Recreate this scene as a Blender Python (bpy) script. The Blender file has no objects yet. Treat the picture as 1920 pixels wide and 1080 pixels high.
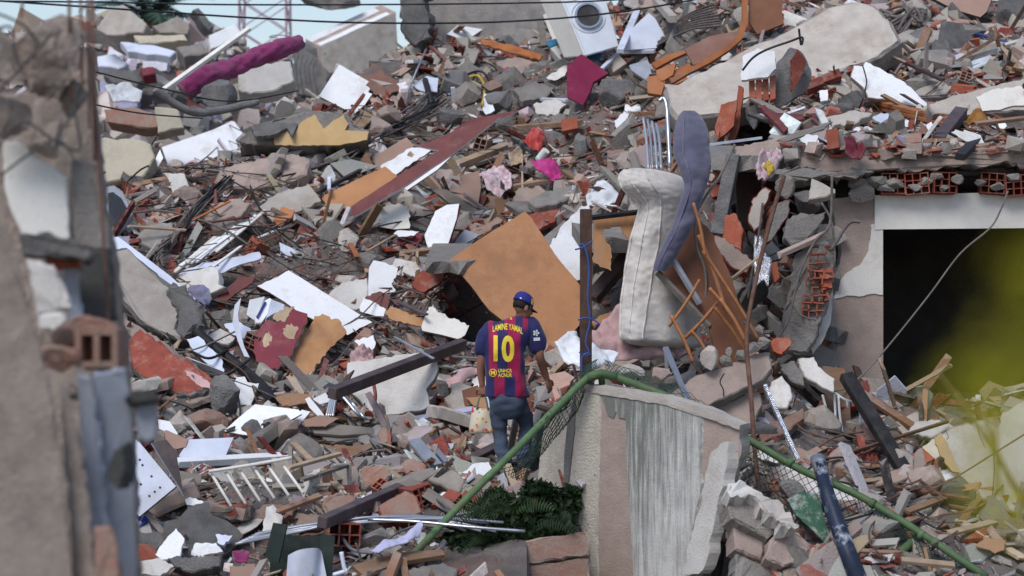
import bpy, bmesh, math, random
import numpy as np
from mathutils import Vector, Matrix
from mathutils.bvhtree import BVHTree

random.seed(7)
RNG = np.random.default_rng(11)
SC = bpy.context.scene
COL = SC.collection

# ------------------------------------------------------------------ camera
CAMY, CAMZ, K = -24.0,1.8,0.4375          # level tele camera; K = picture width per metre of distance
cam_d = bpy.data.cameras.new('camera')
cam = bpy.data.objects.new('camera', cam_d)
COL.objects.link(cam)
cam.location = (0, CAMY, CAMZ)
cam.rotation_euler = (math.radians(90),0,0)
cam_d.sensor_width = 36.0
cam_d.lens = 36.0 / K
cam_d.clip_start = 0.1
cam_d.clip_end = 5000
cam_d.dof.use_dof = True
cam_d.dof.focus_distance = 23.6
cam_d.dof.aperture_fstop = 2.5
SC.camera = cam

# ------------------------------------------------------------------ sky and sun (overcast evening)
world = bpy.data.worlds.new('World')
SC.world = world
world.use_nodes = True
wn = world.node_tree.nodes
bg = wn['Background']
sky = wn.new('ShaderNodeTexSky')
sky.sky_type = 'NISHITA'
sky.sun_disc = False
SUN_EL, SUN_AZ = math.radians(52), math.radians(208)   # azimuth clockwise from +Y: behind the camera, to its left
sky.sun_elevation = SUN_EL
sky.sun_rotation = SUN_AZ
sky.air_density = 1.3
sky.dust_density = 1.0
sky.ozone_density = 4.5
cloud = wn.new('ShaderNodeMix'); cloud.data_type = 'RGBA'; cloud.blend_type = 'MULTIPLY'; cloud.inputs[0].default_value = 1.0
cloud.inputs[7].default_value = (1.05,0.985,1.0,1)          # thin evening cloud takes the cyan out of the whole sky
world.node_tree.links.new(sky.outputs[0], cloud.inputs[6])
veil = wn.new('ShaderNodeHueSaturation'); veil.inputs['Saturation'].default_value = 0.88     # evening veil of cloud over all of the sky
world.node_tree.links.new(cloud.outputs[2], veil.inputs['Color'])
world.node_tree.links.new(veil.outputs[0], bg.inputs[0])
bg.inputs[1].default_value = 0.085
sun_d = bpy.data.lights.new('sun', 'SUN')
sun_d.energy = 1.35
sun_d.angle = math.radians(26)
sun_d.color = (1.0,0.97,0.94)
sun = bpy.data.objects.new('sun', sun_d)
COL.objects.link(sun)
_d = Vector((math.sin(SUN_AZ) * math.cos(SUN_EL), math.cos(SUN_AZ) * math.cos(SUN_EL), math.sin(SUN_EL)))
sun.rotation_euler = _d.to_track_quat('Z', 'Y').to_euler()
SC.view_settings.view_transform = 'Standard'
SC.view_settings.look = 'None'
SC.view_settings.gamma = 1.0
SC.view_settings.use_curve_mapping = False
SC.view_settings.exposure = 0.82

# ------------------------------------------------------------------ materials
MATS = {}

def M(name, c1, c2=None, scale=6.0, rough=0.85, bump=0.35, dirt=(0.27,0.235,0.20), amt=0.45, metal=0.0,
      stretch=None, fine=45.0, spec=0.25, vary=0.22, specks=0.0, dcov=0.5, sheen=0.0):
    """Two-tone noise colour + dirt patches + fine bump, all in object metres."""
    c2 = c2 or tuple(c * 0.72 for c in c1)
    m = bpy.data.materials.new(name)
    m.use_nodes = True
    nt = m.node_tree
    N, L = nt.nodes, nt.links
    b = N['Principled BSDF']
    tc = N.new('ShaderNodeTexCoord')
    oi = N.new('ShaderNodeObjectInfo')
    mp = N.new('ShaderNodeMapping')
    if stretch:
        mp.inputs['Scale'].default_value = stretch
    # shift the pattern from object to object
    vm = N.new('ShaderNodeVectorMath'); vm.operation = 'SCALE'
    cb = N.new('ShaderNodeCombineXYZ')
    for i in range(3):
        L.new(oi.outputs['Random'], cb.inputs[i])
    L.new(cb.outputs[0], vm.inputs[0]); vm.inputs['Scale'].default_value = 37.0
    va = N.new('ShaderNodeVectorMath'); va.operation = 'ADD'
    L.new(tc.outputs['Object'], va.inputs[0]); L.new(vm.outputs[0], va.inputs[1])
    L.new(va.outputs[0], mp.inputs['Vector'])

    def noise(sc, det=6.0, ro=0.6, vec=mp):
        n = N.new('ShaderNodeTexNoise')
        n.inputs['Scale'].default_value = sc
        n.inputs['Detail'].default_value = det
        n.inputs['Roughness'].default_value = ro
        L.new(vec.outputs[0], n.inputs['Vector'])
        return n

    def ramp(src, a, bb):
        r = N.new('ShaderNodeMapRange')
        r.inputs['From Min'].default_value = a
        r.inputs['From Max'].default_value = bb
        L.new(src, r.inputs['Value'])
        return r.outputs[0]

    def mix(f, a, bb, blend='MIX'):
        x = N.new('ShaderNodeMix'); x.data_type = 'RGBA'; x.blend_type = blend
        if isinstance(f, float): x.inputs[0].default_value = f
        else: L.new(f, x.inputs[0])
        for s, v in ((6, a),(7, bb)):
            if isinstance(v, tuple): x.inputs[s].default_value = (*v, 1)
            else: L.new(v, x.inputs[s])
        return x.outputs[2]
    n1 = noise(scale)
    col = mix(ramp(n1.outputs[0],0.35,0.65), tuple(c1), tuple(c2))
    nf = noise(fine, 5.0,0.7)
    if amt > 0:
        n2 = noise(scale * 0.45,9.0,0.72, va)
        f = ramp(n2.outputs[0], dcov, dcov + 0.11)
        mu = N.new('ShaderNodeMath'); mu.operation = 'MULTIPLY'; mu.inputs[1].default_value = amt
        L.new(f, mu.inputs[0])
        col = mix(mu.outputs[0], col, tuple(dirt))
    if specks > 0:
        n4 = noise(70.0,3.0,0.6, va)
        f = ramp(n4.outputs[0],0.62,0.68)
        mu = N.new('ShaderNodeMath'); mu.operation = 'MULTIPLY'; mu.inputs[1].default_value = specks
        L.new(f, mu.inputs[0])
        col = mix(mu.outputs[0], col, tuple(c * 0.3 for c in dirt))
    hv = N.new('ShaderNodeHueSaturation')
    mr = N.new('ShaderNodeMapRange')
    mr.inputs['To Min'].default_value = 1 - vary
    mr.inputs['To Max'].default_value = 1 + vary * 0.6
    L.new(oi.outputs['Random'], mr.inputs['Value'])
    L.new(mr.outputs[0], hv.inputs['Value'])
    L.new(col, hv.inputs['Color'])
    L.new(hv.outputs[0], b.inputs['Base Color'])
    b.inputs['Roughness'].default_value = rough
    b.inputs['Metallic'].default_value = metal
    b.inputs['Specular IOR Level'].default_value = spec
    if sheen: b.inputs['Sheen Weight'].default_value = sheen
    if bump > 0:
        bp = N.new('ShaderNodeBump')
        bp.inputs['Strength'].default_value = min(1.0, bump)
        bp.inputs['Distance'].default_value = 0.02 if bump < 0.6 else 0.04
        L.new(nf.outputs[0], bp.inputs['Height'])
        L.new(bp.outputs[0], b.inputs['Normal'])
    MATS[name] = m
    return m

M('concrete', (0.34,0.315,0.285),(0.23,0.215,0.20),5, bump=0.8, amt=0.5, dirt=(0.36,0.30,0.25), specks=0.5)
M('concrete_grey', (0.25,0.245,0.24),(0.16,0.155,0.15),5, bump=0.9, amt=0.35, specks=0.6)
M('concrete_pale', (0.46,0.42,0.37),(0.36,0.32,0.28),4, bump=0.5, amt=0.4, dirt=(0.26,0.20,0.15), specks=0.3)
M('concrete_pink', (0.42,0.33,0.28),(0.33,0.255,0.215),4, bump=0.55, amt=0.4, dirt=(0.25,0.20,0.17), specks=0.5)
M('brick', (0.27,0.070,0.045),(0.20,0.05,0.037),9, bump=0.5, amt=0.55, dirt=(0.34,0.24,0.19), vary=0.3)
M('brick_orange', (0.38,0.105,0.057),(0.30,0.08,0.048),9, bump=0.4, amt=0.4, dirt=(0.36,0.26,0.2), vary=0.25)
M('brick_dusty', (0.31,0.155,0.11),(0.30,0.21,0.17),7, bump=0.6, amt=0.55, dirt=(0.33,0.28,0.23), vary=0.25)
M('white', (0.78,0.79,0.80),(0.72,0.725,0.73),3, rough=0.6, bump=0.10, amt=0.5, dirt=(0.46,0.42,0.38), vary=0.12, specks=0.4, dcov=0.535)
M('white_warm', (0.74,0.72,0.66),(0.66,0.63,0.57),3, rough=0.8, bump=0.2, amt=0.35, dirt=(0.40,0.33,0.26), vary=0.10, specks=0.4, dcov=0.54)
M('white_blue', (0.62,0.66,0.76),(0.54,0.58,0.68),3, rough=0.5, bump=0.05, amt=0.25, vary=0.1)
M('lavender', (0.42,0.42,0.58),(0.34,0.34,0.48),4, rough=0.7, bump=0.15, amt=0.3)
M('plaster', (0.62,0.60,0.56),(0.53,0.50,0.46),4, bump=0.4, amt=0.45, dirt=(0.36,0.29,0.235), specks=0.5)
M('cream', (0.62,0.56,0.43),(0.54,0.48,0.37),4, bump=0.25, amt=0.3)
M('yellow_paint', (0.56,0.39,0.19),(0.50,0.33,0.15),4, bump=0.2, amt=0.35, dirt=(0.36,0.31,0.26))
M('chipboard', (0.35,0.20,0.11),(0.28,0.155,0.085),30, bump=0.35, amt=0.3)
M('brown_board', (0.42,0.20,0.088),(0.35,0.16,0.068),2.2, rough=0.6, bump=0.12, amt=0.4, dirt=(0.17,0.085,0.04), vary=0.08, specks=0.5)
M('maroon', (0.15,0.042,0.038),(0.11,0.03,0.03),5, rough=0.5, bump=0.12, amt=0.25, dirt=(0.30,0.22,0.18), dcov=0.54)
M('maroon_bright', (0.20,0.03,0.045),(0.16,0.022,0.035),5, rough=0.6, bump=0.12, amt=0.22, dcov=0.55)
M('brown_panel', (0.23,0.115,0.085),(0.18,0.09,0.065),4, rough=0.65, bump=0.1, amt=0.3)
M('tan_panel', (0.35,0.225,0.17),(0.30,0.19,0.145),3, rough=0.7, bump=0.15, amt=0.3)
M('plywood', (0.48,0.26,0.125),(0.36,0.18,0.08),5, bump=0.4, amt=0.25, stretch=(1,1,0.18))
M('orange_wood', (0.42,0.155,0.05),(0.30,0.095,0.032),5, rough=0.55, bump=0.2, amt=0.22, stretch=(1,1,0.3))
M('wood', (0.30,0.185,0.115),(0.20,0.115,0.07),6, bump=0.45, amt=0.35, stretch=(0.25,1,1))
M('wood_pale', (0.45,0.34,0.23),(0.34,0.24,0.155),6, bump=0.4, amt=0.3, stretch=(1,1,0.25))
M('wood_grey', (0.24,0.21,0.18),(0.16,0.14,0.12),6, bump=0.45, amt=0.3, stretch=(0.25,1,1))
M('wood_dark', (0.085,0.05,0.042),(0.05,0.03,0.027),6, rough=0.6, bump=0.3, amt=0.25, dirt=(0.19,0.14,0.11))
M('black_wood', (0.022,0.021,0.022),(0.012,0.012,0.013),6, rough=0.65, bump=0.3, amt=0.2, dirt=(0.12,0.10,0.09))
M('steel_brown', (0.095,0.072,0.075),(0.065,0.05,0.055),5, rough=0.6, bump=0.15, amt=0.3, dirt=(0.22,0.17,0.145))
M('steel_grey', (0.40,0.42,0.46),(0.30,0.32,0.36),5, rough=0.42, bump=0.08, amt=0.25, metal=0.55)
M('chrome', (0.55,0.56,0.58),(0.45,0.46,0.48),4, rough=0.28, bump=0.03, amt=0.12, metal=0.85)
M('rust', (0.17,0.085,0.055),(0.095,0.05,0.04),14, rough=0.9, bump=0.4, amt=0.2)
M('rebar_grey', (0.17,0.145,0.13),(0.10,0.085,0.08),14, rough=0.8, bump=0.4, amt=0.2)
M('black_rubber', (0.018,0.018,0.02),(0.012,0.012,0.014),6, rough=0.6, bump=0.1, amt=0.22, dirt=(0.13,0.115,0.10))
M('black_plastic', (0.02,0.022,0.026), None, 6, rough=0.4, bump=0.05, amt=0.12)
M('green_metal', (0.10,0.17,0.075),(0.07,0.125,0.055),12, rough=0.55, bump=0.3, amt=0.6, dirt=(0.16,0.12,0.07), dcov=0.54, specks=0.4)
M('green_dark', (0.022,0.034,0.028),(0.016,0.026,0.022),5, rough=0.6, bump=0.1, amt=0.1)
M('green_paint', (0.04,0.12,0.07),(0.03,0.09,0.055),14, rough=0.7, bump=0.3, amt=0.7, dirt=(0.42,0.42,0.39), dcov=0.50)
M('net_green', (0.035,0.075,0.055), None, 6, rough=0.7, bump=0, amt=0)
M('teal_plastic', (0.36,0.60,0.48),(0.30,0.53,0.42),4, rough=0.45, bump=0.05, amt=0.2)
M('magenta_cloth', (0.31,0.04,0.155),(0.23,0.026,0.115),7, rough=0.95, bump=0.5, amt=0.35, dcov=0.53, sheen=0.2)
M('hot_pink', (0.48,0.045,0.22),(0.36,0.03,0.16),9, rough=0.9, bump=0.4, amt=0.3)
M('crimson_cloth', (0.20,0.012,0.055),(0.16,0.01,0.042),5, rough=0.85, bump=0.15, amt=0.12, sheen=0.2)
M('pink_cloth', (0.50,0.33,0.32),(0.42,0.27,0.27),6, rough=0.9, bump=0.2, amt=0.25)
M('red_plastic', (0.44,0.045,0.04),(0.34,0.035,0.03),8, rough=0.4, bump=0.25, amt=0.2)
M('white_cloth', (0.66,0.68,0.70),(0.55,0.57,0.60),5, rough=0.9, bump=0.25, amt=0.25)
M('white_pink_cloth', (0.62,0.56,0.57),(0.40,0.22,0.26),14, rough=0.9, bump=0.25, amt=0.25)
M('blue_cloth', (0.03,0.04,0.24),(0.02,0.03,0.18),6, rough=0.8, bump=0.2, amt=0.15)
M('blue_grey_cloth', (0.20,0.20,0.30),(0.14,0.14,0.22),10, rough=0.9, bump=0.3, amt=0.3)
M('teal_cloth', (0.04,0.20,0.33),(0.03,0.15,0.26),6, rough=0.8, bump=0.2, amt=0.15)
M('cushion_lilac', (0.105,0.103,0.155),(0.08,0.078,0.12),4, rough=0.95, bump=0.25, amt=0.2, dirt=(0.22,0.20,0.22), sheen=0.3)
M('mattress', (0.76,0.71,0.65),(0.68,0.63,0.58),7, rough=0.85, bump=0.25, amt=0.4, dirt=(0.38,0.33,0.29), fine=20, sheen=0.15)
M('foam_orange', (0.42,0.21,0.06),(0.30,0.13,0.035),12, rough=0.95, bump=0.8, amt=0.2)
M('foil', (0.75,0.76,0.78),(0.60,0.61,0.64),12, rough=0.22, bump=0.8, amt=0.05, metal=0.9, fine=25)
M('enamel', (0.66,0.70,0.75),(0.60,0.64,0.69),3, rough=0.32, bump=0.03, amt=0.18, dirt=(0.36,0.34,0.33), vary=0.05)
M('dark_glass', (0.085,0.078,0.072),(0.055,0.05,0.047),4, rough=0.15, bump=0.0, amt=0.15)
M('dark_mesh', (0.022,0.028,0.038), None, 60, rough=0.5, bump=0.4, amt=0.05)
M('yellow_plastic', (0.6,0.42,0.05), None, 6, rough=0.5, bump=0.1, amt=0.1)
M('blue_plastic', (0.03,0.06,0.22), None, 6, rough=0.4, bump=0.05, amt=0.1)
M('blue_wire', (0.04,0.09,0.32), None, 6, rough=0.5, bump=0.0, amt=0)
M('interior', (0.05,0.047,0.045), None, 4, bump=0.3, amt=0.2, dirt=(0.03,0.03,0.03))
M('bamboo', (0.40,0.17,0.065),(0.30,0.115,0.045),10, rough=0.55, bump=0.25, amt=0.2)
M('leather_brown', (0.19,0.078,0.038),(0.14,0.055,0.028),4, rough=0.6, bump=0.15, amt=0.25, dirt=(0.12,0.06,0.035))
M('pink_plaster', (0.40,0.315,0.265),(0.335,0.26,0.22),6, bump=0.5, amt=0.45, dirt=(0.29,0.235,0.20), specks=0.35, vary=0.05)
M('wall_cream', (0.60,0.55,0.46),(0.53,0.48,0.40),9, bump=0.7, amt=0.35, dirt=(0.36,0.31,0.26), specks=0.5, vary=0.05)
M('near_plaster', (0.66,0.54,0.45),(0.50,0.41,0.345),13, bump=1.0, amt=0.45, dirt=(0.30,0.25,0.215), vary=0.15, fine=60)
M('near_grey', (0.33,0.35,0.39),(0.26,0.28,0.32),5, rough=0.6, bump=0.15, amt=0.25, vary=0.06)
M('near_dark', (0.075,0.075,0.07),(0.05,0.05,0.05),7, bump=0.4, amt=0.3, dirt=(0.14,0.13,0.12))
M('skin', (0.30,0.145,0.095),(0.26,0.12,0.08),9, rough=0.6, bump=0.05, amt=0, vary=0)
M('hair', (0.016,0.013,0.012), None, 20, rough=0.7, bump=0.4, amt=0, vary=0)
M('cap_blue', (0.03,0.035,0.21),(0.025,0.03,0.175),8, rough=0.85, bump=0.15, amt=0, vary=0)
M('cap_dark', (0.016,0.017,0.04), None, 8, rough=0.85, bump=0.1, amt=0, vary=0)
M('print_yellow', (0.78,0.60,0.05),(0.74,0.55,0.04),8, rough=0.6, bump=0, amt=0, vary=0)
M('print_white', (0.72,0.74,0.78), None, 8, rough=0.6, bump=0, amt=0, vary=0)
M('shoe', (0.09,0.085,0.08), None, 8, rough=0.7, bump=0.1, amt=0.3)
M('leaf_green', (0.036,0.068,0.024),(0.018,0.038,0.013),4, rough=0.6, bump=0.0, amt=0, vary=0.2)
M('leaf_yellow', (0.66,0.58,0.02),(0.55,0.52,0.03),8, rough=0.6, bump=0.0, amt=0, vary=0.2)
def translucent(name, f=0.5):
    m = MATS[name]; N, L = m.node_tree.nodes, m.node_tree.links; b = N['Principled BSDF']; out = [n for n in N if n.type == 'OUTPUT_MATERIAL'][0]
    t = N.new('ShaderNodeBsdfTranslucent'); L.new(b.inputs['Base Color'].links[0].from_socket, t.inputs['Color'])
    x = N.new('ShaderNodeMixShader'); x.inputs[0].default_value = f; L.new(b.outputs[0], x.inputs[1]); L.new(t.outputs[0], x.inputs[2]); L.new(x.outputs[0], out.inputs['Surface'])
translucent('leaf_yellow', 0.5); translucent('leaf_green', 0.3)
M('twig', (0.20,0.14,0.055),(0.15,0.10,0.045),10, rough=0.8, bump=0.1, amt=0.1)
M('palm_green', (0.035,0.07,0.045),(0.03,0.06,0.04),2, rough=0.6, bump=0, amt=0, vary=0)
M('tower_red', (0.46,0.30,0.36), None, 2, rough=0.6, bump=0, amt=0, vary=0)
M('tower_white', (0.5,0.5,0.56), None, 2, rough=0.6, bump=0, amt=0, vary=0)
M('ground', (0.185,0.165,0.15),(0.105,0.093,0.086),3, bump=1.0, amt=0.5, dirt=(0.22,0.12,0.09), fine=26, specks=0.5)

def streaked(name):
    """Plaster with vertical grey-green rain streaks, heavier at the top of the wall."""
    m = M(name, (0.57,0.56,0.52),(0.48,0.47,0.45),5, bump=0.4, amt=0.25, vary=0.03)
    nt = m.node_tree; N, L = nt.nodes, nt.links
    b = N['Principled BSDF']
    src = b.inputs['Base Color'].links[0].from_socket
    tc = N.new('ShaderNodeTexCoord')
    mp = N.new('ShaderNodeMapping'); mp.inputs['Scale'].default_value = (16,16,0.9)
    n = N.new('ShaderNodeTexNoise'); n.inputs['Scale'].default_value = 1.7; n.inputs['Detail'].default_value = 8; n.inputs['Roughness'].default_value = 0.72
    L.new(tc.outputs['Object'], mp.inputs[0]); L.new(mp.outputs[0], n.inputs['Vector'])
    sep = N.new('ShaderNodeSeparateXYZ'); L.new(tc.outputs['Object'], sep.inputs[0])
    # stain threshold drops towards the top and towards one side of the wall
    a = N.new('ShaderNodeMath'); a.operation = 'MULTIPLY_ADD'; a.inputs[1].default_value = 0.11
    L.new(sep.outputs['Z'], a.inputs[0]); L.new(n.outputs[0], a.inputs[2])
    a2 = N.new('ShaderNodeMath'); a2.operation = 'MULTIPLY_ADD'; a2.inputs[1].default_value = -0.26
    L.new(sep.outputs['X'], a2.inputs[0]); L.new(a.outputs[0], a2.inputs[2])
    r = N.new('ShaderNodeMapRange'); r.inputs['From Min'].default_value = 0.40; r.inputs['From Max'].default_value = 0.66; r.inputs['To Max'].default_value = 0.9
    L.new(a2.outputs[0], r.inputs['Value'])
    x = N.new('ShaderNodeMix'); x.data_type = 'RGBA'
    L.new(r.outputs[0], x.inputs[0]); L.new(src, x.inputs[6]); x.inputs[7].default_value = (0.13,0.135,0.115,1)
    L.new(x.outputs[2], b.inputs['Base Color'])
streaked('streaked_plaster')

def colour_attr_mat(name, rough=0.9, bump=0.6):
    m = bpy.data.materials.new(name); m.use_nodes = True
    nt = m.node_tree; N, L = nt.nodes, nt.links
    b = N['Principled BSDF']
    at = N.new('ShaderNodeAttribute'); at.attribute_name = 'Col'
    tc = N.new('ShaderNodeTexCoord')
    n = N.new('ShaderNodeTexNoise'); n.inputs['Scale'].default_value = 14; n.inputs['Detail'].default_value = 8; n.inputs['Roughness'].default_value = 0.7
    L.new(tc.outputs['Object'], n.inputs['Vector'])
    r = N.new('ShaderNodeMapRange'); r.inputs['From Min'].default_value = 0.48; r.inputs['From Max'].default_value = 0.68; r.inputs['To Max'].default_value = 0.5
    L.new(n.outputs[0], r.inputs['Value'])
    x = N.new('ShaderNodeMix'); x.data_type = 'RGBA'
    L.new(r.outputs[0], x.inputs[0]); L.new(at.outputs['Color'], x.inputs[6]); x.inputs[7].default_value = (0.28,0.235,0.20,1)
    geo = N.new('ShaderNodeNewGeometry'); sp = N.new('ShaderNodeSeparateXYZ'); L.new(geo.outputs['Normal'], sp.inputs[0])
    up = N.new('ShaderNodeMapRange'); up.inputs['From Min'].default_value = 0.45; up.inputs['From Max'].default_value = 0.95; up.inputs['To Max'].default_value = 0.75
    L.new(sp.outputs['Z'], up.inputs['Value'])
    n3 = N.new('ShaderNodeTexNoise'); n3.inputs['Scale'].default_value = 2.3; n3.inputs['Detail'].default_value = 7; L.new(tc.outputs['Object'], n3.inputs['Vector'])
    r3 = N.new('ShaderNodeMapRange'); r3.inputs['From Min'].default_value = 0.42; r3.inputs['From Max'].default_value = 0.62; L.new(n3.outputs[0], r3.inputs['Value'])
    mu = N.new('ShaderNodeMath'); mu.operation = 'MULTIPLY'; L.new(up.outputs[0], mu.inputs[0]); L.new(r3.outputs[0], mu.inputs[1])
    x2 = N.new('ShaderNodeMix'); x2.data_type = 'RGBA'; L.new(mu.outputs[0], x2.inputs[0]); L.new(x.outputs[2], x2.inputs[6]); x2.inputs[7].default_value = (0.34,0.29,0.25,1)
    L.new(x2.outputs[2], b.inputs['Base Color'])
    b.inputs['Roughness'].default_value = rough
    b.inputs['Specular IOR Level'].default_value = 0.2
    n2 = N.new('ShaderNodeTexNoise'); n2.inputs['Scale'].default_value = 60; n2.inputs['Detail'].default_value = 4
    L.new(tc.outputs['Object'], n2.inputs['Vector'])
    bp = N.new('ShaderNodeBump'); bp.inputs['Strength'].default_value = bump; bp.inputs['Distance'].default_value = 0.02
    L.new(n2.outputs[0], bp.inputs['Height']); L.new(bp.outputs[0], b.inputs['Normal'])
    MATS[name] = m
    return m
colour_attr_mat('rubble_mix')

# ------------------------------------------------------------------ projection, terrain
def PXM(d): return 1920.0 / (K * d)                       # photo pixels per metre at distance d
def ray(u, v): return np.array([(u - 960) / 1920 * K, 1.0,(540 - v) / 1920 * K])
def P(u, v, d):
    r = ray(u, v)
    return np.array([r[0] * d, CAMY + d, CAMZ + r[2] * d])
def UV(p):
    d = p[1] - CAMY
    return 960 + p[0] / (K * d) * 1920,540 - (p[2] - CAMZ) / (K * d) * 1920, d

def _hash(ix, iy, s):
    h = (ix * 374761393 + iy * 668265263 + s * 144665) & 0x7fffffff
    h = ((h ^ (h >> 13)) * 1274126177) & 0x7fffffff
    return ((h ^ (h >> 16)) & 0xffff) / 65535.0
def vnoise(x, y, s=0):
    x = np.asarray(x, float); y = np.asarray(y, float)
    ix = np.floor(x).astype(np.int64); iy = np.floor(y).astype(np.int64)
    fx = x - ix; fy = y - iy
    fx = fx * fx * (3 - 2 * fx); fy = fy * fy * (3 - 2 * fy)
    a = _hash(ix, iy, s); b = _hash(ix + 1, iy, s); c = _hash(ix, iy + 1, s); d = _hash(ix + 1, iy + 1, s)
    return (a * (1 - fx) + b * fx) * (1 - fy) + (c * (1 - fx) + d * fx) * fy - 0.5
def fbm(x, y, s=0, o=4):
    t = 0; a = 1.0
    for i in range(o):
        t = t + a * vnoise(np.asarray(x) * 2 ** i, np.asarray(y) * 2 ** i, s + i); a *= 0.5
    return t

XL = [-16,-9,-6,-4.5,-3.2,-2,0,1.2,2.0,2.6,3.05,5,9,16]
YL = [-14,-6,-4,-2,0,2,4,6,8,10,12,14,18,24]
ZT = {
    -16: [-1.3,-1.1,-.8,-.4,0,.6,1.2,1.8,2.2,2.0,1.8,1.7,1.6,1.4],
    -9: [-1.2,-1,-.6,-.2,.2,.8,1.5,2.2,2.6,2.2,2,1.9,1.8,1.6],
    -6: [-1.2,-1,-.6,-.2,.25,.9,1.8,2.7,3.1,2.5,2.2,2,1.8,1.6],
    -4.5: [-1.2,-.95,-.55,-.1,.3,1.0,1.9,2.9,3.4,3.0,2.5,2.2,2,1.6],
    -3.2: [-1.2,-.95,-.5,-.05,.3,.8,1.6,2.7,3.6,4.2,4.3,4.0,2.5,1.6],
    -2: [-1.2,-.95,-.5,-.06,.28,.65,1.4,2.4,3.5,4.6,5.2,5.7,3,1.6],
    0: [-1.3,-1.0,-.6,-.08,.25,.6,1.4,2.4,3.5,4.55,5.5,6.2,4,1.6],
    1.2: [-1.3,-1.0,-.6,.5,.85,1.3,2.2,3.2,4.0,4.9,5.8,6.5,4.5,1.6],
    2.0: [-1.3,-1,-.6,.55,.95,1.6,2.9,3.8,4.5,5.2,6.1,6.4,5,2],
    2.6: [-1.3,-.95,-.5,.3,.8,2.6,3.9,4.4,5.0,5.7,6.5,6.8,6,2],
    3.05: [-1.3,-.95,-.5,.15,.55,.5,.5,4.6,5.3,6.0,6.6,6.9,6,2],
    5: [-1.3,-.95,-.5,.1,.55,.5,.5,4.6,5.3,6.0,6.6,6.9,6,2],
    9: [-1.3,-.95,-.5,.1,.55,.5,.5,4.6,5.3,6.0,6.6,6.9,6,2],
    16: [-1.3,-1.1,-.8,0,.3,.5,.5,3,3.6,4,4.5,4.8,4,2],
}
GX = np.arange(-16,16.01,0.125); GY = np.arange(-14,24.01,0.125)
_T = np.array([np.interp(GY, YL, ZT[x]) for x in XL])                 # (levels, y)
HG = np.array([np.interp(GX, XL, _T[:, j]) for j in range(len(GY))])  # (y, x)
for _ in range(3):                                                    # soften the creases of the table
    HG[1:-1,1:-1] = (HG[1:-1,1:-1] * 2 + HG[:-2,1:-1] + HG[2:, 1:-1] + HG[1:-1, :-2] + HG[1:-1,2:]) / 6
_mx, _my = np.meshgrid(GX, GY)
HG += 0.58 * fbm(_mx * 1.0, _my * 1.0,3,4) * np.clip((_my + 6) / 4,0.3,1)
def wall_y(x): return -2.95 - (x - 0.6) * 0.55                        # line of the garden wall
_front = (_mx > 0.2) & (_mx < 2.2) & (_my < wall_y(_mx) + 0.1)
HG[_front] = np.minimum(HG[_front],-1.15)
_inb = (_mx > 3.1) & (_my > -0.15) & (_my < 4.2)
HG[_inb] = 0.5
_foot = (_mx > -.75) & (_mx < .45) & (_my > -2.9) & (_my < -1.1)          # trodden spot where the man stands
HG[_foot] = np.minimum(HG[_foot], np.interp(_my[_foot],[-2.9,-2.1,-1.1],[-.42,-.10,.02]))
CAVES = [(.78,1.5,-.45,3.2,1.20),(-.80,-.10,2.6,5.4,1.12),(-3.5,-1.9,7.6,9.4,3.3),(2.15,2.75,.6,2.4,1.5)]   # x0, x1, y0, y1, floor of hollows in the heap
for _c in CAVES:
    _in = (_mx > _c[0]) & (_mx < _c[1]) & (_my > _c[2]) & (_my < _c[3])
    HG[_in] = np.minimum(HG[_in], _c[4] + .08 * vnoise(_mx[_in] * 3, _my[_in] * 3,5))
H2 = np.interp(GY, [0,2,4,6,8,10,12,14,18,24],[3.22,3.5,4.0,4.7,5.4,6.1,6.8,7.0,6,2])[:, None] + 0 * GX[None, :]
H2 = H2 + 0.34 * fbm(_mx * 0.9, _my * 0.9,17,4) * np.clip(_my / 1.5,0.05,1)

def bil(G, x, y):
    fx = np.clip((np.asarray(x) - GX[0]) / 0.125,0, len(GX) - 1.001); fy = np.clip((np.asarray(y) - GY[0]) / 0.125,0, len(GY) - 1.001)
    i = fx.astype(int); j = fy.astype(int); a = fx - i; b = fy - j
    return (G[j, i] * (1 - a) + G[j, i + 1] * a) * (1 - b) + (G[j + 1, i] * (1 - a) + G[j + 1, i + 1] * a) * b
def top_z(x, y):
    z = bil(HG, x, y)
    inb = (np.asarray(x) > 2.85) & (np.asarray(y) > 0.05)
    return np.where(inb, bil(H2, x, y), z)

# distance of the rubble surface along every 8th photo pixel
_us = np.arange(-40,1968,8.0); _vs = np.arange(-40,1128,8.0)
_U, _V = np.meshgrid(_us, _vs)
_rx = (_U - 960) / 1920 * K; _rz = (540 - _V) / 1920 * K
TD = np.full(_U.shape, 60.0); _done = np.zeros(_U.shape, bool)
for _dd in np.arange(15.0,47.5,0.07):
    x = _rx * _dd; y = CAMY + _dd; z = CAMZ + _rz * _dd
    hit = (~_done) & ((z < bil(HG, x, np.full_like(x, y))) | ((x > 2.9) & (y > 0.0) & (y < 18) & (z > 0.5) & (z < bil(H2, x, np.full_like(x, y)))))
    TD[hit] = _dd; _done |= hit
def T(u, v):
    fx = np.clip((np.asarray(u, float) - _us[0]) / 8,0, len(_us) - 1.001); fy = np.clip((np.asarray(v, float) - _vs[0]) / 8,0, len(_vs) - 1.001)
    i = fx.astype(int); j = fy.astype(int)
    return np.minimum(np.minimum(TD[j, i], TD[j, i + 1]), np.minimum(TD[j + 1, i], TD[j + 1, i + 1]))

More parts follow.
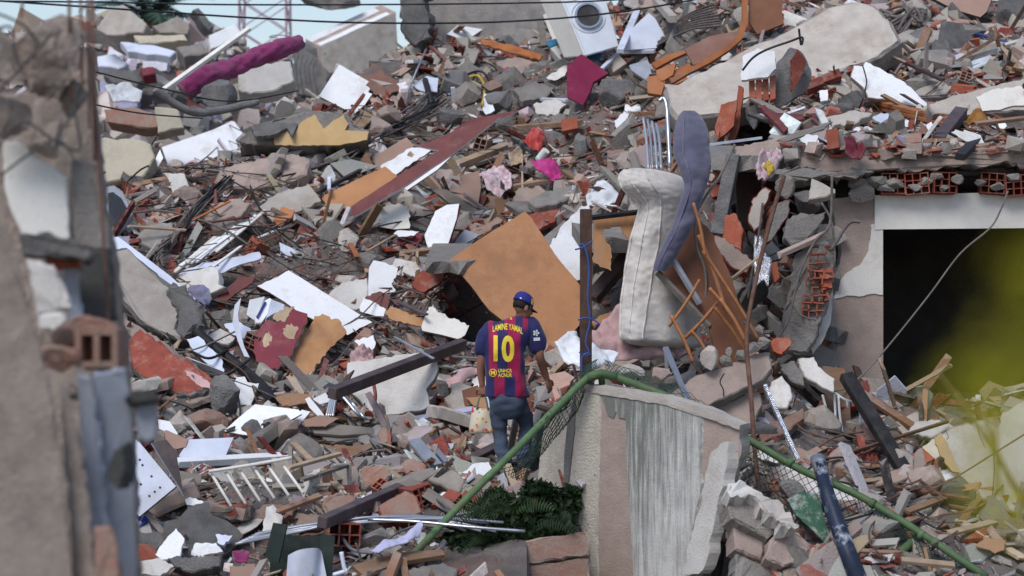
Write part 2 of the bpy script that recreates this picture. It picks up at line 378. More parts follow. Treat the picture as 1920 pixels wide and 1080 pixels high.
# ------------------------------------------------------------------ object helpers
def wl(o):
    p = Vector(o.location)
    while o.parent: o = o.parent; p = p + Vector(o.location)
    return p
def tag(o, label=None, cat=None, group=None, kind=None):
    if label: o['label'] = label
    if cat: o['category'] = cat; o['kind'] = 'thing'
    if group: o['group'] = group
    if kind: o['kind'] = kind
    return o
def mk(name, verts, faces, mats, fm=None, parent=None, smooth=False, origin=None):
    v = np.asarray(verts, float)
    if origin is None:
        lo = v.min(0); hi = v.max(0); origin = (lo + hi) / 2
    me = bpy.data.meshes.new(name)
    me.from_pydata((v - np.asarray(origin)).tolist(),[],[list(map(int, f)) for f in faces])
    for m in (mats if isinstance(mats, (list, tuple)) else [mats]): me.materials.append(MATS[m])
    if fm is not None: me.polygons.foreach_set('material_index', np.asarray(fm, dtype=np.int32))
    if smooth: me.polygons.foreach_set('use_smooth', np.ones(len(me.polygons), dtype=bool))
    me.validate(); me.update()
    o = bpy.data.objects.new(name, me); COL.objects.link(o)
    loc = Vector(origin)
    if parent: o.parent = parent; loc = loc - wl(parent)
    o.location = loc
    return o
def empty(name, loc, label=None, cat=None, group=None):
    o = bpy.data.objects.new(name, None); COL.objects.link(o); o.location = Vector(loc); o.empty_display_size = 0.1
    return tag(o, label, cat, group)

MASK = np.full((270,480),1e9)                                        # nearest hand-placed piece, quarter resolution
def mask_poly(pts, dep, plane=None):
    pts = np.asarray(pts, float) / 4.0
    u0, v0 = np.floor(pts.min(0)).astype(int); u1, v1 = np.ceil(pts.max(0)).astype(int)
    u0, v0 = max(u0,0), max(v0,0); u1, v1 = min(u1,479), min(v1,269)
    if u1 < u0 or v1 < v0: return
    uu, vv = np.meshgrid(np.arange(u0, u1 + 1), np.arange(v0, v1 + 1))
    ins = np.zeros(uu.shape, bool); n = len(pts); j = n - 1
    for i in range(n):
        a, b = pts[i], pts[j]
        c = ((a[1] > vv) != (b[1] > vv)) & (uu < (b[0] - a[0]) * (vv - a[1]) / (b[1] - a[1] + 1e-9) + a[0])
        ins ^= c; j = i
    sub = MASK[v0:v1 + 1, u0:u1 + 1]
    if plane is not None:
        m, s = plane
        dep = s / (m[0] * (uu * 4 - 960) / 1920 * K + m[1] + m[2] * (540 - vv * 4) / 1920 * K)
        dep = dep[ins]
    sub[ins] = np.minimum(sub[ins], dep)

def nrm(n):
    n = np.asarray(n, float); return n / np.linalg.norm(n)
def jagged(pts, amp, step, rnd, edges=None):
    out = []; n = len(pts)
    for i in range(n):
        a = np.array(pts[i], float); b = np.array(pts[(i + 1) % n], float)
        out.append(tuple(a))
        L = np.linalg.norm(b - a)
        if amp <= 0 or (edges is not None and i not in edges): continue
        k = int(L / step)
        if k < 1: continue
        t = (b - a) / L; nn = np.array([-t[1], t[0]])
        for q in range(1, k + 1):
            f = (q + rnd.uniform(-0.3,0.3)) / (k + 1)
            out.append(tuple(a + (b - a) * f + nn * rnd.uniform(-amp, amp)))
    return out

def plane_fit(pts, n, margin):
    """Distances of traced points on a plane of normal n that just clears the rubble surface."""
    m = -nrm(n)
    q = []
    for i in range(len(pts)):
        a = np.array(pts[i]); b = np.array(pts[(i + 1) % len(pts)])
        q += [a, (a + b) / 2]
    q = np.array(q)
    dots = np.array([m @ ray(*x) for x in q])
    return float(np.percentile((T(q[:, 0], q[:, 1]) - margin) * dots, 8)), m

PLANES = {}
def B(name, label, cat, mat, pts, n=(0,-.7,.7), th=0.02, side=None, jag=0.0, step=9, edges=None, d=None, margin=0.10, bev=0.0,
      parent=None, group=None, mask=True, back=None, relief=0.0, on=None, lift=0.006):
    """A piece with a traced outline: flat face on a plane of normal n (towards the viewer), real thickness th behind it."""
    rnd = random.Random(sum(map(ord, (label or name))) + int(pts[0][0]))
    n = nrm(n)
    if on is not None: n, s = PLANES[on.name]; m = -n; s = s - lift
    elif d is None: s, m = plane_fit(pts, n, margin)
    else:
        m = -n; c = np.mean(np.array(pts, float),0); s = d * (m @ ray(*c))
    pj = jagged(pts, jag, step, rnd, edges)
    area = sum(pj[i][0] * pj[(i + 1) % len(pj)][1] - pj[(i + 1) % len(pj)][0] * pj[i][1] for i in range(len(pj)))
    if area > 0: pj = pj[::-1]
    f = [P(u, v, s / (m @ ray(u, v))) for u, v in pj]
    f = np.array(f); k = len(f)
    ext = n * th if back is None else -np.asarray(back, float)
    bk = f - ext
    if bev > 0:
        c = f.mean(0)
        dirs = c - f; L = np.linalg.norm(dirs, axis=1, keepdims=True)
        inner = f + dirs / L * np.minimum(bev, L * 0.4)
        inner += n * np.array([[rnd.uniform(-relief, relief)] for _ in range(k)])
        mid = f - n * bev * 0.8
        bk = f - ext
        if relief: bk = bk + np.array([[rnd.uniform(-relief, relief) for _ in range(3)] for _ in range(k)]) * 1.5
        V = np.vstack([inner, mid, bk])
        F = [list(range(k)), list(range(3 * k - 1,2 * k - 1,-1))]
        fm = [0,1 if side else 0]
        for i in range(k):
            j = (i + 1) % k
            F.append([i, k + i, k + j, j]); fm.append(1 if side else 0)
            F.append([k + i, 2 * k + i, 2 * k + j, k + j]); fm.append(1 if side else 0)
    else:
        V = np.vstack([f, bk]); F = [list(range(k)), list(range(2 * k - 1, k - 1,-1))]; fm = [0,1 if side else 0]
        for i in range(k):
            j = (i + 1) % k
            F.append([i, k + i, k + j, j]); fm.append(1 if side else 0)
    # winding: outline runs so that the face looks towards the viewer
    nn = np.cross(V[1] - V[0], V[2] - V[0])
    mats = [mat, side] if side else [mat]
    o = mk(name, V, F, mats, fm, parent)
    bm = bmesh.new(); bm.from_mesh(o.data); bmesh.ops.recalc_face_normals(bm, faces=bm.faces); bm.to_mesh(o.data); bm.free()
    if mask: mask_poly(pj, 0,(m, s))
    if not parent: tag(o, label, cat, group)
    PLANES[o.name] = (n, s)
    return o

def solid(name, label, cat, mats, verts, faces, fm=None, parent=None, group=None, mask=True):
    """A block from (u, v, distance) corners."""
    V = [P(*q) for q in verts]
    o = mk(name, V, faces, mats, fm, parent)
    bm = bmesh.new(); bm.from_mesh(o.data); bmesh.ops.recalc_face_normals(bm, faces=bm.faces); bm.to_mesh(o.data); bm.free()
    if mask:
        for f in faces: mask_poly([verts[i][:2] for i in f], float(np.mean([verts[i][2] for i in f])))
    if not parent: tag(o, label, cat, group)
    return o

def smooth_path(p, sub=5):
    p = [np.asarray(x, float) for x in p]
    if len(p) < 3: return p
    out = []
    for i in range(len(p) - 1):
        p0 = p[max(i - 1,0)]; p1 = p[i]; p2 = p[i + 1]; p3 = p[min(i + 2, len(p) - 1)]
        for k in range(sub):
            t = k / sub
            out.append(0.5 * (2 * p1 + (p2 - p0) * t + (2 * p0 - 5 * p1 + 4 * p2 - p3) * t * t + (3 * p1 - p0 - 3 * p2 + p3) * t ** 3))
    out.append(p[-1]); return out
def tube_geo(path, r, sides=6, flat=1.0, caps=True):
    path = [np.asarray(p, float) for p in path]
    rs = r if isinstance(r, (list, tuple, np.ndarray)) else [r] * len(path)
    V = []; F = []
    up = np.array([0.13,0.21,0.97])
    for i, p in enumerate(path):
        t = path[min(i + 1, len(path) - 1)] - path[max(i - 1,0)]
        L = np.linalg.norm(t); t = t / L if L > 1e-9 else np.array([0,0,1.0])
        a = up - t * (up @ t)
        if np.linalg.norm(a) < 0.05: a = np.array([1.0,0,0]) - t * t[0]
        a = a / np.linalg.norm(a); b = np.cross(t, a); up = a
        for k in range(sides):
            an = 2 * math.pi * k / sides
            V.append(p + a * math.cos(an) * rs[i] * flat + b * math.sin(an) * rs[i])
    n = len(path)
    for i in range(n - 1):
        for k in range(sides):
            k2 = (k + 1) % sides
            F.append([i * sides + k, i * sides + k2,(i + 1) * sides + k2,(i + 1) * sides + k])
    if caps:
        F.append([k for k in range(sides)][::-1]); F.append([(n - 1) * sides + k for k in range(sides)])
    return V, F
def line3(pts, off=0.12, d=None, straight=False, over=False):
    """Traced points put on (or just above) the rubble, or at given distances."""
    if d is not None:
        ds = d if isinstance(d, (list, tuple)) else [d] * len(pts)
    elif straight:
        a, b = pts[0], pts[-1]; da = float(T(*a)) - off; db = float(T(*b)) - off
        sh = 0
        for t in np.linspace(0,1,9):
            q = P(*a, da) * (1 - t) + P(*b, db) * t; uu, vv, dd = UV(q)
            sh = max(sh, dd - (float(T(uu, vv)) - off * 0.6))
            if over: sh = max(sh, (dd - MASK[int(min(max(vv / 4,0),269)), int(min(max(uu / 4,0),479))] + .16) / .8)
        ds = [da - sh * 0.8, db - sh * 0.8]; pts = [a, b]
    else:
        ds = [float(T(*p)) - off for p in pts]
        ds = [min(ds[i],(ds[max(i - 1,0)] + ds[i] + ds[min(i + 1, len(ds) - 1)]) / 3 + 0.1) for i in range(len(ds))]
    return [P(p[0], p[1], q) for p, q in zip(pts, ds)]
def TU(name, label, cat, mat, pts, r=0.02, off=0.12, d=None, straight=False, sides=7, smooth=True, parent=None, group=None, sub=5, mask=False):
    p = line3(pts, off, d, straight)
    if not straight and smooth: p = smooth_path(p, sub)
    V, F = tube_geo(p, r, sides)
    o = mk(name, V, F, mat, parent=parent, smooth=True)
    o.data.polygons[-1].use_smooth = False; o.data.polygons[-2].use_smooth = False
    if not parent: tag(o, label, cat, group)
    if mask:
        for i in range(len(p) - 1):
            a = UV(p[i]); b = UV(p[i + 1]); w = (r if not isinstance(r, (list, tuple)) else r[0]) * PXM(a[2]) + 2
            t = np.array([b[0] - a[0], b[1] - a[1]]); t = t / (np.linalg.norm(t) + 1e-6); q = np.array([-t[1], t[0]]) * w
            mask_poly([(a[0] + q[0], a[1] + q[1]),(b[0] + q[0], b[1] + q[1]),(b[0] - q[0], b[1] - q[1]),(a[0] - q[0], a[1] - q[1])], a[2])
    return o
def BM(name, label, cat, mat, a, b, w, h, off=0.14, d=None, roll=0.0, parent=None, group=None, side=None, ends=0.0, mask=True, over=False):
    """A straight bar of w by h metres between two traced points."""
    p = line3([a, b], off, d, straight=(d is None), over=over)
    A, Bq = p[0], p[-1]
    t = nrm(Bq - A); up = np.array([0,-0.45,0.9])
    s = nrm(np.cross(t, up)); q = np.cross(s, t)
    s, q = s * math.cos(roll) + q * math.sin(roll), q * math.cos(roll) - s * math.sin(roll)
    V = []
    rnd = random.Random(int(a[0] * 7 + b[1]))
    for e, pt in enumerate((A, Bq)):
        for sx, sq in ((-1,-1),(1,-1),(1,1),(-1,1)):
            V.append(pt + s * sx * w / 2 + q * sq * h / 2 + t * rnd.uniform(-ends, ends))
    F = [[0,1,2,3][::-1],[4,5,6,7],[0,1,5,4],[1,2,6,5],[2,3,7,6],[3,0,4,7]]
    o = mk(name, V, F, [mat, side] if side else mat, [1,1,0,0,0,0] if side else None, parent)
    bm = bmesh.new(); bm.from_mesh(o.data); bmesh.ops.bevel(bm, geom=list(bm.edges), offset=min(w, h) * 0.06, segments=1, affect='EDGES')
    bmesh.ops.recalc_face_normals(bm, faces=bm.faces); bm.to_mesh(o.data); bm.free()
    if not parent: tag(o, label, cat, group)
    if mask:
        ua = UV(A); ub = UV(Bq); tt = np.array([ub[0] - ua[0], ub[1] - ua[1]]); tt = tt / (np.linalg.norm(tt) + 1e-6)
        z = np.array([-tt[1], tt[0]]) * max(w, h) * PXM(ua[2]) * 0.55
        mask_poly([(ua[0] + z[0], ua[1] + z[1]),(ub[0] + z[0], ub[1] + z[1]),(ub[0] - z[0], ub[1] - z[1]),(ua[0] - z[0], ua[1] - z[1])], min(ua[2], ub[2]))
    return o

def rock_mesh(seed, sub=3, cuts=9, rough=0.06):
    rnd = random.Random(seed)
    bm = bmesh.new(); bmesh.ops.create_icosphere(bm, subdivisions=sub, radius=1.0)
    planes = []
    for _ in range(cuts):
        v = Vector((rnd.gauss(0,1), rnd.gauss(0,1), rnd.gauss(0,1))).normalized(); planes.append((v, rnd.uniform(0.38,0.74)))
    for v in bm.verts:
        for n, dd in planes:
            k = v.co.dot(n) - dd
            if k > 0: v.co -= n * k
    from mathutils import noise as mn
    for v in bm.verts:
        c = v.co * 2.6 + Vector((seed, seed * .7,0))
        v.co *= 1 + rough * (mn.noise(c) + 0.6 * mn.noise(c * 2.7) + 0.5 * mn.noise(c * 6.1))
    V = np.array([v.co for v in bm.verts]); F = [[x.index for x in f.verts] for f in bm.faces]
    bm.free()
    V /= np.abs(V).max(0)
    return V, F
ROCKS = [rock_mesh(i * 3 + 1,4,11 + i % 6,0.05) for i in range(12)]
_rk = [0]
def RK(label, box, mat='concrete', name='concrete_chunk', cat='concrete chunk', deep=0.8, seed=None, rot=0.0, d=None, sink=0.25, group=None, parent=None, geo=None):
    """An angular lump that fills a traced box."""
    u0, v0, u1, v1 = box; uc, vc = (u0 + u1) / 2,(v0 + v1) / 2
    seed = seed if seed is not None else _rk[0]; _rk[0] += 1
    V, F = (geo or ROCKS)[seed % len(geo or ROCKS)]
    td = float(T(uc, vc + (v1 - v0) * 0.2)) if d is None else d
    a = (u1 - u0) / 2 / PXM(td); c = (v1 - v0) / 2 / PXM(td); b = (a + c) / 2 * deep
    td = td - b * (1 - sink) if d is None else d
    an = seed * 0.9
    R = np.array(Matrix.Rotation(an, 3, 'Y') @ Matrix.Rotation(seed * 1.7,3, 'Z'))
    W = V @ R.T; W = W / np.abs(W).max(0)
    if rot:
        R2 = np.array(Matrix.Rotation(rot, 3, 'Y')); W = (W * [a, b, c]) @ R2.T
    else: W = W * [a, b, c]
    ctr = P(uc, vc, td)
    o = mk(name, W + ctr, F, mat, origin=ctr, parent=parent)
    mask_poly([(uc + (u1 - u0) / 2 * math.cos(t), vc + (v1 - v0) / 2 * math.sin(t)) for t in np.linspace(0,6.28,12)[:-1]], td - b * 0.5)
    if not parent: tag(o, label, cat, group)
    return o

def cloth(name, label, cat, mat, pts, fold=0.05, n=(0,-.6,.7), d=None, margin=0.15, res=16, group=None, parent=None, thick=0.012, freq=3.0, seed=1):
    """A crumpled sheet: traced outline filled with a grid, pushed into folds, with thickness."""
    s, m = plane_fit(pts, n, margin)
    if d is not None:
        c = np.mean(np.array(pts, float),0); s = d * (m @ ray(*c))
    pts = np.array(pts, float)
    bm = bmesh.new()
    vs = [bm.verts.new(Vector((x, y, 0))) for x, y in pts]
    f = bm.faces.new(vs)
    bmesh.ops.triangulate(bm, faces=[f])
    L = max(np.ptp(pts[:, 0]), np.ptp(pts[:, 1])) / res
    for _ in range(6):
        e = [x for x in bm.edges if x.calc_length() > L]
        if not e: break
        bmesh.ops.subdivide_edges(bm, edges=e, cuts=1)
        bmesh.ops.triangulate(bm, faces=[q for q in bm.faces if len(q.verts) > 3])
    from mathutils import noise as mn
    nn = Vector(nrm(n))
    for v in bm.verts:
        u, w = v.co.x, v.co.y
        p = Vector(P(u, w, s / float(m @ ray(u, w))))
        q = p * freq + Vector((seed * 3.1,0, seed))
        h = abs(mn.noise(q)) * 1.4 + 0.5 * abs(mn.noise(q * 2.3)) + 0.25 * mn.noise(q * 5.1)
        v.co = p + nn * (h * fold * 2)
    V = np.array([v.co for v in bm.verts]); F = [[x.index for x in q.verts] for q in bm.faces]; bm.free()
    o = mk(name, V, F, mat, parent=parent, smooth=True)
    md = o.modifiers.new('thickness', 'SOLIDIFY'); md.thickness = thick; md.offset = 0
    mask_poly(pts, float(V[:, 1].mean() - CAMY) - fold)
    if not parent: tag(o, label, cat, group)
    return o

def hollow_brick_geo(L=0.30, W=0.20, Hh=0.20, nx=2, nz=3, t=0.012):
    """Terracotta block with open square cells running through its length (y)."""
    V = []; F = []
    def box(x0, x1, y0, y1, z0, z1):
        b = len(V)
        for z in (z0, z1):
            for x, y in ((x0, y0),(x1, y0),(x1, y1),(x0, y1)): V.append((x, y, z))
        F.extend([[b, b + 3, b + 2, b + 1],[b + 4, b + 5, b + 6, b + 7],[b, b + 1, b + 5, b + 4],[b + 1, b + 2, b + 6, b + 5],[b + 2, b + 3, b + 7, b + 6],[b + 3, b, b + 4, b + 7]])
    for i in range(nx + 1):
        x = -W / 2 + (W - t) * i / nx; box(x, x + t, -L / 2, L / 2,-Hh / 2, Hh / 2)
    for k in range(nz + 1):
        z = -Hh / 2 + (Hh - t) * k / nz
        for i in range(nx):
            xa = -W / 2 + (W - t) * i / nx + t; xb = -W / 2 + (W - t) * (i + 1) / nx
            box(xa, xb, -L / 2 + 0.002, L / 2 - 0.002, z + 0.001, z + t - 0.001)
    box(-W / 2 + t, W / 2 - t, 0.02,0.03,-Hh / 2 + t, Hh / 2 - t)     # mortar plug halfway
    return np.array(V), F

# ------------------------------------------------------------------ ground and the heaps
def sheet(name, G, xs, ys, sel, mat, kind, label=None):
    ii = [i for i, x in enumerate(GX) if xs[0] <= x <= xs[1]]; jj = [j for j, y in enumerate(GY) if ys[0] <= y <= ys[1]]
    V = [(GX[i], GY[j], G[j, i]) for j in jj for i in ii]; w = len(ii)
    F = [[r * w + c, r * w + c + 1,(r + 1) * w + c + 1,(r + 1) * w + c] for r in range(len(jj) - 1) for c in range(w - 1)]
    o = mk(name, V, F, mat, smooth=False, origin=(0,0,0)); tag(o, kind=kind, label=label)
    return o
_g = mk('ground', [(-900,-200,-1.9),(900,-200,-1.9),(900,1800,-1.9),(-900,1800,-1.9)],[[0,1,2,3]], 'ground', origin=(0,0,0))
tag(_g, kind='structure')
sheet('terrain', HG, (-16,16),(-14,24), None, 'ground', 'structure')
sheet('roof_terrain', H2,(2.9,16),(0.12,18), None, 'ground', 'structure')
# ------------------------------------------------------------------ far behind: mound, palm, mast
def far_mound():
    xs = np.arange(-26,8.1,0.5); ys = np.arange(26,48.1,0.5)
    X, Y = np.meshgrid(xs, ys)
    ridge = np.interp(X, [-26,-18,-14,-11.4,-9.9,-8.9,-8,-7.3,-6.5,-5.5,-4,-2,8],[6,7.5,8.6,9.0,8.6,8.9,8.9,8.2,7.9,7.2,6.0,4.0,2.5])
    prof = np.interp(Y, [26,29,33,37,41,48],[0.15,0.40,0.66,0.9,1.0,0.6])
    Z = 0.8 + (ridge - 0.8) * prof + 0.8 * fbm(X * 0.5, Y * 0.5,41,4)
    V = [(X[j, i], Y[j, i], Z[j, i]) for j in range(len(ys)) for i in range(len(xs))]; w = len(xs)
    F = [[r * w + c, r * w + c + 1,(r + 1) * w + c + 1,(r + 1) * w + c] for r in range(len(ys) - 1) for c in range(w - 1)]
    o = mk('far_terrain', V, F, 'ground', origin=(0,0,0)); tag(o, kind='structure')
    return xs, ys, Z
FX, FY, FZ = far_mound()

for _i, (lab, pts, mat, n, th) in enumerate([
    ('white slab fragment high on the distant heap', [(268,57),(312,60),(309,76),(270,71)], 'white', (0,-.9,.4),.3),
    ('tilted white box panel below the distant crest, beside the leaning pole', [(392,66),(442,42),(452,60),(430,80),(395,92)], 'white', (.2,-.9,.3),.3),
    ('long white strip on the distant heap above the lilac slab', [(268,140),(280,131),(328,155),(318,164)], 'white_warm', (0,-.8,.5),.25),
    ('flat lilac slab lying low on the distant heap', [(187,150),(235,160),(262,178),(258,198),(230,204),(188,170)], 'lavender', (0,-.6,.8),.3),
    ('pale blue sheet on the distant heap behind the pillar rebar', [(182,105),(215,100),(240,118),(222,128),(184,124)], 'white_blue', (0,-.7,.7),.2),
    ('dark hollow block wall lying in the distant heap', [(193,142),(205,130),(262,133),(268,150),(255,164),(212,156)], 'concrete_grey', (0,-.9,.3),.4),
    ('pyramid of pale concrete at the distant skyline, left of the palm', [(180,55),(205,18),(230,8),(275,45),(268,62),(200,66)], 'concrete_pale', (-.2,-.9,.3),1.2),
    ('broken roof corner on the distant skyline, right of the palm', [(285,48),(332,30),(356,46),(352,64),(300,62)], 'concrete_pale', (.1,-.9,.3),1.0),
    ('grey beam leaning on the distant skyline beside the mast', [(362,18),(372,14),(402,50),(392,58)], 'concrete_grey', (.3,-.9,.2),.5),
    ('cream slab edge across the distant heap below the palm', [(250,66),(345,64),(352,76),(262,82)], 'cream', (0,-.8,.5),.4),
    ('bluish broken sheet in the middle of the distant heap', [(225,78),(290,84),(330,96),(318,106),(240,96)], 'white_blue', (0,-.6,.8),.2),
    ('grey slab resting on the distant heap under the white box panel', [(330,88),(378,80),(392,98),(345,106)], 'concrete', (0,-.7,.7),.4),
    ('dark red rug heap on the distant mound', [(262,128),(288,124),(292,138),(268,142)], 'maroon_bright', (0,-.7,.6),.3),
    ('orange tiled wall fragment low in the distant heap', [(195,205),(250,200),(300,215),(330,236),(260,240),(200,228)], 'brick_dusty', (0,-.95,.2),.6),
    ('cream wall remnant low in the distant heap near the grey pipe', [(290,200),(335,205),(345,240),(296,250)], 'cream', (.1,-.95,.2),.5),
]):
    B('rubble_slab', lab, 'slab', mat, pts, n, th, d=57 - _i * 0.25 - (9 if pts[0][1] > 190 else 0), jag=2.0, step=16, mask=False, bev=0.03)

def palm():
    d = 82.0; base = P(282,120, d); top = P(282,34, d)
    e = empty('palm_tree', (base[0], base[1],-1.5), 'dark green palm tree on the skyline behind the distant heap', 'palm tree')
    V, F = tube_geo([np.array([base[0], base[1],-1.5]), base, top],[0.32,0.26,0.22],8); mk('trunk', V, F, 'twig', parent=e, smooth=True)
    rnd = random.Random(4); V = []; F = []
    for k in range(26):
        an = rnd.uniform(0,6.28); el = rnd.uniform(0.1,1.35); L = rnd.uniform(2.2,3.2)
        prev = np.array(top); dirv = np.array([math.cos(an) * math.cos(el), math.sin(an) * math.cos(el), math.sin(el)])
        for s in range(8):
            nxt = prev + dirv * L / 8; dirv = nrm(dirv + np.array([0,0,-0.16]))
            sd = nrm(np.cross(dirv, [0,0,1.0]))
            for sg in (-1,1):
                for q in range(3):
                    a = prev + (nxt - prev) * q / 3; tip = a + sd * sg * 0.55 * math.sin((s + 1.3) / 9.5 * 3.14) + np.array([0,0,-0.2]) + dirv * 0.25
                    b = len(V); V += [a, a + dirv * 0.10, tip]; F.append([b, b + 1, b + 2])
            prev = nxt
    mk('crown', V, F, 'palm_green', parent=e)
palm()

def mast():
    d = 150.0; c = P(497,60, d); h = 48.0; z0 = -1.8
    e = empty('lattice_mast', (c[0], c[1], z0), 'red and white lattice mast on the skyline, left of the big fallen slab', 'mast')
    def wid(z): return 1.75 - 0.6 * (z - z0) / h
    for sx in (-1,1):
        for sy in (-1,1):
            p = [np.array([c[0] + sx * wid(z), c[1] + sy * wid(z), z]) for z in (z0, z0 + h)]
            V, F = tube_geo(p, 0.075,6); mk('leg', V, F, 'tower_red', parent=e)
    k = 0; z = z0
    while z < z0 + h - 2:
        z2 = z + 2.0; V = []; F = []
        for a, b in (((-1,-1),(1,-1)),((1,-1),(1,1)),((1,1),(-1,1)),((-1,1),(-1,-1))):
            for za, zb in ((z, z2),(z2, z)):
                v, f = tube_geo([np.array([c[0] + a[0] * wid(za), c[1] + a[1] * wid(za), za]), np.array([c[0] + b[0] * wid(zb), c[1] + b[1] * wid(zb), zb])],0.04,4)
                F += [[q + len(V) for q in x] for x in f]; V += v
        mk('bracing', V, F, 'tower_red' if (k // 3) % 2 else 'tower_white', parent=e)
        z = z2; k += 1
mast()

# ------------------------------------------------------------------ ruined building with the dark doorway
BY = 0.0                                                     # its front
def bxv(x0, x1, y0, y1, z0, z1):
    return [(x0, y0, z0),(x1, y0, z0),(x1, y1, z0),(x0, y1, z0),(x0, y0, z1),(x1, y0, z1),(x1, y1, z1),(x0, y1, z1)]
BXF = [[0,3,2,1],[4,5,6,7],[0,1,5,4],[1,2,6,5],[2,3,7,6],[3,0,4,7]]
bld = empty('ruined_building', (4.6,2,0.5), 'ruined ground storey with a black open doorway, white lintel and rubble on its roof', 'building')
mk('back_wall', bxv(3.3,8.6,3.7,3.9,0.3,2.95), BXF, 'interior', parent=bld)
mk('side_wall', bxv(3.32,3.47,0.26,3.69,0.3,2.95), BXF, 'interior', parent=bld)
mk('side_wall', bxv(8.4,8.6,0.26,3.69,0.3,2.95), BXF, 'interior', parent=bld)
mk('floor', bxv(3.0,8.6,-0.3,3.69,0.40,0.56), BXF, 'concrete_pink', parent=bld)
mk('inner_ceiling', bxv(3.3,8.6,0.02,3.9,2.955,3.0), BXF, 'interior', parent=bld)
# lintel with its plaster
B('lintel', None, None, 'white_warm', [(1640,366),(1905,360),(2300,352),(2300,424),(1655,430),(1640,431)],(0,-1,0),.22, d=24.0, parent=bld, side='concrete_pink')
# pilaster: bare render, with plaster flaked off above
pil = B('pilaster', None, None, 'pink_plaster', [(1558,372),(1642,364),(1640,430),(1656,430),(1656,800),(1556,800),(1548,680),(1560,560),(1578,470)],(0,-1,0),.24, d=24.02, parent=bld, side='concrete', jag=2.5, step=14, edges=[0,5,6,7,8])
B('plaster_patch', None, None, 'white_warm', [(1634,428),(1655.5,431),(1655.5,553),(1632,551),(1610,556),(1588,554),(1564,560),(1572,530),(1590,510),(1612,498),(1626,475),(1632,450)],(0,-1,0),.012, on=pil, lift=0.012, parent=pil, jag=1.5, step=8, edges=[2,3,4,5,6,7,8,9,10])
B('plaster_patch', None, None, 'white_warm', [(1640.5,366),(1645,380),(1657,402),(1643,418),(1632,422),(1634,428),(1656,429),(1660,366)],(0,-1,0),.008, on=pil, lift=0.010, parent=pil)
B('grey_pipe', None, None, 'steel_grey', [(1552,560),(1562,556),(1560,680),(1553,690),(1543,690)],(-.3,-1,0),.05, d=23.95, parent=bld)
# course of broken hollow bricks over the lintel, each a piece
_hv, _hf = hollow_brick_geo(0.22,0.245,0.215,3,3,0.011)
_hm = None
for i in range(16):
    if i in (0,1,5,12): continue
    x = 3.40 + i * 0.252 + random.uniform(-.02,.02)
    zc = 2.862 + random.uniform(-.008,.008)
    pos = np.array([x, -0.03 + random.uniform(-.02,.03), zc])
    if _hm is None:
        o = mk('brick', _hv + pos, _hf, 'brick', parent=bld, origin=pos); _hm = o.data
    else:
        o = bpy.data.objects.new('brick', _hm); COL.objects.link(o); o.parent = bld; o.location = Vector(pos) - wl(bld)
    o.rotation_euler = (random.uniform(-.12,.12), random.uniform(-.10,.10), random.uniform(-.14,.14))
for i, (u, v, a) in enumerate([(1612,345,14),(1660,352,12),(1735,340,9),(1792,336,10),(1838,342,8),(1640,340,15),(1676,346,13),(1716,350,9),(1770,352,8),(1870,348,9),(1756,330,9),(1900,334,9)]):
    RK(None, (u - a * 1.6, v - a, u + a * 1.6, v + a), 'concrete', name='mortar_lump', d=23.86, parent=bld, seed=i)
# roof slab: layered, crumbling edge
B('roof_slab', None, None, 'concrete_pink', [(1478,292),(1530,283),(1640,287),(1760,290),(1860,278),(1990,276),(2300,270),(2300,312),(1925,316),(1890,305),(1850,312),(1780,313),(1720,322),(1660,318),(1625,322),(1560,326),(1500,324)],(0,-1,.12),.30, d=23.84, parent=bld, side='concrete', jag=4, step=11, bev=0.03, relief=0.015)
B('roof_screed', None, None, 'concrete', [(1452,318),(1500,312),(1560,322),(1610,316),(1640,322),(1600,334),(1550,330),(1500,338),(1462,336)],(0,-1,.2),.2, d=23.66, parent=bld, jag=4, step=8, bev=0.02, relief=0.02)
B('roof_slab', None, None, 'brick_dusty', [(1490,286),(1620,279),(1750,282),(1860,270),(2000,266),(2000,277),(1862,281),(1760,292),(1640,290),(1530,287)],(0,-1,.3),.5, d=23.88, parent=bld, side='concrete', jag=3, step=13, bev=0.02, relief=0.015)
mk('roof_deck', bxv(2.95,8.6,0.13,5.0,3.005,3.16), BXF, 'concrete', parent=bld)

# plastered wall fallen out of the doorway, lower right
wl_n = (-.12,-.96,.25)
fw = B('broken_wall', 'white plastered wall fragment with torn edge, below the doorway at the right border', 'wall', 'plaster',
       [(1722,905),(1748,890),(1790,872),(1778,850),(1760,815),(1785,800),(1850,785),(1872,800),(1880,772),(1925,745),(2060,740),(2060,1010),(1925,992),(1860,985),(1800,972),(1740,962),(1728,935)],
       wl_n, .16, side='concrete_pink', d=20.9, jag=3, step=10, edges=[0,1,2,3,4,5,6,7,8,11,12,13,14,15,16], bev=0.015)
B('plaster_layer', None, None, 'yellow_paint', [(1752,818),(1765,812),(1786,855),(1800,886),(1782,880),(1762,850)], wl_n, .05, d=20.88, parent=fw, jag=3, step=7)
B('plaster_layer', None, None, 'white', [(1724,905),(1790,884),(1802,920),(1800,960),(1742,958)], wl_n, .01, on=fw, lift=.012, parent=fw, jag=2, step=9)
TU('crack', None, None, 'black_rubber', [(1862,830),(1864,880),(1861,930),(1863,958)],.004, d=20.8, parent=fw)
TU('crack', None, None, 'black_rubber', [(1772,806),(1778,818),(1776,824)],.003, d=20.8, parent=fw)
TU('crack', None, None, 'black_rubber', [(1832,800),(1838,820),(1846,838)],.003, d=20.8, parent=fw)

